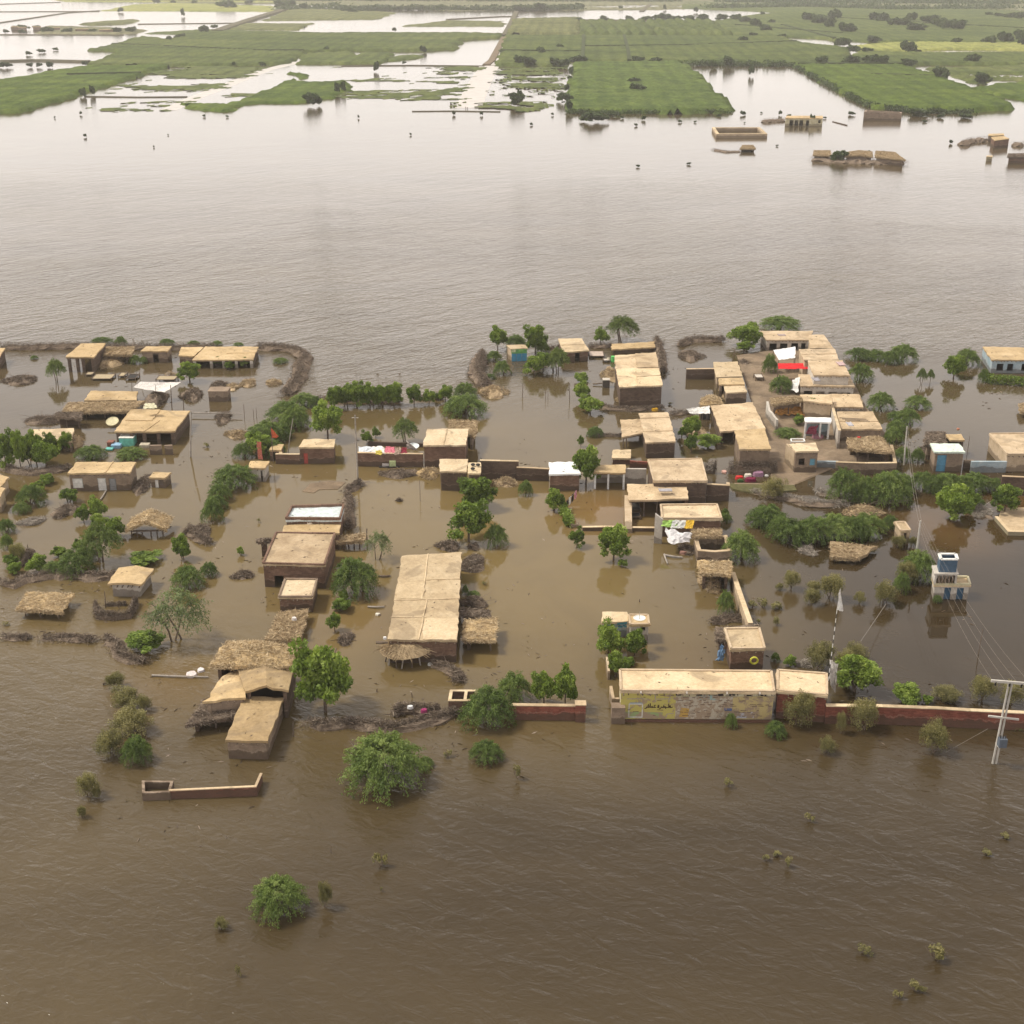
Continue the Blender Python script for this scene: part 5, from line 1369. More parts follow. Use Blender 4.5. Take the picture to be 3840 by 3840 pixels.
# leaning flag mast with black and white bands
g0 = P('R', 962, 905, 0); base = P('R', 965, 1100); hM = hsolve('R', 330, 1100); tM = P('R', 1060, 330, hM)
root = empty('flag_mast', (base.x, base.y, 0)); tag(root, 'tall leaning mast banded black and white with ragged white flags', 'flag mast')
LAND.append(('the banded flag mast', base.x, base.y))
a, c = Vector((base.x, base.y, -.6)), Vector(tM)
n = 22
for i in range(n):
    b = MB(); b.tube([a.lerp(c, i / n), a.lerp(c, (i + 1) / n)], .042 - .0006 * i, .041 - .0006 * i, 6)
    b.build('band', PAINT(.75, .74, .72) if i % 2 else PAINT(.04, .04, .04), root)
def cloth_quad(name, pts, m, parent=None, nx=8, ny=6, wob=.08, seed=1, label=None, cat=None, grp=None, droop=0.0):
    q = random.Random(seed); A, B, C_, D = [Vector(p) for p in pts]; b = MB()
    G = [[(A.lerp(B, i / nx)).lerp(D.lerp(C_, i / nx), j / ny) + Vector((q.uniform(-wob, wob), q.uniform(-wob, wob), q.uniform(-wob, wob) - droop * (1 - (2 * i / nx - 1) ** 2) * (1 - (2 * j / ny - 1) ** 2))) for i in range(nx + 1)] for j in range(ny + 1)]
    t = Vector((0, 0, -.025))
    W = nx + 1; k0 = len(b.v)
    for off in (Vector(), t):
        for row in G:
            for p in row: b.v.append(tuple(p + off))
    M_ = W * (ny + 1)
    def F(*f): b.f.append(f); b.uv.extend([(b.v[k][0], b.v[k][1]) for k in f])
    for j in range(ny):
        for i in range(nx):
            k = j * W + i
            F(k, k + 1, k + W + 1, k + W); F(M_ + k, M_ + k + W, M_ + k + W + 1, M_ + k + 1)
    for i in range(nx):
        F(M_ + i, M_ + i + 1, i + 1, i); k = ny * W + i; F(k, k + 1, M_ + k + 1, M_ + k)
    for j in range(ny):
        k = j * W; F(k, k + W, M_ + k + W, M_ + k); k = j * W + nx; F(M_ + k, M_ + k + W, k + W, k)
    o = b.build(name, m, parent)
    if label: tag(o, label, cat, grp)
    return o
cloth_quad('flag', [c, c + Vector((.05, 0, 2.1)), c + Vector((.55, 0, .1)), c + Vector((.5, 0, -.15))], CLOTH(.70, .68, .64), root, 4, 4, .05)
mm = a.lerp(c, .45)
cloth_quad('flag', [mm, mm + Vector((.15, 0, -2.2)), mm + Vector((.7, 0, -3.2)), mm + Vector((.55, 0, -.3))], CLOTH(.68, .64, .58), root, 4, 6, .12)
# orange flags at the shrine
g = P('B', 775, 1140, 2.4)
root = empty('flag_pole', (g.x, g.y, 0)); tag(root, 'pole with a pointed orange flag behind the gatehouse', 'flag')
b = MB(); b.tube([(g.x, g.y, -.6), (g.x, g.y, 5.0)], .05, .04, 5); b.build('shaft', WOOD(), root)
cloth_quad('flag', [(g.x, g.y, 4.9), (g.x + .9, g.y, 3.7), (g.x + .7, g.y, 3.5), (g.x, g.y, 3.5)], CLOTH(.55, .12, .05), root, 4, 4, .06)
g = P('B', 680, 1268)
root = empty('banner_pole', (g.x, g.y, 0)); tag(root, 'tall orange-pink banner standing left of the gatehouse', 'banner')
b = MB(); b.tube([(g.x - .5, g.y, -.6), (g.x - .5, g.y, 2.6)], .05, .04, 5); b.build('shaft', WOOD(), root)
cloth_quad('cloth', [(g.x - .5, g.y, 2.5), (g.x + .1, g.y, 2.5), (g.x + .15, g.y, .1), (g.x - .45, g.y, .1)], CLOTH(.62, .20, .14), root, 4, 6, .05)

# ------------------------------------------------------------------ sheets, tents, laundry
def sheet(s, pts, zs, name, m, label, cat='sheet', droop=0.0, wob=.06, nx=8, ny=6):
    G = [P(s, x, y, z) for (x, y), z in zip(pts, zs)]
    return cloth_quad(name, G, m, None, nx, ny, wob, int(pts[0][0]), label, cat, None, droop)
sheet('A', [(1205, 610), (1490, 655), (1635, 562), (1270, 560)], (2.0, 1.6, 2.4, 2.4), 'white_sheet', CLOTH(.68, .64, .60), 'white sheet stretched like a hammock between poles', droop=.5)
sheet('A', [(1300, 800), (1430, 800), (1400, 752), (1315, 755)], (3.1, 3.1, 3.5, 3.5), 'quilt', CLOTH(.66, .62, .44), 'pale yellow quilt on the thatch above the pillared house', 'quilt', wob=.1)
house_t = P('E', 300, 1050)
root = empty('sheet_tent', (house_t.x, house_t.y, 0)); tag(root, 'white plastic tent with a black opening over a lattice frame', 'tent')
Lt = [P('E', x, y, z) for x, y, z in ((215, 970, 1.8), (395, 965, 1.9), (385, 898, 2.6), (180, 925, 2.4))]
cloth_quad('canvas', Lt, CLOTH(.76, .74, .70), root, 8, 6, .06)
bk = [P('E', 320, 1055, 0), P('E', 405, 1060, 0)]
b = MB(); b.prism([(bk[0].x, bk[0].y + 1.5, 0), (bk[1].x, bk[1].y + 1.5, 0), (bk[1].x, bk[1].y + 1.7, 0), (bk[0].x, bk[0].y + 1.7, 0)], [(bk[0].x, bk[0].y + 1.5, 1.7), (bk[1].x, bk[1].y + 1.5, 1.8), (bk[1].x, bk[1].y + 1.7, 1.8), (bk[0].x, bk[0].y + 1.7, 1.7)])
b.build('opening_shade', DARK(), root)  # dark slab standing in for the shade inside the tent opening
for p in (bk[0], bk[1], (bk[0] + bk[1]) / 2):
    b = MB(); b.tube([(p.x, p.y, -.5), (p.x, p.y + .1, 1.9)], .05, .04, 5); b.build('pole', WOOD(), root)
def awning(s, pts, h, m, name, label, sag=.1, legs=True):
    G = [P(s, x, y, hh) for (x, y), hh in zip(pts, h)]
    c = sum(G, Vector()) / 4
    root = empty(name, (c.x, c.y, 0)); tag(root, label, 'awning')
    cloth_quad('canvas', G, m, root, 9, 6, .05, 5, droop=sag)
    for p in G if legs else ():
        b = MB(); b.tube([(p.x, p.y, -.5), (p.x, p.y, p.z)], .05, .045, 5); b.build('pole', WOOD(), root)
    return root
awning('E', [(1015, 485), (1165, 460), (1165, 358), (968, 395)], (2.2, 2.4, 2.9, 2.7), CLOTH(.74, .73, .72), 'tarp_awning', 'white tarpaulin awning in the yard of the four-window house')
awning('E', [(1010, 565), (1285, 560), (1268, 507), (1010, 515)], (2.0, 2.2, 2.5, 2.4), CLOTH(.62, .03, .035), 'tarp_awning', 'bright red tarpaulin awning in the yard')
sheet('E', [(1110, 750), (1190, 770), (1205, 640), (1150, 660)], (.5, 1.4, 2.2, 1.2), 'bedding_heap', CLOTH(.62, .60, .58), 'grey-white bedding hung at the arcade corner', 'bedding', wob=.16)
sheet('J', [(1160, 778), (1300, 800), (1330, 727), (1175, 730)], (2.3, 2.2, 2.9, 2.9), 'plastic_sheet', CLOTH(.40, .62, .16), 'green plastic sheet at the awning of the rimmed roof', wob=.08)
sheet('J', [(1240, 800), (1375, 800), (1380, 727), (1260, 727)], (2.2, 2.2, 2.95, 2.95), 'plastic_sheet', CLOTH(.62, .62, .58), 'pale grey plastic sheet between green and yellow sheets', wob=.08)
sheet('J', [(1368, 800), (1445, 800), (1455, 727), (1385, 727)], (2.25, 2.25, 2.98, 2.98), 'plastic_sheet', CLOTH(.66, .42, .05), 'yellow plastic sheet at the awning of the rimmed roof', wob=.05)
sheet('J', [(1235, 945), (1410, 930), (1440, 850), (1195, 800)], (1.2, 1.2, 2.0, 2.2), 'silver_sheet', mat('silver', m_flat, (.62, .60, .60, 1), .35, .4, .5, 3.0, .6), 'silver and pink sheet hanging over a dark opening', wob=.14)
b = MB(); gq = [P('J', x, y, 0) for x, y in ((1195, 940), (1450, 990))]
sheet('Q', [(1170, 785), (1240, 800), (1248, 700), (1225, 640)], (.3, .3, 1.6, 2.2), 'blue_sheet', CLOTH(.18, .30, .48), 'blue plastic sheet against the yellow-hoop room', wob=.12)
sheet('C', [(545, 1170), (545, 1090), (625, 1160), (640, 1180)], (1.9, 3.0, 2.2, 1.7), 'hanging_cloth', CLOTH(.42, .36, .32), 'grey cloth hung over the round basin', 'cloth', wob=.1)
for i, (x0, x1, y0, y1, cc, nm) in enumerate(((104, 240, 1140, 1195, (.60, .63, .66), 'striped white cloth at the left end'), (225, 345, 1140, 1205, (.74, .70, .66), 'white cloth next to the striped one'),
        (345, 440, 1140, 1205, (.55, .16, .20), 'rose pink cloth'), (435, 490, 1145, 1215, (.30, .22, .17), 'brown cloth'), (488, 545, 1150, 1205, (.24, .03, .05), 'dark crimson cloth'), (260, 320, 1175, 1215, (.62, .52, .12), 'small yellow cloth'))):
    hh = 2.05
    G = [P('C', x0, y1 + 3, hh - .25), P('C', x1, y1 + 3, hh - .25), P('C', x1 - 4, y0 + 5, hh + .12), P('C', x0 + 4, y0 + 5, hh + .12)]
    cloth_quad('drying_cloth', G, CLOTH(*cc), None, 6, 5, .1, i, nm + ' of the washing spread on the brown compound wall', 'cloth', 'washing spread over the compound wall')
gc = P('C', 380, 1200, 1.8); b = MB()
wire('washing_line', P('J', 290, 560, 1.0), P('J', 385, 460, 2.3), .15, 'washing line at the bright white-roofed room')
for i, (t, cc, nm) in enumerate(((.2, (.03, .03, .035), 'black garment at the left of the line'), (.45, (.7, .7, .7), 'white garment on the line'), (.7, (.02, .02, .03), 'black garment at the right of the line'), (.97, (.60, .26, .34), 'pink garment at the wall'))):
    p = P('J', 290, 560, 1.0).lerp(P('J', 385, 460, 2.3), t); d = (P('J', 385, 460, 2.3) - P('J', 290, 560, 1.0)) * .1; d.z = d.z
    cloth_quad('garment', [p - d, p + d, p + d + Vector((0, 0, -.9)), p - d + Vector((0, 0, -.9))], CLOTH(*cc), None, 4, 4, .04, i, nm, 'garment', 'washing on the line')
sheet('E', [(1255, 1150), (1350, 1155), (1370, 1075), (1290, 1090)], (.9, .9, 2.1, 2.1), 'hanging_cloth', CLOTH(.26, .06, .10), 'dark red cloth hanging in the white-beam yard shed', 'cloth')
sheet('E', [(975, 975), (1260, 985), (1265, 900), (1000, 915)], (.3, .3, .9, .9), 'orange_fodder_sheet', CLOTH(.50, .26, .08), 'orange-brown netting spread in the inner yard', 'netting', wob=.2, nx=14, ny=8)

# ------------------------------------------------------------------ tubs, dishes, beds, boxes, small things
def dish(s, x, y, wpx, z, tiltx, m, name, label, cat, depth=.12):
    c = P(s, x, y, z); r = (P(s, x + wpx / 2, y, z) - c).length
    root = empty(name, (c.x, c.y, 0)); tag(root, label, cat)
    b = MB(); N = 20; ta = math.radians(tiltx)
    def T(px, py, pz):
        return (c.x + px, c.y + py * math.cos(ta) - pz * math.sin(ta), c.z + py * math.sin(ta) + pz * math.cos(ta))
    rings = []
    for j in range(5):
        k = j / 4; rings.append([T(r * k * math.cos(2 * math.pi * i / N), r * k * math.sin(2 * math.pi * i / N), depth * r * 2 * k * k) for i in range(N)])
    for lay, off in ((0, 0), (1, -.04)):
        for a_, c_ in zip(rings, rings[1:]):
            for i in range(N):
                q = [a_[i], a_[(i + 1) % N], c_[(i + 1) % N], c_[i]]
                q = [(p[0], p[1], p[2] + off) for p in q]
                b.quad(*(q if lay == 0 else q[::-1]))
    b.build('bowl', m, root)
    b = MB(); b.tube([rings[4][i % N] for i in range(N + 1)], .045, .045, 5); b.build('rim', m, root)
    return root, c, r
dish('A', 1018, 920, 110, .8, 25, PAINT(.58, .52, .32), 'straw_tray', 'round cream tray leaning beside the ragged thatched house', 'tray', .04)
dish('C', 605, 1160, 100, 1.7, 12, PAINT(.70, .74, .74), 'round_basin', 'big round white basin at the end of the washing', 'basin', .22)
r_, c_, rr_ = dish('Q', 478, 413, 104, 3.0, 0, PAINT(.76, .75, .70), 'satellite_dish', 'round white satellite dish lying flat on a small roof', 'satellite dish', .1)
b = MB(); b.tube([c_, c_ + Vector((0, .1, .7))], .03, .02, 5); b.build('feed_arm', GREYWOOD(), r_)
def torus(s, x, y, wpx, z, r, m, name, label, cat, grp=None, up=False):
    c = P(s, x, y, z); R_ = (P(s, x + wpx / 2, y, z) - c).length - r; b = MB()
    pts = [(c.x + R_ * math.cos(t), c.y + (0 if up else R_ * math.sin(t)), c.z + (R_ * math.sin(t) if up else 0)) for t in [2 * math.pi * i / 14 for i in range(15)]]
    b.tube(pts, r, r, 6); return tag(b.build(name, m), label, cat, grp)
for i, (x, y) in enumerate(((1143, 1308), (1190, 1310), (1142, 1345))):
    torus('C', x, y, 42, 2.85, .11, DARK(), 'tyre', ('left one of the two rear tyres', 'right one of the two rear tyres', 'front tyre')[i] + ' on the small flat annex roof', 'tyre', 'tyres on the annex roof')
torus('Q', 1516, 790, 84, 1.6, .09, PAINT(.52, .50, .05), 'yellow_hoop', 'yellow-green rubber hoop hanging on the dark brick wall', 'hoop', None, True)

def box_thing(s, x, y, wpx, dpx, h, m, name, label, cat, z0=-.1, rot=0.0, grp=None, lid=None):
    c = P(s, x, y, max(z0, 0)); w = (P(s, x + wpx, y) - P(s, x, y)).length; d = max(.4, (P(s, x, y - dpx) - P(s, x, y)).length)
    root = empty(name, (c.x, c.y + d / 2, 0)); tag(root, label, cat, grp)
    b = MB(); b.box((c.x, c.y + d / 2), w, d, z0, z0 + h, rot); b.build('body', m, root)
    b = MB(); b.box((c.x, c.y + d / 2), w * 1.06, d * 1.06, z0 + h, z0 + h + .06, rot); b.build('lid', lid or m, root)
    return root
box_thing('A', 1148, 1145, 125, 40, 1.25, PAINT(.16, .52, .42), 'draped_trunk', 'tall trunk draped in turquoise cloth with a white top', 'trunk', lid=PAINT(.74, .72, .66))
box_thing('A', 1048, 1165, 80, 25, .5, PAINT(.26, .42, .58), 'blue_bundle', 'light blue bundle beside the turquoise trunk', 'bundle')
box_thing('A', 985, 1185, 60, 20, .25, PAINT(.12, .40, .36), 'teal_mat', 'low teal mat left of the blue bundle', 'mat')
box_thing('A', 1000, 1150, 55, 20, .7, PAINT(.22, .08, .05), 'brown_bundle', 'red-brown bundle behind the light blue bundle', 'bundle')
box_thing('A', 1305, 1160, 80, 22, .45, PAINT(.50, .44, .34), 'sack_pile', 'pale sacks piled before the veranda pillars', 'sacks')
for i, (x0, x1, lab) in enumerate(((1365, 1450, 'left mud parapet block before the pillared veranda'), (1500, 1548, 'right mud parapet block before the pillared veranda'))):
    wall_run('A', [(x0, 1135, 1218), (x1, 1132, 1216)], lab, lab.replace(' before the pillared veranda', ''), 'mud', name='veranda_wall')
def bed(s, x, y, wpx, dpx, label, z=.25, rot=0, m=None):
    c = P(s, x, y); w = (P(s, x + wpx, y) - c).length; d = max(.9, (P(s, x, y - dpx) - c).length); c.y += d / 2
    root = empty('rope_bed', (c.x, c.y, 0)); root.rotation_euler = (0, 0, rot); tag(root, label, 'bed')
    for sx in (-1, 1):
        b = MB(); b.beam((c.x + sx * w / 2, c.y - d / 2, z + .05), (c.x + sx * w / 2, c.y + d / 2, z + .05), .1, .1); o = b.build('rail', WOOD(), root)
        b = MB(); b.beam((c.x - w / 2, c.y + sx * d / 2, z + .05), (c.x + w / 2, c.y + sx * d / 2, z + .05), .1, .1); b.build('rail', WOOD(), root)
        for sy in (-1, 1):
            b = MB(); b.box((c.x + sx * w / 2, c.y + sy * d / 2), .12, .12, -.4, z + .2); b.build('leg', WOOD(), root)
    b = MB(); b.box((c.x, c.y), w - .12, d - .12, z + .02, z + .06); b.build('webbing', m or mat('web', m_flat, (.42, .34, .22, 1), .4, .95, .1, 6.0, .4), root)
bed('A', 920, 550, 175, 40, 'rope bed afloat in front of the pillared shed')
bed('A', 1185, 548, 85, 38, 'smaller rope bed with a raised rim beside the floating bed', m=DARK())
bed('A', 1100, 525, 55, 30, 'narrow rope bed on edge of the drowned yard')
bed('A', 805, 512, 60, 22, 'rope bed frame beneath the pillared shed')
bed('A', 1500, 570, 170, 34, 'rope bed loaded with household goods near the white sheet', z=.45)
bed('J', 935, 650, 70, 60, 'dark bed frame in the flooded porch, the rear one', m=DARK()); bed('J', 930, 720, 80, 40, 'dark bed frame in the flooded porch, the front one', m=DARK())
bed('E', 840, 680, 70, 30, 'rope bed with bedding on the mud lane', z=.6, m=CLOTH(.55, .50, .44))
bed('D', 665, 505, 60, 18, 'small bed beside the green bucket', m=CLOTH(.5, .45, .4))
bed('D', 575, 465, 130, 45, 'wide pale platform behind the bare-rafter range', m=PAINT(.45, .36, .30))
heap('A', 1540, 520, 120, 60, 1.1, 'household goods piled on the loaded rope bed', 'goods_pile', CLOTH(.35, .30, .27), 'goods', 30, .7)
def barrel(s, x, y, wpx, h, m, name, label, cat='bucket', z=0):
    c = P(s, x, y, z); r = (P(s, x + wpx / 2, y, z) - c).length; b = MB()
    b.tube([(c.x, c.y, z - .1), (c.x, c.y, z + h * .5), (c.x, c.y, z + h)], r, r * .9, 12); return tag(b.build(name, m), label, cat)
barrel('D', 720, 498, 40, .9, PAINT(.12, .50, .12), 'green_tub', 'round bright green tub beside the bare-rafter range')
barrel('D', 678, 492, 25, .5, PAINT(.60, .52, .40), 'clay_pot', 'pale clay pot left of the green tub', 'pot')
g = P('C', 410, 1330)
root = empty('raft', (g.x, g.y, 0)); tag(root, 'small raft carrying bundles below the washing wall', 'raft')
b = MB(); b.box((g.x - .3, g.y), 2.6, .7, -.05, .15); b.build('deck', DARK(), root)
b = MB(); b.box((g.x + .1, g.y), .8, .5, .15, .85, .1); b.build('load', CLOTH(.50, .58, .30), root)
b = MB(); b.box((g.x - .8, g.y), .8, .45, .15, .45, .2); b.build('load', CLOTH(.55, .50, .48), root)
box_thing('D', 660, 735, 62, 20, 1.25, PAINT(.10, .085, .07), 'cooking_stand', 'small dark stand with a pale top in the yard water', 'stand', lid=PAINT(.5, .45, .38))
b = MB(); b.beam(P('D', 540, 700, .2), P('D', 630, 693, .3), .25, .12); tag(b.build('plank_walkway', WOOD()), 'thin plank walkway leading to the dark stand', 'plank')
box_thing('B', 288, 738, 172, 40, 1.6, WALL('mud'), 'mud_bin', 'square mud grain bin standing alone in still water', 'grain bin')
for i, (s, x, y, w, cc, lab, cat) in enumerate((
    ('E', 655, 1560, 80, (.55, .04, .04), 'red bundle at the flooded lane mouth', 'bundle'), ('E', 665, 1585, 70, (.05, .10, .03), 'dark green bundle before the red one', 'bundle'),
    ('E', 755, 1580, 105, (.16, .02, .05), 'crimson bundle at the flooded lane mouth', 'bundle'), ('E', 735, 1540, 80, (.60, .54, .46), 'cream sack behind the crimson bundle', 'sack'),
    ('E', 830, 1530, 110, (.32, .18, .26), 'mauve quilt at the flooded lane mouth', 'quilt'), ('E', 905, 1535, 40, (.68, .66, .62), 'white sack at the end of the quilt', 'sack'),
    ('E', 1365, 1195, 120, (.32, .16, .19), 'mauve bedding roll in the inner yard', 'bedding'), ('E', 520, 1500, 60, (.58, .34, .28), 'pink panel by the brushwood gate', 'panel'),
    ('I', 285, 1465, 55, (.62, .58, .50), 'white crate on the orange mud patch', 'crate'), ('M', 1010, 560, 110, (.66, .58, .56), 'pale pinkish board afloat near the rounded thatch', 'board'),
    ('M', 1095, 520, 70, (.66, .62, .62), 'second pale board behind the pinkish one', 'board'), ('J', 945, 560, 40, (.04, .04, .04), 'black machine wheel in the flooded porch', 'machine'),
    ('D', 1100, 940, 70, (.60, .34, .03), 'orange-yellow plastic scrap beside the patched-roof house', 'scrap'), ('J', 1360, 1030, 80, (.36, .20, .16), 'reddish rubbish at the awning foot', 'rubbish'),
    ('N', 1425, 1370, 70, (.28, .04, .12), 'magenta cloth on the brush pile', 'cloth'), ('N', 1300, 1335, 55, (.62, .62, .62), 'white bag on the brush pile', 'bag'),
    ('O', 272, 590, 55, (.74, .74, .70), 'white jerrycan below the largest house', 'jerrycan'), ('I', 345, 1672, 35, (.72, .70, .68), 'white bag on the corner of the largest roof', 'bag'),
    ('F', 222, 1222, 45, (.55, .04, .04), 'small red cloth on the caved-in thatch', 'cloth'), ('F', 1250, 1130, 36, (.60, .24, .15), 'orange scrap floating right of the rubble roof', 'scrap'),
    ('H', 1113, 638, 50, (.70, .62, .52), 'crumpled white cloth on the stained middle roof', 'cloth'), ('H', 975, 1500, 50, (.68, .62, .58), 'white scrap on the brushwood roof', 'scrap'))):
    zz = {('D', 1100): 0}.get((s, x), 0)
    if (s, x) in (('H', 1113),): zz = 2.0
    if (s, x) in (('H', 975),): zz = 2.2
    if (s, x) in (('I', 345),): zz = 3.0
    if (s, x) in (('F', 222),): zz = 2.2
    if (s, x) in (('N', 1425), ('N', 1300)): zz = .8
    c = P(s, x, y, zz); W_ = (P(s, x + w, y, zz) - c).length
    b = MB(); q = random.Random(i); n = 8
    flat = cat in ('board', 'panel')
    hh = .18 if flat else W_ * .32
    ring = [(c.x + W_ / 2 * math.cos(t) * q.uniform(.85, 1.1), c.y + W_ * (.38 if not flat else .6) * math.sin(t) * q.uniform(.85, 1.1)) for t in [2 * math.pi * k / n + (.39 if flat else 0) for k in range(n)]]
    b.prism([(x_, y_, zz - .1) for x_, y_ in ring], [(c.x + (x_ - c.x) * .85, c.y + (y_ - c.y) * .85, zz + hh * q.uniform(.75, 1.1)) for x_, y_ in ring])
    tag(b.build(cat.replace(' ', '_'), CLOTH(*cc)), lab, cat)
# ladder, tray and solar plate lying on roofs
def roof_thing(s, x, y, wpx, dpx, z, m, name, label, cat, rim=None):
    c = P(s, x, y, z); w = (P(s, x + wpx, y, z) - c).length; d = (P(s, x, y - dpx, z) - c).length
    root = empty(name, (c.x, c.y, 0)); tag(root, label, cat)
    b = MB(); b.box((c.x, c.y), w, d, z, z + .07, .05); b.build('panel', m, root)
    for i in (-1, 1):
        b = MB(); b.box((c.x + i * w / 2, c.y), .08, d + .1, z, z + .13, 0.05); b.build('edge_bar', rim or m, root)
    return root
roof_thing('D', 1195, 1663, 110, 22, 2.62, PAINT(.36, .34, .36), 'steel_tray', 'grey tray lying on the low porch roof', 'tray')
roof_thing('E', 1352, 660, 50, 28, 3.05, PAINT(.30, .28, .30), 'solar_panel', 'small grey panel on the white arcade roof', 'solar panel')
roof_thing('F', 128, 1080, 45, 35, 3.0, PAINT(.42, .40, .42), 'solar_panel', 'small pale panel on the ladder-roof house', 'solar panel')
roof_thing('E', 1575, 518, 55, 30, 3.5, PAINT(.48, .34, .33), 'roof_mat', 'pinkish mat at the edge of the long range roof', 'mat')
roof_thing('E', 1040, 258, 60, 14, 3.0, PAINT(.34, .26, .24), 'roof_mat', 'brown mat on the four-window house roof', 'mat')
for k, y in enumerate((1020, 1032, 1045)):
    b = MB(); b.tube([P('F', 20 + 30 * k, y - 8, 3.1), P('F', 300 + 20 * k, y + 6, 3.1)], .05, .045, 5)
    tag(b.build('roof_pole', WOOD()), ('rear', 'middle', 'front')[k] + ' pole lying across the ladder-roof house', 'pole', 'poles lying on the ladder-roof house')
root = empty('window_frame_rack', P('E', 1188, 1222)); tag(root, 'white rectangular frame behind the lane-end brick house', 'frame')
G = [P('E', x, y, 2.9) for x, y in ((1130, 1222), (1250, 1222), (1240, 1198), (1125, 1198))]
for i in range(4):
    b = MB(); b.beam(G[i], G[(i + 1) % 4], .16, .12); b.build('frame_bar', PAINT(.72, .70, .66), root)
    b = MB(); b.tube([(G[i].x, G[i].y, 0), G[i]], .06, .06, 5); b.build('leg', PAINT(.5, .45, .38), root)
# bath tub shaped troughs, boats and log
for (s, x0, y0, x1, y1, r, lab) in (('H', 1735, 1110, 1845, 1108, .12, 'short dark log floating beside the largest house'), ('H', 1640, 1388, 1790, 1388, .1, 'pale plank floating by the orange mud patch'),
        ('M', 650, 560, 1160, 575, .09, 'long thin pole floating by the pale boards'), ('J', 1185, 1040, 1350, 1062, .12, 'pale log floating below the plastic awning'), ('I', 575, 1450, 860, 1445, .06, 'long bamboo pole before the tall mud room'),
        ('A', 910, 1625, 960, 1545, .1, 'pale plank leaning on the white-door mud house'), ('M', 205, 640, 280, 605, .1, 'dark log beside the olive shrubs'), ('I', 270, 1712, 370, 1712, .14, 'dark spout beam at the largest house corner'),
        ('J', 1185, 1035, 1215, 1120, .1, 'dead branch in front of the plastic awning')):
    b = MB(); z = 2.4 if 'spout' in lab else .12
    b.tube([P(s, x0, y0, z), P(s, (x0 + x1) / 2, (y0 + y1) / 2 + 3, z + .05), P(s, x1, y1, z)], r, r * .75, 6)
    tag(b.build('floating_log' if 'spout' not in lab else 'spout_beam', GREYWOOD() if 'dark' not in lab else WOOD()), lab, 'log')

# ------------------------------------------------------------------ brush fences, reed mats, drowned heaps
brush('A', [(0, 262), (300, 262), (640, 255), (1000, 262), (1500, 270), (1930, 262)], 2.4, 1.3, 'long dark thorn-brush bank closing the far side of the village', 8, short='the far thorn bank')
brush('B', [(640, 262), (850, 265), (960, 280), (1050, 320), (1080, 350), (1030, 420), (1040, 480), (1000, 560), (930, 650), (900, 680)], 3.4, 1.3, 'thick brush dyke curving round the far water yard', 16, short='the curving brush dyke', tm=mat('tw2', m_flat, (.25, .19, .14, 1), .5, .95, .1, 2., 0.))
brush('B', [(1180, 720), (1500, 740), (1930, 745)], 1.6, .8, 'low brush line under the hedge trees', 8, short='the low brush line')
brush('C', [(600, 715), (870, 715)], 1.4, .7, 'short brush line right of the hedge trees', 8)
brush('C', [(1230, 340), (1200, 420), (1180, 500), (1220, 560), (1260, 610)], 3.4, 1.8, 'grey thorn bank left of the blue-green shop', 26, short='the grey thorn bank', tm=mat('tw3', m_flat, (.27, .21, .19, 1), .5, .95, .1, 2., 0.))
brush('D', [(100, 385), (230, 380)], 1.2, .8, 'short thorn line left of the half-white roof', 8)
brush('D', [(500, 370), (700, 370)], 1.6, .9, 'thorn line between the half-white roof and the wavy shed', 10)
brush('D', [(1120, 310), (1130, 380), (1160, 440), (1160, 540), (1180, 600)], 2.2, 1.2, 'dark brush heap down the right side of the rafter range', 14)
brush('E', [(120, 360), (200, 320), (330, 310), (500, 315)], 2.6, 1.1, 'grey brush bank alone in the lake', 18, short='the lone grey brush bank')
brush('D', [(600, 905), (700, 935), (900, 945), (1160, 930)], 1.6, .8, 'dark brush bank before the square patched-roof house', 12)
brush('D', [(500, 1175), (640, 1172), (790, 1178)], .8, .5, 'row of thorn stubs beside the post-propped porch', 10)
brush('E', [(30, 985), (120, 975), (220, 965)], 1.8, .8, 'dark brush left of the white sheet tent', 12)
brush('E', [(560, 1510), (700, 1515), (980, 1510)], .7, 1.9, 'tall dark reed fence below the lane-mouth house', 24, name='reed_fence', m=THATCH_D())
brush('E', [(335, 1510), (435, 1510)], .6, 1.9, 'dark brushwood gate beside the pink panel', 24, name='brushwood_gate')
brush('E', [(780, 1690), (900, 1710), (1100, 1740), (1300, 1800), (1600, 1800)], 2.2, .8, 'driftwood line under the big drooping shrubs', 14, tm=GREYWOOD())
brush('G', [(0, 130), (150, 170), (300, 195), (480, 165), (620, 150)], 2.0, 1.0, 'dark brush bank left of the white-door mud house', 10, short='the dark brush bank')
brush('G', [(0, 1190), (120, 1200), (220, 1150), (500, 1110), (800, 1130), (1130, 1130)], 2.6, .9, 'long grey brush bank behind the lone straw shelter', 12, short='the long grey brush bank')
brush('G', [(20, 1670), (150, 1680), (240, 1680)], 1.6, .6, 'thin drowned thorn line at the left edge', 14)
brush('G', [(380, 1690), (550, 1680), (820, 1700)], 2.2, .7, 'thin drowned thorn line below the lone straw shelter', 14)
brush('G', [(960, 1680), (1060, 1740), (1080, 1830), (1200, 1880), (1300, 1900)], 2.0, .7, 'thorn fringe left of the wispy tree', 14)
brush('G', [(870, 1400), (885, 1500), (1050, 1505), (1180, 1490), (1230, 1370)], .7, 1.1, 'ring of thorn fence in front of the pole-framed box hut', 26, short='the thorn ring fence')
brush('G', [(960, 1385), (1130, 1375)], .5, .5, 'inner bar of the thorn ring fence', 10)
brush('H', [(1445, 350), (1500, 330), (1560, 290)], 1.8, 1.0, 'tangled brush head of the dyke by the tall channel pole', 24)
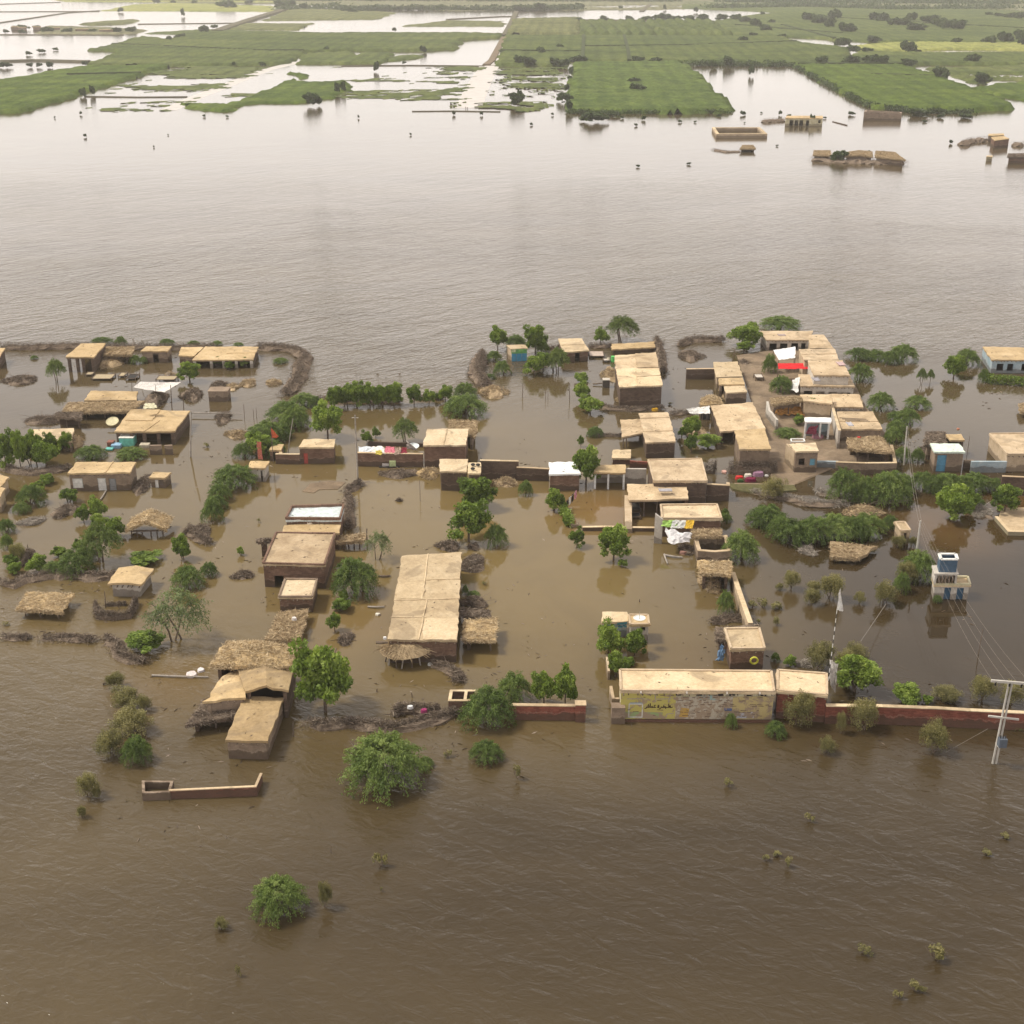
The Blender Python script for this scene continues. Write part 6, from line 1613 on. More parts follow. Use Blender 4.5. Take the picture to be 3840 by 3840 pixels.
brush('H', [(1460, 400), (1470, 480), (1460, 560), (1465, 690)], 1.9, 1.3, 'dark brush dyke beside the white-roofed brick house', 16, short='the dark brush dyke')
brush('H', [(30, 700), (100, 780), (200, 820)], 2.0, 1.0, 'brush tip below the drooping shrub row', 16)
brush('N', [(390, 1510), (600, 1520), (760, 1500), (950, 1520), (1150, 1540), (1350, 1500), (1550, 1450), (1700, 1410)], 2.0, 1.0, 'long brown brush dyke in front of the large leafy tree', 18, short='the long brown brush dyke', tm=mat('tw2', m_flat, (.25, .19, .14, 1), .5, .95, .1, 2., 0.))
brush('N', [(1160, 1430), (1200, 1380), (1330, 1380), (1540, 1400)], 1.4, 1.2, 'brush pile with cloths behind the brown dyke', 22)
brush('N', [(1500, 960), (1650, 990), (1720, 1040), (1740, 1100)], 1.8, .8, 'debris spit below the largest house', 22)
brush('K', [(1130, 470), (1300, 530), (1650, 560), (1900, 560)], 2.0, .6, 'bleached driftwood under the drooping shrub bank', 14, tm=GREYWOOD())
brush('Q', [(1130, 460), (1300, 420), (1420, 430)], 1.8, .8, 'dry brush beside the tall tan boundary wall', 18)
brush('X', [(735, 905), (900, 918), (1080, 924), (1255, 928)], 7, 1.6, 'rubble skirt round the far island ruin', 5)
brush('X', [(330, 860), (250, 862), (180, 850)], 3, .7, 'low debris line left of the tiny lake hut', 3)
brush('X', [(450, 695), (500, 690), (575, 686)], 5, 1.8, 'far dark rubble left of the arcaded ruin', 3)
brush('X', [(1580, 825), (1640, 805), (1720, 800)], 5, 2.2, 'far rubble mound left of the far brick boxes', 3)
brush('X', [(1860, 825), (1932, 828)], 5, 2.0, 'far rubble mound at the right picture edge', 3)
for a in (
    ('A', 1000, 390, 260, 90, 1.2, 'collapsed straw mat before the small thatched veranda', 'reed_mat', 'thatch', 'reed mat', 60),
    ('A', 1410, 740, 220, 120, 2.6, 'dark straw slope at the right end of the ragged thatch', 'straw_heap', 'thatchd', 'straw heap', 110),
    ('A', 400, 915, 380, 70, 1.1, 'broken straw roof lying left of the collapsed lean-to', 'fallen_roof', 'thatchd', 'fallen roof', 90),
    ('A', 190, 550, 280, 90, 1.0, 'ruined bramble shelter alone at the left', 'ruined_shelter', 'thatchd', 'ruin', 120),
    ('A', 1740, 690, 190, 120, 1.6, 'upturned thorn bush heap beside the white sheet', 'thorn_heap', 'thatchd', 'thorn heap', 110),
    ('A', 680, 1130, 120, 110, 1.6, 'leaning reed panel beside the cream-roofed hut', 'reed_screen', 'thatch', 'reed screen', 50),
    ('A', 600, 1740, 210, 120, 1.2, 'sunken twig hut roof below the white-door mud house', 'sunken_roof', 'thatchd', 'sunken roof', 70),
    ('A', 1290, 1500, 150, 160, 1.0, 'stick debris between the mud house and the tiny store', 'debris_heap', 'thatchd', 'debris', 90),
    ('A', 290, 1830, 220, 80, .3, 'bleached twigs afloat under the left shrubs', 'floating_twigs', 'thatchd', 'twigs', 70),
    ('B', 330, 890, 160, 110, .9, 'round nest-like debris raft', 'debris_raft', 'thatchd', 'debris', 80),
    ('B', 785, 570, 140, 60, .4, 'small reed raft inside the curving dyke', 'reed_raft', 'thatch', 'reed raft', 50),
    ('B', 420, 610, 120, 60, .6, 'mud spit between grain bin and dyke', 'mud_spit', 'mud', 'mud spit', 30),
    ('B', 560, 575, 170, 60, .6, 'broken straw bundle line behind the grain bin', 'straw_bundle', 'thatch', 'straw bundle', 50),
    ('B', 290, 590, 130, 60, .8, 'small grey thorn tuft behind the grain bin', 'thorn_tuft', 'thatchd', 'thorn tuft', 70),
    ('B', 455, 1040, 200, 90, .35, 'brown straw drift left of the big shrub', 'straw_drift', 'thatch', 'straw drift', 60),
    ('C', 1320, 660, 250, 110, 1.3, 'reed platform on legs below the grey thorn bank', 'reed_platform', 'thatch', 'platform', 90),
    ('C', 490, 1400, 360, 90, .9, 'arched black hut skeleton lying in the water', 'fallen_hut', 'thatchd', 'fallen hut', 60),
    ('C', 745, 1400, 200, 90, 1.1, 'straw stack beside the tall square mud room', 'straw_stack', 'thatchy', 'straw stack', 70),
    ('C', 1440, 1480, 200, 90, .9, 'raised brushwood platform wrapped in blue cloth', 'brushwood_platform', 'thatch', 'platform', 70),
    ('C', 475, 1638, 50, 16, .2, 'tiny log raft in the channel', 'log_raft', 'thatchd', 'raft', 10),
    ('D', 860, 860, 200, 90, 1.2, 'dry brush leaning on the square patched-roof house', 'dry_brush', 'thatch', 'brush', 90),
    ('D', 700, 620, 150, 140, .8, 'dry twig heap beside the rafter range', 'twig_heap', 'thatch', 'twigs', 80),
    ('E', 215, 450, 220, 90, 1.6, 'charred skeleton of a hut in the lake', 'hut_skeleton', 'thatchd', 'ruin', 70),
    ('E', 700, 510, 110, 50, .8, 'dark mound at the head of the mud lane', 'dark_mound', 'thatchd', 'mound', 20),
    ('E', 250, 1130, 200, 130, .6, 'trampled mud and rubble before the sheet tent', 'rubble_heap', 'mud', 'rubble', 40),
    ('E', 520, 780, 90, 120, 1.2, 'straw stack against the boxy laneside room', 'straw_stack', 'thatch', 'straw stack', 60),
    ('F', 520, 1430, 130, 60, .8, 'pinkish brick rubble in the caved-in ruin', 'brick_rubble', 'mud', 'rubble', 10),
    ('F', 930, 1380, 120, 120, .9, 'earth heap left of the blue-door hut', 'earth_heap', 'thatchd', 'earth heap', 40),
    ('G', 240, 950, 100, 130, 1.6, 'dark wicker screen beside the brown shrub', 'wicker_screen', 'thatchd', 'screen', 40),
    ('G', 1800, 720, 220, 150, .8, 'dead branch pile by the peaked thatch pavilion', 'branch_pile', 'thatchd', 'branches', 100),
    ('H', 510, 1110, 180, 80, .5, 'broken bundle of poles left of the arched house', 'pole_bundle', 'thatchd', 'poles', 50),
    ('H', 1080, 1110, 330, 50, 2.0, 'rounded mud oven roof against the arched house', 'mud_dome', 'thatch', 'mud dome', 20),
    ('H', 1440, 1690, 140, 100, .5, 'driftwood knot below the leafy bushes', 'driftwood', 'thatchd', 'driftwood', 60),
    ('I', 920, 850, 220, 80, 1.2, 'wreckage heap behind the largest house', 'wreckage_heap', 'thatchd', 'wreckage', 80),
    ('I', 1140, 1010, 240, 150, 1.0, 'twiggy straw stack right of the largest house', 'twig_stack', 'thatchd', 'twig stack', 160),
    ('I', 1150, 850, 110, 70, .5, 'small bench-like frame in the tree reflection', 'bench_frame', 'thatchd', 'frame', 14),
    ('I', 1150, 1370, 240, 80, 1.5, 'dark reed shelter behind the narrow straw roof', 'reed_shelter', 'thatchd', 'shelter', 110),
    ('J', 1600, 1290, 200, 190, 1.6, 'fan-shaped reed mat fallen from the straw roof', 'fallen_mat', 'thatch', 'reed mat', 160),
    ('J', 1390, 1000, 130, 110, .7, 'rubbish pile at the foot of the silver sheet', 'rubbish_pile', 'thatchd', 'rubbish', 60),
    ('K', 1530, 650, 320, 110, .7, 'flat straw mat between the drooping shrub banks', 'straw_mat', 'thatch', 'straw mat', 80),
    ('K', 1030, 1010, 170, 80, .3, 'bleached antler-like driftwood by the sunken hut', 'driftwood', 'thatchd', 'driftwood', 60),
    ('L', 1480, 600, 200, 160, .5, 'bleached dead branches beside the silted enclosure', 'dead_branches', 'thatchd', 'branches', 90),
    ('R', 770, 830, 150, 60, .3, 'pale driftwood beside the red brick wall room', 'driftwood', 'thatchd', 'driftwood', 50),
    ('O', 530, 700, 90, 60, .6, 'blackened debris at the end of the spit', 'debris_heap', 'thatchd', 'debris', 50)):
    s, x, y, w, d, h, lab, nm, m, cat, n = a
    tw = GREYWOOD() if ('bleached' in lab or 'pale drift' in lab) else None
    heap(s, x, y, w, d, h, lab, nm, m, cat, n, min(2.2, .8 + w / 300), 0, tw)
# round thatched hut in front of the largest house
c = P('N', 1240, 1000); root = empty('round_hut', (c.x, c.y + 1.6, 0)); tag(root, 'round shaggy grass-roofed hut on leaning posts', 'hut'); LAND.append(('the round grass hut', c.x, c.y + 1.6))
cc = Vector((c.x, c.y + 1.6, 0)); rr = 2.15; b = MB(); q = random.Random(4)
zA = height_at('N', 750, cc.y); zE = height_at('N', 900, cc.y - rr * .8); ap = cc + Vector((0, .2, zA)); N = 22
ring = [cc + Vector((math.cos(2 * math.pi * i / N) * rr * q.uniform(.92, 1.08), math.sin(2 * math.pi * i / N) * rr * .8 * q.uniform(.92, 1.08), zE + q.uniform(-.12, .12))) for i in range(N)]
mid = [ap.lerp(p, .5) + Vector((0, 0, .2)) for p in ring]
for i in range(N):
    j = (i + 1) % N
    b.quad(ring[i], ring[j], mid[j], mid[i]); b.tri(mid[i], mid[j], ap); b.tri(ring[j], ring[i], ap - Vector((0, 0, .6)))
b.build('roof', THATCH(), root)
b = MB()
for _ in range(420):
    t = q.uniform(0, 6.28); k = q.uniform(.3, 1)
    p = ap.lerp(cc + Vector((math.cos(t) * rr, math.sin(t) * rr * .8, zE + .05)), k) + Vector((0, 0, .22)); e = p + (cc + Vector((math.cos(t) * rr, math.sin(t) * rr * .8, zE - .1)) - ap) * q.uniform(.15, .4) + Vector((q.uniform(-.2, .2), q.uniform(-.2, .2), .1))
    b.tube([p, e], .02, .012, 3)
o = b.build('loose_straw', mat('strawm', m_flat, (0.40, 0.30, 0.18, 1), 0.5, 0.95, 0.1, 1.5, 0.0), root); o['kind'] = 'stuff'
for k in range(7):
    t = math.pi + math.pi * k / 6; b = MB(); b.tube([cc + Vector((math.cos(t) * rr * .75 + q.uniform(-.4, .4), math.sin(t) * rr * .6, -.6)), cc + Vector((math.cos(t) * rr * .7, math.sin(t) * rr * .55, zE))], .08, .06, 5); b.build('post', GREYWOOD() if k % 2 else WOOD(), root)
b = MB(); b.box((cc.x, cc.y + .5), rr * 1.2, rr * .7, -.6, zE - .1); b.build('wall', WALL('dark'), root)

# ------------------------------------------------------------------ painted writing on the yellow house front and murals
def on_front(s, quad_l, quad_r, base, ytop):
    """mapping from sheet pixels on an upright front wall to metres"""
    h = hsolve(s, ytop, base); A, B = P(s, quad_l[0], quad_l[1], h), P(s, quad_r[0], quad_r[1], h)
    def f(x, y, off=.02):
        u = (x - quad_l[0]) / (quad_r[0] - quad_l[0]); yy = ytop + (y - ytop); z = h * (base - y) / (base - ytop)
        p = A.lerp(B, u); return Vector((p.x, p.y - off, z))
    return f, A, B
hq = [h_ for h_ in bpy.data.objects if h_.get('label', '').startswith('long roadside house')][0]
f, A_, B_ = on_front('Q', (300, 1068), (1708, 1076), 1338, 1070)
FY = lambda x, y, k=0: f(x, y, 0) + Vector((0, .05 - k * .006, 0))
def paint_patch(name, pts, m, k, parent):
    b = MB(); G = [FY(x, y, k) for x, y in pts]; t = Vector((0, .005, 0))
    b.f.append(tuple(range(len(G)))); b.v += [tuple(g) for g in G]; b.uv += [(g.x, g.z) for g in G]
    return b.build(name, m, parent)
def worn(c, keep, sc_=1.4):
    t = NT('worn_paint'); p = t.pos()
    a = t.ramp(t.noise(p, sc_, 6, .75, .5), [(keep, (0, 0, 0)), (keep + .06, (1, 1, 1))])
    col = t.mix(a, (.30, .225, .155), c); t.bump(t.noise(p, 6, 5, .7), .5, .04)
    return t.done(col, .9, .15)
q = random.Random(11)
paint_patch('painted_field', [(312, 1085), (812, 1080), (815, 1318), (312, 1322)], worn((.44, .38, .11, 1), .42), 1, hq)
paint_patch('painted_field', [(815, 1120), (1330, 1115), (1330, 1320), (815, 1318)], worn((.42, .37, .29, 1), .47), 1, hq)
paint_patch('painted_field', [(1332, 1115), (1700, 1110), (1695, 1318), (1332, 1320)], worn((.44, .35, .16, 1), .45, 1.1), 1, hq)
paint_patch('painted_field', [(318, 1255), (700, 1260), (700, 1312), (318, 1315)], worn((.25, .33, .14, 1), .52), 2, hq)
paint_patch('painted_field', [(395, 1172), (510, 1172), (510, 1190), (395, 1190)], worn((.22, .28, .33, 1), .4, 3), 3, hq)
paint_patch('painted_field', [(1255, 1215), (1330, 1222), (1325, 1245), (1262, 1240)], worn((.08, .12, .26, 1), .4, 3), 3, hq)
paint_patch('painted_field', [(1000, 1100), (1210, 1105), (1210, 1150), (1000, 1140)], worn((.26, .36, .34, 1), .5, 2), 3, hq)
paint_patch('painted_field', [(860, 1215), (940, 1225), (930, 1300), (850, 1300)], worn((.44, .28, .07, 1), .4, 2), 3, hq)
paint_patch('painted_field', [(1380, 1255), (1540, 1250), (1530, 1310), (1370, 1310)], worn((.42, .42, .46, 1), .5, 2), 3, hq)
def stroke(name, lines, w, m, k, parent):
    b = MB()
    for ln in lines:
        G = [FY(x, y, k) for x, y in ln]
        for a, c in zip(G, G[1:]):
            d = (c - a); d.y = 0
            if d.length < 1e-4: continue
            d.normalize(); n = Vector((-d.z, 0, d.x)) * w / 2; e = d * w * .3
            b.quad(a - n - e, c - n + e, c + n + e, a + n - e)
    return b.build(name, m, parent)
RED = mat('redink', m_flat, (.075, .045, .03, 1), .4, .9, .1, 4, 0.); WHT = mat('whiteink', m_flat, (.60, .58, .52, 1), .4, .9, .1, 4, 0.)
# the red line of joined letters, read off the wall from right to left
letters = [[(785, 1212), (770, 1216), (760, 1214), (757, 1203), (764, 1198), (768, 1210)], [(752, 1216), (750, 1182)], [(745, 1215), (722, 1216), (722, 1207)], [(715, 1216), (712, 1206), (707, 1216), (702, 1206), (697, 1216), (690, 1216)],
           [(684, 1208), (680, 1222), (668, 1228)], [(664, 1210), (655, 1204), (650, 1214), (660, 1218), (664, 1210)], [(634, 1214), (620, 1216), (618, 1204)], [(612, 1216), (604, 1216), (600, 1204), (594, 1216), (588, 1216)],
           [(584, 1216), (582, 1180)], [(576, 1216), (572, 1207), (567, 1216), (562, 1207), (557, 1216)], [(552, 1210), (548, 1222), (534, 1226)], [(618, 1196), (622, 1196)], [(626, 1196), (630, 1196)], [(722, 1224), (726, 1224)],
           [(560, 1198), (564, 1198)], [(568, 1198), (572, 1198)], [(564, 1190), (568, 1190)], [(652, 1196), (656, 1196)], [(660, 1196), (664, 1196)], [(704, 1198), (708, 1198)]]
stroke('lettering', letters, .085, RED, 4, hq)
stroke('painted_frame', [[(390, 1186), (512, 1186), (512, 1304), (390, 1304), (390, 1186)]], .09, WHT, 4, hq)
stroke('painted_scrawl', [[(370, 1140), (500, 1136), (560, 1142)], [(570, 1100), (600, 1092), (622, 1098), (632, 1165)], [(640, 1140), (770, 1136)], [(745, 1165), (760, 1110), (775, 1100)], [(735, 1300), (738, 1275), (795, 1268)]], .07, mat('mauveink', m_flat, (.36, .30, .27, 1), .4, .9, .1, 4, 0.), 4, hq)
q = random.Random(5); ln = []
for yy in (1108, 1122, 1150, 1165, 1185, 1200, 1240, 1255, 1270, 1290):
    x = 330
    while x < 1680:
        L_ = q.uniform(12, 60)
        if q.random() < (.5 if x > 830 else .22) and not (520 < x < 800 and 1170 < yy < 1235): ln.append([(x, yy + q.uniform(-4, 4)), (x + L_, yy + q.uniform(-3, 3))])
        x += L_ + q.uniform(10, 40)
stroke('worn_lines', ln, .055, mat('brownink', m_flat, (.15, .10, .075, 1), .4, .9, .1, 4, 0.), 5, hq)
# low plinth and a second window-like row of beam holes, their shade painted as flat dark strokes
b = MB(); P0, P1 = FY(300, 1330, 8), FY(1700, 1330, 8); b.beam(P0 + Vector((0, -.05, -.05)), P1 + Vector((0, -.05, -.05)), .3, .22); b.build('plinth', WALL('red'), hq)
ln = [[(x, 1098), (x + 40, 1098)] for x in (815, 1000, 1190, 1300, 1460, 1585)]
stroke('socket_shade', ln, .2, DARK(), 6, hq)
for x in (490, 905, 1270, 1565):
    b = MB(); p = FY(x, 1070, 0); b.beam(p + Vector((0, .2, .05)), p + Vector((0, -.35, -.05)), .14, .12); b.build('spout', GREYWOOD(), hq)
# shop mural: green field above, blue shutters below
hs_ = [o for o in bpy.data.objects if o.get('label', '').startswith('little shop painted')][0]
f2, a2, b2 = on_front('C', (1490, 262), (1637, 256), 375, 262)
def shop_patch(name, x0, x1, y0, y1, m, k):
    b = MB(); p = [f2(x0, y0), f2(x1, y0), f2(x1, y1), f2(x0, y1)]
    p = [v + Vector((0, .0 - k * .02, 0)) for v in p]; b.prism([p[3], p[2], p[2] + Vector((0, .04, 0)), p[3] + Vector((0, .04, 0))], [p[0], p[1], p[1] + Vector((0, .04, 0)), p[0] + Vector((0, .04, 0))])
    b.build(name, m, hs_)
shop_patch('sign_board', 1492, 1633, 268, 305, PAINT(.12, .32, .10), 1)
shop_patch('sign_panel', 1497, 1530, 268, 292, PAINT(.55, .60, .35), 2)
shop_patch('sign_panel', 1560, 1600, 272, 288, PAINT(.20, .45, .12), 2)
for i, x in enumerate((1494, 1541, 1588)): shop_patch('shutter', x, x + 44, 307, 375, PAINT(.06, .26, .42), 1)
# blue scribbles on the small painted room
hb = [o for o in bpy.data.objects if o.get('label', '').startswith('small blue-white painted')][0]
f3, a3, b3 = on_front('J', (625, 1655), (862, 1640), 1800, 1650)
b = MB()
for x0, y0, x1, y1 in ((660, 1680, 700, 1690), (760, 1670, 850, 1665), (770, 1690, 810, 1700), (815, 1685, 845, 1700), (660, 1700, 690, 1705)):
    a, c = f3(x0, y0, .0), f3(x1, y1, .0); d = (c - a).normalized(); n = Vector((-d.z, 0, d.x)) * .1; b.quad(a - n, c - n, c + n, a + n)
b.build('painted_lettering', PAINT(.05, .22, .28), hb)

# ------------------------------------------------------------------ plants near the village: kind, sheet, x, y of foot, y of top, width
for rec in '''
a A 520 560 362 200;m A 900 235 165 230;m A 1085 240 130 120;m A 1500 240 160 150;m A 1740 242 180 130;m B 60 240 180 110;m B 265 235 180 110;m B 460 238 205 100
n A 1720 560 375 190;N B 265 425 330 95;N B 380 455 375 95;N B 525 432 335 105;m A 1215 405 300 120;m A 1290 400 320 90
n A 60 1350 985 170;n A 190 1345 965 150;n A 330 1300 1000 150;n A 420 1340 1085 230;n A 470 1190 1005 110;n A 600 1190 1010 120
m A 790 1285 1118 320;m A 1160 1285 1140 300;m G 250 500 250 300;N G 420 290 190 130;N G 605 470 318 170;n G 760 625 460 130;n G 885 590 395 150;N G 880 700 555 160;n G 1060 760 590 150
m G 40 740 570 180;m G 50 880 700 130;t G 150 1010 800 170;N G 80 1050 920 150;N G 330 1095 920 190;m G 650 1135 830 380;a G 930 990 670 440;N G 1260 1035 945 300
m G 1680 1250 985 320;N G 1640 980 740 160;m G 1880 1135 965 190;w G 1615 1700 1235 660;N G 1290 1830 1625 340
m B 1050 800 640 260;m B 880 960 700 420;m B 960 1010 750 300;m B 700 1140 880 380;N B 620 1260 1010 260;m B 500 1265 1080 200;m B 1160 800 670 140;m B 780 1250 1050 220
n B 1275 1075 740 260;n B 1340 800 590 130;n B 1430 780 590 130;n B 1540 785 562 150;n B 1660 782 570 150;n B 1770 778 572 150;n B 1880 772 580 130
n C 10 775 565 140;n C 100 782 562 160;n C 240 780 590 150;n C 330 775 580 130;n C 430 775 565 150;n C 612 770 590 130;n C 745 765 630 110;N C 820 730 660 60;n C 895 740 585 120
m C 1070 720 540 230;m C 1070 905 640 430;a C 535 1110 905 270;n C 185 1125 1000 100;n C 265 1065 972 70
m B 400 1570 1280 460;m B 290 1660 1450 230;m B 220 1850 1580 230;m B 250 1740 1560 220;m B 560 1420 1300 180
n C 1365 270 42 165;m C 1530 265 110 210;n C 1705 300 28 190;m C 1330 385 260 160;m C 1410 510 340 180;m C 1290 545 480 120;n C 1700 495 300 170;m C 1780 320 150 130
n D 90 570 400 200;a D 225 600 385 220;n D 610 335 190 130;a D 800 315 92 330;N D 440 690 600 140;n D 440 855 665 160;n D 515 960 810 190;m D 560 1190 1070 160;N D 430 1275 1165 55;n D 480 1610 1265 250
n E 230 1190 975 190;N E 235 1330 1150 130;N E 380 1300 1155 220;N E 140 1190 1100 80
n E 720 365 142 280;m E 1060 225 98 410;N E 710 425 300 140;m E 940 615 385 150;m E 1050 800 590 230;N E 1370 1005 820 230;N E 1200 1085 975 110;m E 1110 1205 1085 270
m F 250 430 270 330;m F 420 430 290 260;m F 700 450 218 320;m F 260 650 410 290;a F 865 665 500 120;a F 960 650 510 80;n F 1200 595 350 200;m F 1370 495 265 280;m F 470 945 715 300;m F 855 935 765 290
m F 750 1100 878 270;m F 640 1190 1000 240;m F 600 1290 1080 240;m F 690 1480 1290 230;m F 840 1490 1290 160
m L 80 530 85 380;m L 300 530 190 320;m L 560 580 105 500;m L 690 460 165 300;m L 900 400 155 300;m L 1180 430 175 400;m L 1450 430 175 400;m L 1640 410 235 260;n L 1180 700 345 330;N L 1380 620 370 180;n L 1730 620 318 260;N L 1250 690 490 180;m L 1420 560 400 260
t K 740 560 340 260;m K 690 830 548 390;m K 900 970 680 340;m K 1120 970 650 370;m K 1330 940 640 420;m K 1600 900 640 380;m K 1790 820 655 170;m K 440 1130 768 350;s K 285 690 620 110
t K 895 1380 1175 180;t K 785 1370 1300 90;t K 1085 1515 1350 190;t K 1100 1400 1280 150;t K 1270 1480 1205 250;t K 1515 1500 1380 130;t K 1750 1525 1285 250;s K 640 1540 1430 150;s K 770 1540 1470 120;t K 755 1690 1600 80;m K 1900 1400 1165 170
m L 870 1350 950 430;t L 740 1370 1125 260;m L 1045 1555 1455 110;t L 650 1000 850 180;t L 790 980 860 120
n N 530 1370 740 470;m H 1510 1340 880 470;w H 1740 960 700 280;N H 1420 1335 1238 95;N H 1390 1455 1325 175;N H 1345 1630 1440 130
m Z 1430 3000 2728 340;m O 790 1210 755 560;m O 1035 970 615 350;n O 1300 960 635 200;n O 1500 970 585 240;m O 780 1510 1255 320;s O 1065 1640 1480 110;m O 230 1535 1410 150;s O 430 1440 1355 110
n I 1180 500 205 310;n I 1110 800 390 330;m I 1350 870 600 240;m I 1620 395 215 150;N I 1870 540 310 130;m I 1150 1310 1240 130;m I 1075 1290 1170 70
N J 190 660 440 125;N J 255 640 500 90;N J 285 690 600 75;N J 300 785 680 75;n J 395 970 795 135;n J 730 1090 775 260;N J 810 1165 1080 85;m J 1745 1600 1318 180;m J 1740 700 600 80
n Q 200 745 458 235;n Q 440 750 500 210;N Q 270 965 718 170;N Q 385 850 765 110;m Q 1310 1415 1238 125;m Q 1720 1510 1320 220
t R 740 1440 1095 340;t R 1320 1470 1145 300;t R 1100 1470 1255 120;t R 980 1665 1488 190;N R 1250 1140 755 430;t R 930 910 640 310;t R 1245 850 640 280;N R 645 855 748 110;m R 505 810 705 90;N R 1720 1205 1015 270;t R 1150 1000 700 260
t S 1170 1235 1050 360;t S 1530 1235 930 340;t S 1830 1270 990 300;t S 1030 1775 1400 370;N S 930 1230 1130 120
t M 310 710 535 210;t M 400 910 680 340;t M 570 910 745 170;t M 430 1160 870 440;t M 250 1340 1080 320;m M 490 1400 1070 310;t M 60 1710 1455 240;t M 10 1870 1745 110;t M 150 1700 1560 100;m S 1880 1480 1425 200
m T 645 705 340 440;t T 245 770 668 120;t T 1000 610 400 120;s T 1400 320 180 120;s T 370 1095 1000 50;s T 1410 475 455 30
s U 335 85 25 65;s U 775 275 215 65;s U 540 485 440 60;s U 600 462 425 70;s U 660 520 450 60;s U 1075 995 930 90;s U 1475 1040 930 140;s U 1345 1195 1120 90;s U 1255 1235 1170 65;s U 1840 365 335 80;s U 1740 455 420 80;s U 1390 1200 1150 50
s G 40 1570 1530 80;s I 1245 1200 1175 65;m B 840 400 335 150;s B 170 1160 1110 80;s B 650 1840 1790 40;N H 485 930 848 65
m F 1530 650 478 130;m A 300 360 315 80;a C 1880 470 300 180;s D 1240 895 870 60
m E 540 1960 1850 130;m K 1010 930 700 260;m K 1480 930 660 300;m K 800 930 640 260;m L 430 525 170 260;m L 1030 430 190 240;m L 1320 430 200 260;m L 200 520 150 260;m G 180 560 420 170;N G 330 360 250 130;N G 520 960 850 140;N G 130 1110 990 120;m G 460 1120 960 220;N A 250 1330 1120 150;m G 790 990 820 200;N G 700 900 780 120;m F 560 470 290 220;m F 620 1050 930 200;m B 820 1100 900 260;m C 980 830 680 220;m K 600 800 640 220;s R 300 330 250 130;s R 500 350 270 130;s R 350 460 410 60'''.replace('\n', ';').split(';'):
    if rec.strip():
        k, s, *v = rec.split()
        x, yb, yt, w = map(float, v)
        plant(k, s, x, yb, yt, w)
# clipped green hedge in front of the pale blue house
def hedge(s, pts, w, h, label):
    G = [P(s, *p) for p in pts]
    root = empty('hedge', (G[0].x, G[0].y, 0)); tag(root, label, 'hedge')
    rg = np.random.default_rng(3); q = []; t = []
    for a, c in zip(G, G[1:]):
        n = int((c - a).length * 260); u = rg.uniform(0, 1, n)[:, None]
        p = np.array(a)[None] * (1 - u) + np.array(c)[None] * u + rg.normal(size=(n, 3)) * np.array([w * .28, w * .28, 0]); p[:, 2] = rg.uniform(0, h, n) ** .8
        q.append(leaf_quads(rg, p, .16)); t.append(np.clip(rg.normal(.5, .18, n), 0, 1))
    o = link('leaves', leafmesh('leaves', np.concatenate(q), np.concatenate(t), LEAFM('n')), root); o['kind'] = 'stuff'
hedge('F', [(1520, 640), (1600, 660), (1760, 665), (2000, 690)], 1.3, 1.5, 'clipped bright green hedge before the pale blue fronted house')
hedge('J', [(255, 640), (300, 720), (330, 790)], .9, 1.0, 'creeping green hedge on the broken wall end')

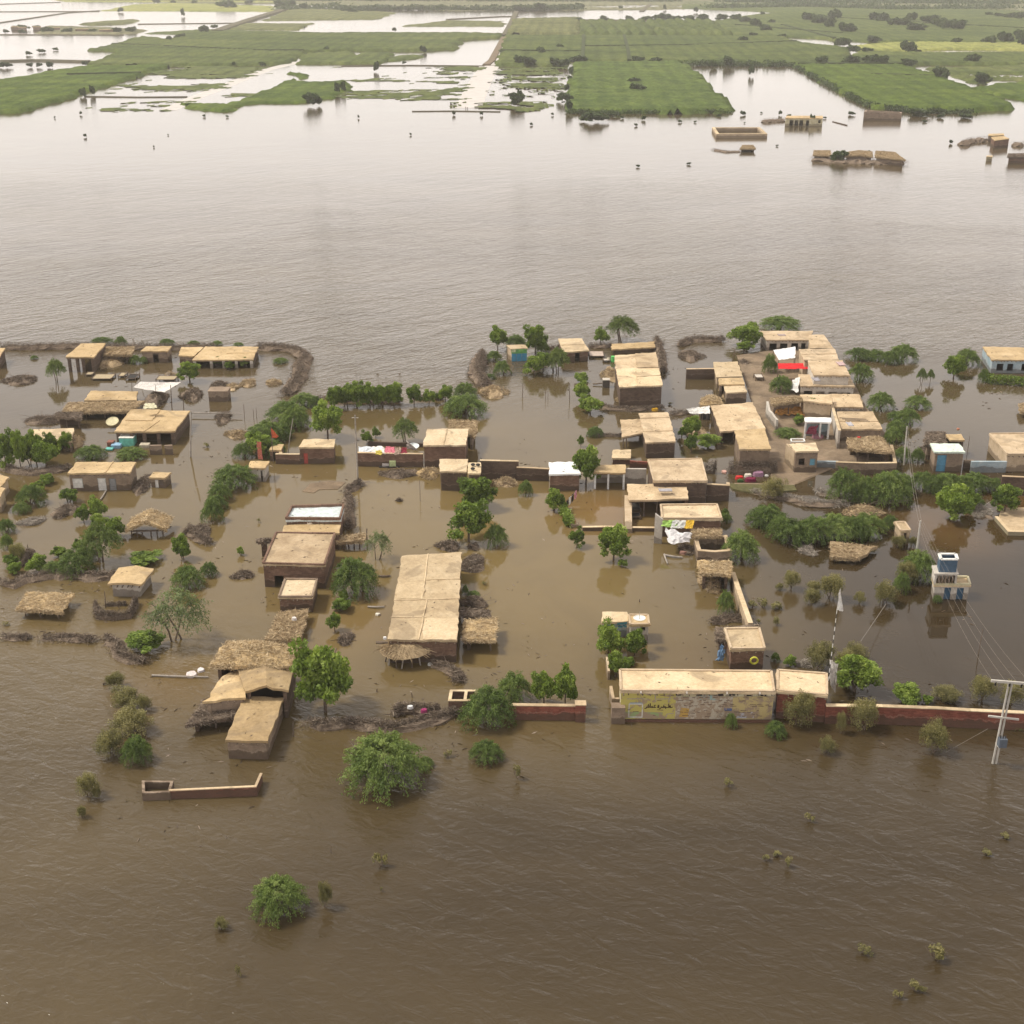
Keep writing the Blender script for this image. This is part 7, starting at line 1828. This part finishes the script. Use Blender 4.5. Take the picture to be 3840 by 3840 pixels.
# ------------------------------------------------------------------ the far fields
def field(name, pts, h, m, label, short=None, step=None, rows=None, flat=False, kind='stuff', thr=None, sd=1):
    G = [tuple(P('Z', x0 + 0, y0).xy) for x0, y0 in pts]
    xs = [g[0] for g in G]; ys = [g[1] for g in G]
    area = (max(xs) - min(xs)) * (max(ys) - min(ys))
    st = step or max(1.6, math.sqrt(area / 42000))
    X, Y = np.meshgrid(np.arange(min(xs) - st, max(xs) + st, st), np.arange(min(ys) - st, max(ys) + st, st * 1.15))
    rg = np.random.default_rng(sd)
    jx = X + rg.uniform(-.3, .3, X.shape) * st; jy = Y + rg.uniform(-.3, .3, X.shape) * st
    # slightly ragged outline
    wv = lambda a, f, p: np.sin(a * f + p)
    ex = jx + (wv(Y, .11, 0) + wv(Y, .37, 1)) * (1.2 if not flat else 3); ey = jy + (wv(X, .09, 2) + wv(X, .31, 0)) * (1.2 if not flat else 3)
    ins = polymask(ex, ey, G)
    z = h * (1 + rg.uniform(-.22, .16, X.shape) + .10 * wv(X, .05, 1) * wv(Y, .04, 0))
    if rows: z = z * (.45 + .75 * (np.sin(jx * 2 * math.pi / rows) > -.15))
    if thr is not None:      # broken cover: drowned patches
        nz = np.zeros(X.shape)
        for f_, a_ in ((.012, 1.0), (.03, .7), (.07, .5), (.16, .35)):
            p1, p2 = rg.uniform(0, 6, 2)
            nz += a_ * np.sin(jx * f_ + p1 + 1.5 * np.sin(jy * f_ * 2.4 + p2)) * np.sin(jy * f_ * 3.0 + p2 + np.sin(jx * f_ * .7))
        nz += rg.normal(size=X.shape) * .22
        ins &= nz > thr
    inner = ins.copy(); inner[1:-1, 1:-1] &= ins[:-2, 1:-1] & ins[2:, 1:-1] & ins[1:-1, :-2] & ins[1:-1, 2:]
    z = np.where(ins, z, -.15)
    if not flat: z = np.where(ins & ~inner, z * .9, z)
    n, m_ = X.shape; idx = np.arange(n * m_).reshape(n, m_)
    keep = (ins[:-1, :-1] | ins[:-1, 1:] | ins[1:, 1:] | ins[1:, :-1]) if not flat else (ins[:-1, :-1] & ins[1:, 1:])
    q = np.stack([idx[:-1, :-1], idx[:-1, 1:], idx[1:, 1:], idx[1:, :-1]], -1)[keep]
    used = np.unique(q); rm = -np.ones(n * m_, int); rm[used] = np.arange(len(used))
    # keep the outer skirt close so the stand of crop ends in a wall, not a slope
    me = bpy.data.meshes.new(name)
    co = np.stack([jx.ravel(), jy.ravel(), z.ravel()], 1)[used]
    q = rm[q]
    me.vertices.add(len(co)); me.vertices.foreach_set('co', co.astype(np.float32).ravel())
    me.loops.add(q.size); me.loops.foreach_set('vertex_index', q.astype(np.int32).ravel())
    me.polygons.add(len(q)); me.polygons.foreach_set('loop_start', np.arange(0, q.size, 4, dtype=np.int32)); me.polygons.foreach_set('loop_total', np.full(len(q), 4, np.int32))
    me.materials.append(m); me.update(); me.validate()
    o = link(name, me); tag(o, label, 'field' if not kind == 'structure' else None, None, kind)
    if short: LAND.append((short, sum(xs) / len(xs), sum(ys) / len(ys)))
    return o
def z_(s, *pts):
    x0, y0, k = SHEET[s]
    return [(x0 + x * k, y0 + y * k) for x, y in pts]
G1 = mat('crop', m_crop, (.050, .082, .012), (.078, .118, .018), (.12, .158, .03))
G2 = mat('crop', m_crop, (.055, .080, .022), (.085, .112, .030), (.125, .148, .045), .03)
G3 = mat('crop', m_crop, (.095, .105, .040), (.14, .15, .06), (.17, .18, .085), .04)
G4 = mat('crop', m_crop, (.20, .23, .06), (.28, .29, .09), (.33, .33, .13), .03)
GR_ = mat('crop', m_crop, (.060, .085, .022), (.10, .125, .035), (.14, .15, .055), .08)
GL = mat('crop', m_crop, (.12, .12, .07), (.17, .17, .10), (.22, .21, .13), .012)
field('crop_field', z_('V', (-40, 645), (120, 640), (250, 600), (430, 545), (560, 500), (700, 462), (880, 402), (985, 372), (620, 388), (500, 382), (380, 400), (150, 440), (-40, 475)), 1.7, G1, 'bright crop field running in from the left edge', 'the left-edge crop field')
field('crop_field', z_('V', (500, 378), (690, 295), (520, 288), (640, 262), (800, 215), (960, 232), (1060, 197), (1500, 192), (1932, 195)) + z_('W', (250, 195), (640, 192), (905, 200), (905, 215), (680, 232), (630, 285), (460, 292), (0, 292)) + z_('V', (1720, 300), (1620, 365), (1490, 372), (1000, 378)), 1.8, G2, 'broad long crop field across the upper left', 'the broad upper-left field')
field('crop_field', z_('V', (1690, 365), (1735, 308), (1932, 300)) + z_('W', (40, 295), (60, 318), (100, 320), (110, 302), (280, 305), (270, 330), (220, 362), (0, 366)), 1.2, G2, 'small green field beside the flooded square', 'the small green field')
field('crop_field', z_('W', (240, 348), (300, 322), (400, 315), (475, 318), (460, 330), (330, 345)), .8, G2, 'narrow green tongue beside the flooded square')
field('reed_patch', z_('V', (1050, 588), (1140, 630), (1285, 634), (1400, 592), (1700, 586), (1870, 556), (1932, 528)) + z_('W', (42, 520), (30, 462)) + z_('V', (1900, 470), (1800, 472), (1700, 470), (1650, 460), (1725, 440), (1720, 420), (1640, 414), (1700, 440), (1560, 495), (1460, 545), (1380, 560), (1300, 600)), 1.1, G1, 'reedy green patch with trees at the flood edge', 'the reedy flood-edge patch')
field('drowned_grass', z_('V', (560, 520), (880, 400), (1000, 378), (1500, 378), (1490, 405), (1200, 515), (950, 625), (850, 640), (480, 640), (600, 560)), .22, GR_, 'drowned grass streaks left of the pale causeway', None, 2.6, None, True, thr=-.25, sd=4)
field('drowned_grass', z_('V', (980, 375), (1495, 378), (1480, 405), (1300, 445), (900, 440), (860, 425), (1010, 400)), .3, GR_, 'grassy shallows behind the drowned streaks', None, 2.6, None, True, thr=-.7, sd=5)
field('drowned_grass', z_('V', (1500, 380), (1932, 375)) + z_('W', (820, 375), (800, 430), (740, 460), (690, 560), (620, 620), (300, 600), (50, 560)) + z_('V', (1700, 560), (1300, 600), (1250, 560)), .18, GR_, 'sparse drowned stubble between the causeways', None, 2.8, None, True, thr=.25, sd=6)
field('drowned_grass', z_('W', (540, 378), (810, 378), (800, 420), (560, 425)), .25, GR_, 'speckled weeds beside the pale causeway', None, 2.4, None, True, thr=-.4, sd=8)
field('crop_field', z_('W', (882, 376), (935, 208), (1345, 212), (1932, 212)) + z_('X', (250, 212), (560, 218), (640, 246), (860, 272), (940, 285), (900, 352), (650, 372), (0, 356)) + z_('W', (1290, 352), (1275, 378)), 1.9, G2, 'very wide crop field across the upper middle', 'the wide upper-middle field')
field('crop_field', z_('W', (945, 206), (985, 120), (1338, 114), (1342, 206)), 3.0, G3, 'brownish scrub field at the causeway bend', 'the brownish scrub field')
field('orchard', z_('W', (1356, 206), (1356, 128), (1702, 130), (1785, 206)), 3.2, G2, 'left block of orchard rows', 'the orchard rows', 2.6, 9.0)
field('orchard', z_('W', (1805, 206), (1722, 130)) + z_('X', (160, 128), (270, 206)), 3.2, G2, 'right block of orchard rows', None, 2.6, 9.0)
field('crop_field', z_('W', (1290, 622), (1308, 500), (1330, 368), (1932, 362)) + z_('X', (0, 372), (110, 452), (180, 540), (262, 600), (262, 640), (0, 646)) + z_('W', (1370, 642)), 2.2, mat('crop', m_crop, (.055, .088, .020), (.085, .125, .030), (.13, .170, .045), .12), 'square bright crop field at the flood edge', 'the square flood-edge crop')
field('crop_field', z_('X', (655, 378), (1235, 380), (1440, 440), (1640, 515), (1885, 615), (1660, 637), (1320, 628), (1100, 617), (1020, 588), (960, 555), (860, 500), (780, 455)), 2.0, G1, 'triangular bright crop field at the right', 'the triangular crop field')
field('drowned_grass', z_('W', (775, 600), (830, 482), (900, 462), (890, 380), (1282, 380), (1250, 500), (1220, 560), (1230, 620), (1000, 632)), .4, GR_, 'patchy green shallows right of the pale causeway', 'the patchy shallows', 2.0, None, True, thr=-.12, sd=9)
field('drowned_grass', z_('W', (690, 555), (700, 575), (670, 615), (630, 615)), .6, GR_, 'green sliver at the foot of the causeway', None, 1.6, None, True)
field('green_plain', z_('X', (290, 204), (172, 126), (400, 90), (690, 62), (930, 88), (1060, 104), (1700, 92), (2200, 100), (2200, 262), (1300, 236), (1050, 240), (860, 228), (640, 214)), 1.6, G2, 'hazy green plain at the upper right', 'the hazy green plain')
field('yellow_field', z_('X', (940, 270), (1230, 244), (1932, 250), (2150, 258), (2150, 290), (1480, 282), (1340, 292), (1000, 292)), 1.4, G4, 'bright yellow-green strip at the upper right', 'the yellow strip field')
field('crop_field', z_('X', (905, 352), (1000, 304), (1320, 306), (2150, 312), (2150, 372), (1400, 370), (1240, 378), (660, 372)), 1.8, G2, 'dark green strip below the yellow field', 'the dark green strip')
field('bushy_marsh', z_('X', (1380, 392), (1932, 376), (2150, 380), (2150, 478), (1780, 452), (1700, 482), (1530, 440)), 1.2, GR_, 'bushy marsh with water gaps at the right', 'the bushy marsh', 3, None, False, thr=-.5, sd=12)
field('crop_field', z_('X', (1645, 502), (1932, 472), (2150, 480), (2150, 590), (1810, 556), (1730, 522)), 1.4, G1, 'small crop field beyond the triangle at the right edge', 'the right-edge small field')
field('drowned_grass', z_('V', (820, 190), (1140, 170), (1932, 190), (1060, 197)), .9, G2, 'thin green rim behind the broad field', None, 3)
field('far_field', z_('V', (1290, 168), (1400, 136), (1760, 136), (1680, 172)), 1.0, G3, 'small olive field at the diagonal dyke', None, 3)
field('far_field', z_('V', (1500, 118), (1650, 52), (1932, 58)) + z_('W', (300, 72), (200, 110)), 1.0, G3, 'olive field right of the diagonal dyke', 'the diagonal-dyke olive field', 4)
field('far_field', z_('V', (590, 62), (760, 28), (1000, 20), (1540, 36), (1550, 66)), .9, G4, 'pale yellow field in the far left', 'the far pale field', 4)
field('far_field', z_('W', (340, 150), (600, 118), (900, 122), (930, 150)), .8, G3, 'thin olive strip in the far middle', None, 4)
field('far_bank', z_('V', (440, 140), (780, 112), (760, 130), (560, 145)), 1.5, G3, 'brown bank behind the far-left hamlet', None, 4)
field('far_bank', z_('V', (230, 190), (260, 150), (640, 160), (800, 172), (780, 190), (500, 196)), 1.2, GL, 'low island of the far-left hamlet', None, 4)
# distant plain: real land beyond the flood with strips of water left open
for i, (pts, m, lab) in enumerate((
    (z_('V', (980, 18), (1932, 34)) + z_('W', (600, 62), (1932, 55), (1932, 20), (0, 8)) + z_('V', (1000, 6)), GL, 'hazy far plain in the middle distance'),
    (z_('X', (0, 48), (1000, 92), (2200, 92), (2200, 70), (0, 6)), G2, 'hazy far plain at the right'),
    (z_('X', (-100, 26), (2300, 60), (2300, -18), (-100, -18)), GL, 'farthest scrub plain at the right'),
    (z_('W', (-300, 14), (2000, 22), (2000, -18), (-300, -18)), GL, 'farthest scrub plain in the middle'),
    (z_('V', (380, 10), (1700, 14), (1700, -18), (200, -18)), G4, 'farthest pale plain at the left'))):
    field('far_plain', pts, .8, m, lab, None, None, None, False, 'stuff', None if i else -.2, 20 + i)
def strip(name, pts, w, h, m, label, kind='structure'):
    b = MB(); G = [P('Z', *p) for p in pts]
    for a, c in zip(G, G[1:]):
        d = (c - a).normalized(); n = Vector((-d.y, d.x, 0)) * w / 2; up = Vector((0, 0, h))
        b.prism([a - n * 1.3 + Vector((0, 0, -.3)), c - n * 1.3 + Vector((0, 0, -.3)), c + n * 1.3 + Vector((0, 0, -.3)), a + n * 1.3 + Vector((0, 0, -.3))], [a - n + up, c - n + up, c + n + up, a + n + up])
    return tag(b.build(name, m), label if kind != 'structure' else None, None, None, kind)
PL = mat('track_shine', m_flat, (.50, .46, .42, 1), .15, .5, .4, .2, 0.)  # pale colour stands in for the bright shine of water over the tracks
DK = mat('dyke', m_flat, (.13, .115, .075, 1), .4, .95, .1, .3, 0.)
strip('flooded_track', z_('W', (718, 612), (760, 520), (800, 440), (838, 372)), 11, .05, PL, '')
strip('flooded_track', z_('W', (872, 372), (900, 290), (926, 215)), 5, .4, PL, '')
strip('flooded_track', z_('V', (950, 625), (1100, 555), (1220, 508), (1500, 398), (1690, 350)), 7, .05, PL, '')
strip('dyke', z_('W', (820, 372), (850, 350), (920, 215)), 4, 1.0, mat('dk2', m_flat, (.20, .15, .10, 1), .4, .95, .1, .3, 0.), '')
strip('dyke', z_('W', (925, 205), (955, 150), (990, 70)), 5, 1.4, DK, '')
strip('dyke', z_('W', (0, 375), (400, 372), (810, 376)), 1.5, .5, DK, '')
strip('dyke', z_('V', (1230, 180), (1430, 112), (1640, 48)), 9, 1.6, DK, '')
strip('dyke', z_('V', (-40, 136), (180, 104), (380, 74), (560, 62)), 3, .7, DK, '')
strip('dyke', z_('V', (-40, 68), (560, 66)), 3, .7, DK, '')
strip('dyke', z_('V', (-40, 198), (700, 200)), 2.5, .6, DK, '')
strip('dyke', z_('V', (780, 138), (1340, 132)), 3, .6, DK, '')
strip('dyke', z_('V', (-40, 26), (340, 14)), 3, .7, DK, '')
strip('dyke', z_('V', (0, 350), (200, 345), (500, 352)), 5, 1.0, DK, '')
strip('dyke', z_('W', (600, 112), (900, 96), (1000, 94)), 4, .8, DK, '')
strip('dyke', z_('W', (1000, 112), (1932, 118)), 5, .8, DK, '')
strip('dyke', z_('W', (1700, 66), (1760, 16)), 5, .8, DK, '')
strip('dyke', z_('V', (480, 548), (780, 552), (1060, 550)), 1.2, .4, DK, '')
strip('dyke', z_('W', (400, 632), (640, 630), (900, 634)), 1.0, .3, DK, '')

HG = mat('hedgeline', m_flat, (.05, .065, .025, 1), .4, .95, .1, .3, 0.)
for pts_ in (z_('W', (1372, 212), (1365, 355)), z_('W', (1600, 212), (1622, 300), (1630, 358)), z_('W', (1370, 275), (1932, 270)), z_('X', (0, 270), (640, 246)), z_('X', (560, 150), (860, 228)), z_('X', (300, 150), (900, 200)), z_('X', (880, 110), (1932, 170)),
             z_('W', (900, 300), (1360, 305)), z_('V', (640, 262), (1500, 300), (1720, 300)), z_('V', (380, 440), (800, 430)), z_('X', (650, 378), (1240, 378)), z_('X', (1060, 440), (1500, 450))):
    strip('field_margin', pts_, 2.2, 2.3, HG, '')

# far trees: sheet, x, top y, foot y, width
for rec in '''
X 340 200 242 58;X 395 178 210 48;X 560 185 220 48;X 175 335 388 42;X 258 300 382 58;X 388 352 430 52;X 790 305 368 68;X 955 305 372 92;X 1060 300 374 85;X 1130 300 375 72;X 1275 320 388 84;X 1272 220 302 84;X 1080 190 242 72;X 880 200 268 42;X 920 205 265 58;X 970 245 300 74;X 1040 262 305 64;X 1550 205 248 54;X 1640 290 364 80;X 1735 190 250 68;X 1820 172 245 84;X 1905 150 235 60;X 1460 358 456 84;X 1695 392 478 84
X 715 62 122 84;X 775 70 140 88;X 830 90 160 64;X 858 38 118 74;X 930 118 190 94;X 1085 58 122 62;X 1135 58 128 62;X 1200 88 152 84;X 1250 86 152 74;X 1295 62 124 62;X 1320 120 180 104;X 1400 72 142 104;X 1455 88 162 88;X 1505 94 170 90;X 1560 98 174 80;X 220 72 118 62;X 300 74 118 62;X 350 85 132 62;X 410 98 157 64;X 465 128 180 62;X 503 105 136 42;X 35 78 122 62;X 115 68 122 62;X 75 33 72 27;X 452 58 90 27;X 1735 62 92 44;X 1790 68 100 54;X 1850 62 108 64;X 1905 58 112 64;X 1925 165 262 74
X 340 625 652 52;X 552 620 652 34;X 955 628 652 62;X 70 680 694 30;X 205 638 660 46;X 1370 672 692 42;X 1335 612 656 110;X 1460 636 668 64;X 1600 636 670 72;X 1518 788 814 34;X 735 640 710 60;X 600 642 664 40;X 805 655 672 34;X 885 835 915 80;X 1052 848 868 30;X 1125 850 880 60;X 350 690 698 20;X 535 820 828 26;X 35 918 932 40;X 445 635 642 22;X 975 530 565 26
W 1010 298 374 62;W 1065 310 378 72;W 1130 253 312 42;W 1240 240 282 42;W 1212 318 378 62;W 1262 325 380 62;W 1342 303 364 98;W 1675 308 360 72;W 1780 314 360 62;W 1660 430 482 74;W 1675 463 530 84;W 990 508 602 84;W 1010 500 560 52;W 1300 370 425 46;W 1295 418 468 48;W 1275 468 518 52;W 1262 508 578 78;W 1290 553 632 62;W 463 253 300 36;W 200 338 406 52;W 300 150 180 24;W 12 448 520 48;W 637 624 652 32;W 793 626 654 32;W 1430 622 692 134;W 1540 628 660 74;W 1590 650 672 42;W 1712 648 680 40;W 1668 696 714 34;W 1195 634 654 26;W 1075 692 710 28;W 1915 675 694 36;W 355 342 364 22;W 97 645 670 16;W 392 750 766 20;W 1680 930 946 40
W 1350 10 52 52;W 1343 92 124 46;W 1485 78 122 42;W 1630 80 122 44;W 1730 84 122 64;W 1790 74 122 54;W 1840 68 122 74;W 1892 80 124 62;W 1010 22 62 74;W 855 18 56 34;W 565 18 56 54;W 440 22 60 54;W 370 28 60 34;W 235 22 56 54;W 745 36 60 42;W 810 36 60 32;W 1120 32 62 84;W 1195 34 62 32;W 1580 28 52 26;W 1830 20 56 16;W 318 30 60 34;W 20 40 66 44;W 62 44 72 54;W 120 44 66 34;W 170 44 66 34
V 1155 133 190 54;V 1212 135 162 42;V 470 490 548 68;V 525 472 540 54;V 1770 508 602 88;V 1910 455 530 60;V 162 283 313 30;V 235 282 299 42;V 315 267 285 30;V 30 343 384 64;V 170 350 382 36;V 222 350 382 32;V 283 343 384 36;V 483 338 372 36;V 110 427 447 42;V 958 198 236 32;V 1005 188 222 32;V 1036 184 217 32;V 685 38 70 30;V 1035 38 94 20;V 1260 -4 47 64;V 1300 -4 47 64;V 1410 -4 22 44;V 1590 -6 47 84;V 1640 -4 47 74;V 1720 8 57 44;V 1325 343 374 22;V 1485 343 377 36;V 1848 256 292 32;V 458 626 650 24;V 482 753 777 30;V 871 822 835 16;V 1156 646 662 28;V 1286 650 665 28;V 952 757 767 14;V 310 655 669 16;V 1065 578 602 52;V 885 4 18 40;V 1100 4 22 34;V 980 6 20 34;V 85 147 164 36;V 130 150 170 60;V 210 148 166 44;V 35 160 188 30;V 125 170 190 40;V 270 145 185 70;V 380 155 188 60;V 520 158 186 50;V 660 160 188 60;V 740 158 184 60
'''.replace('\n', ';').split(';'):
    if rec.strip():
        s, *v = rec.split()
        x, yt, yb, w = map(float, v)
        plant('f', s, x, yb, yt, w, near=False)
# distant shelterbelts that read as one mass
def belt(pts, n, h, wdt, label, sd):
    rg = np.random.default_rng(sd); q = []; t = []
    G = [P('Z', *p) for p in pts]
    for a, c in zip(G, G[1:]):
        u = rg.uniform(0, 1, n)[:, None]; p = np.array(a)[None] * (1 - u) + np.array(c)[None] * u
        gap = np.sin(u[:, 0] * 37 + sd) * np.sin(u[:, 0] * 91 + sd * 2) > -.45
        p = p[gap]; k = len(p)
        hh = h * rg.uniform(.4, 1.1, k)
        for j in range(26):
            c3 = p + rg.normal(size=(k, 3)) * np.array([wdt, wdt, 0]) * .5; c3[:, 2] = rg.uniform(0.05, 1, k) * hh
            q.append(leaf_quads(rg, c3, h * .30)); t.append(np.clip(rg.normal(.45, .15, k), 0, 1))
    o = link('tree_belt', leafmesh('tree_belt', np.concatenate(q), np.concatenate(t), LEAFM('f'))); tag(o, label, 'tree belt', None, 'stuff')
belt(z_('W', (-20, 60), (300, 58), (980, 60), (1330, 56)), 90, 6, 10, 'hazy belt of trees across the far middle', 1)
belt(z_('V', (1560, 62), (1932, 40)), 40, 6, 9, 'hazy belt along the diagonal dyke', 2)
belt(z_('X', (150, 48), (700, 40), (1200, 55), (1932, 50)), 90, 6, 12, 'hazy scattered scrub at the far right', 3)
belt(z_('X', (200, 14), (900, 20), (1900, 24)), 110, 8, 20, 'farthest hazy tree line at the right', 4)
belt(z_('W', (100, 8), (1900, 12)), 140, 7, 20, 'farthest hazy tree line in the middle', 5)
belt(z_('V', (400, 3), (1932, 8)), 120, 7, 20, 'farthest hazy tree line at the left', 6)
belt(z_('X', (0, 372), (620, 376)), 90, 3.2, 3, 'dark hedge behind the flooded rectangle', 7)
belt(z_('W', (1275, 640), (1500, 645), (1932, 642)) + z_('X', (262, 640)), 60, 1.8, 2.0, 'ragged leafy rim of the square crop field', 8)
belt(z_('X', (640, 385), (780, 462), (960, 560), (1060, 605), (1300, 640), (1640, 645)), 50, 2.2, 2.0, 'ragged leafy rim of the triangular crop field', 9)

# scraps of straw and twig adrift between the houses
rg = np.random.default_rng(9); pts = []
for sh, x, y in LAND:
    if 80 < y < 240:
        k = rg.integers(4, 22); cl = rg.normal(size=(5, 2)) * 5 + np.array([x, y]); ix = rg.integers(0, 5, k)
        pts.append(np.concatenate([cl[ix] + rg.normal(size=(k, 2)) * .9, np.full((k, 1), .03)], 1))
o = slivers('floating_debris', None, np.concatenate(pts), .09, rg, TWIGM('dark'), 5, .03, .5); tag(o, 'scattered twigs and straw adrift between the houses', 'debris')

label_plants()
build_haze()
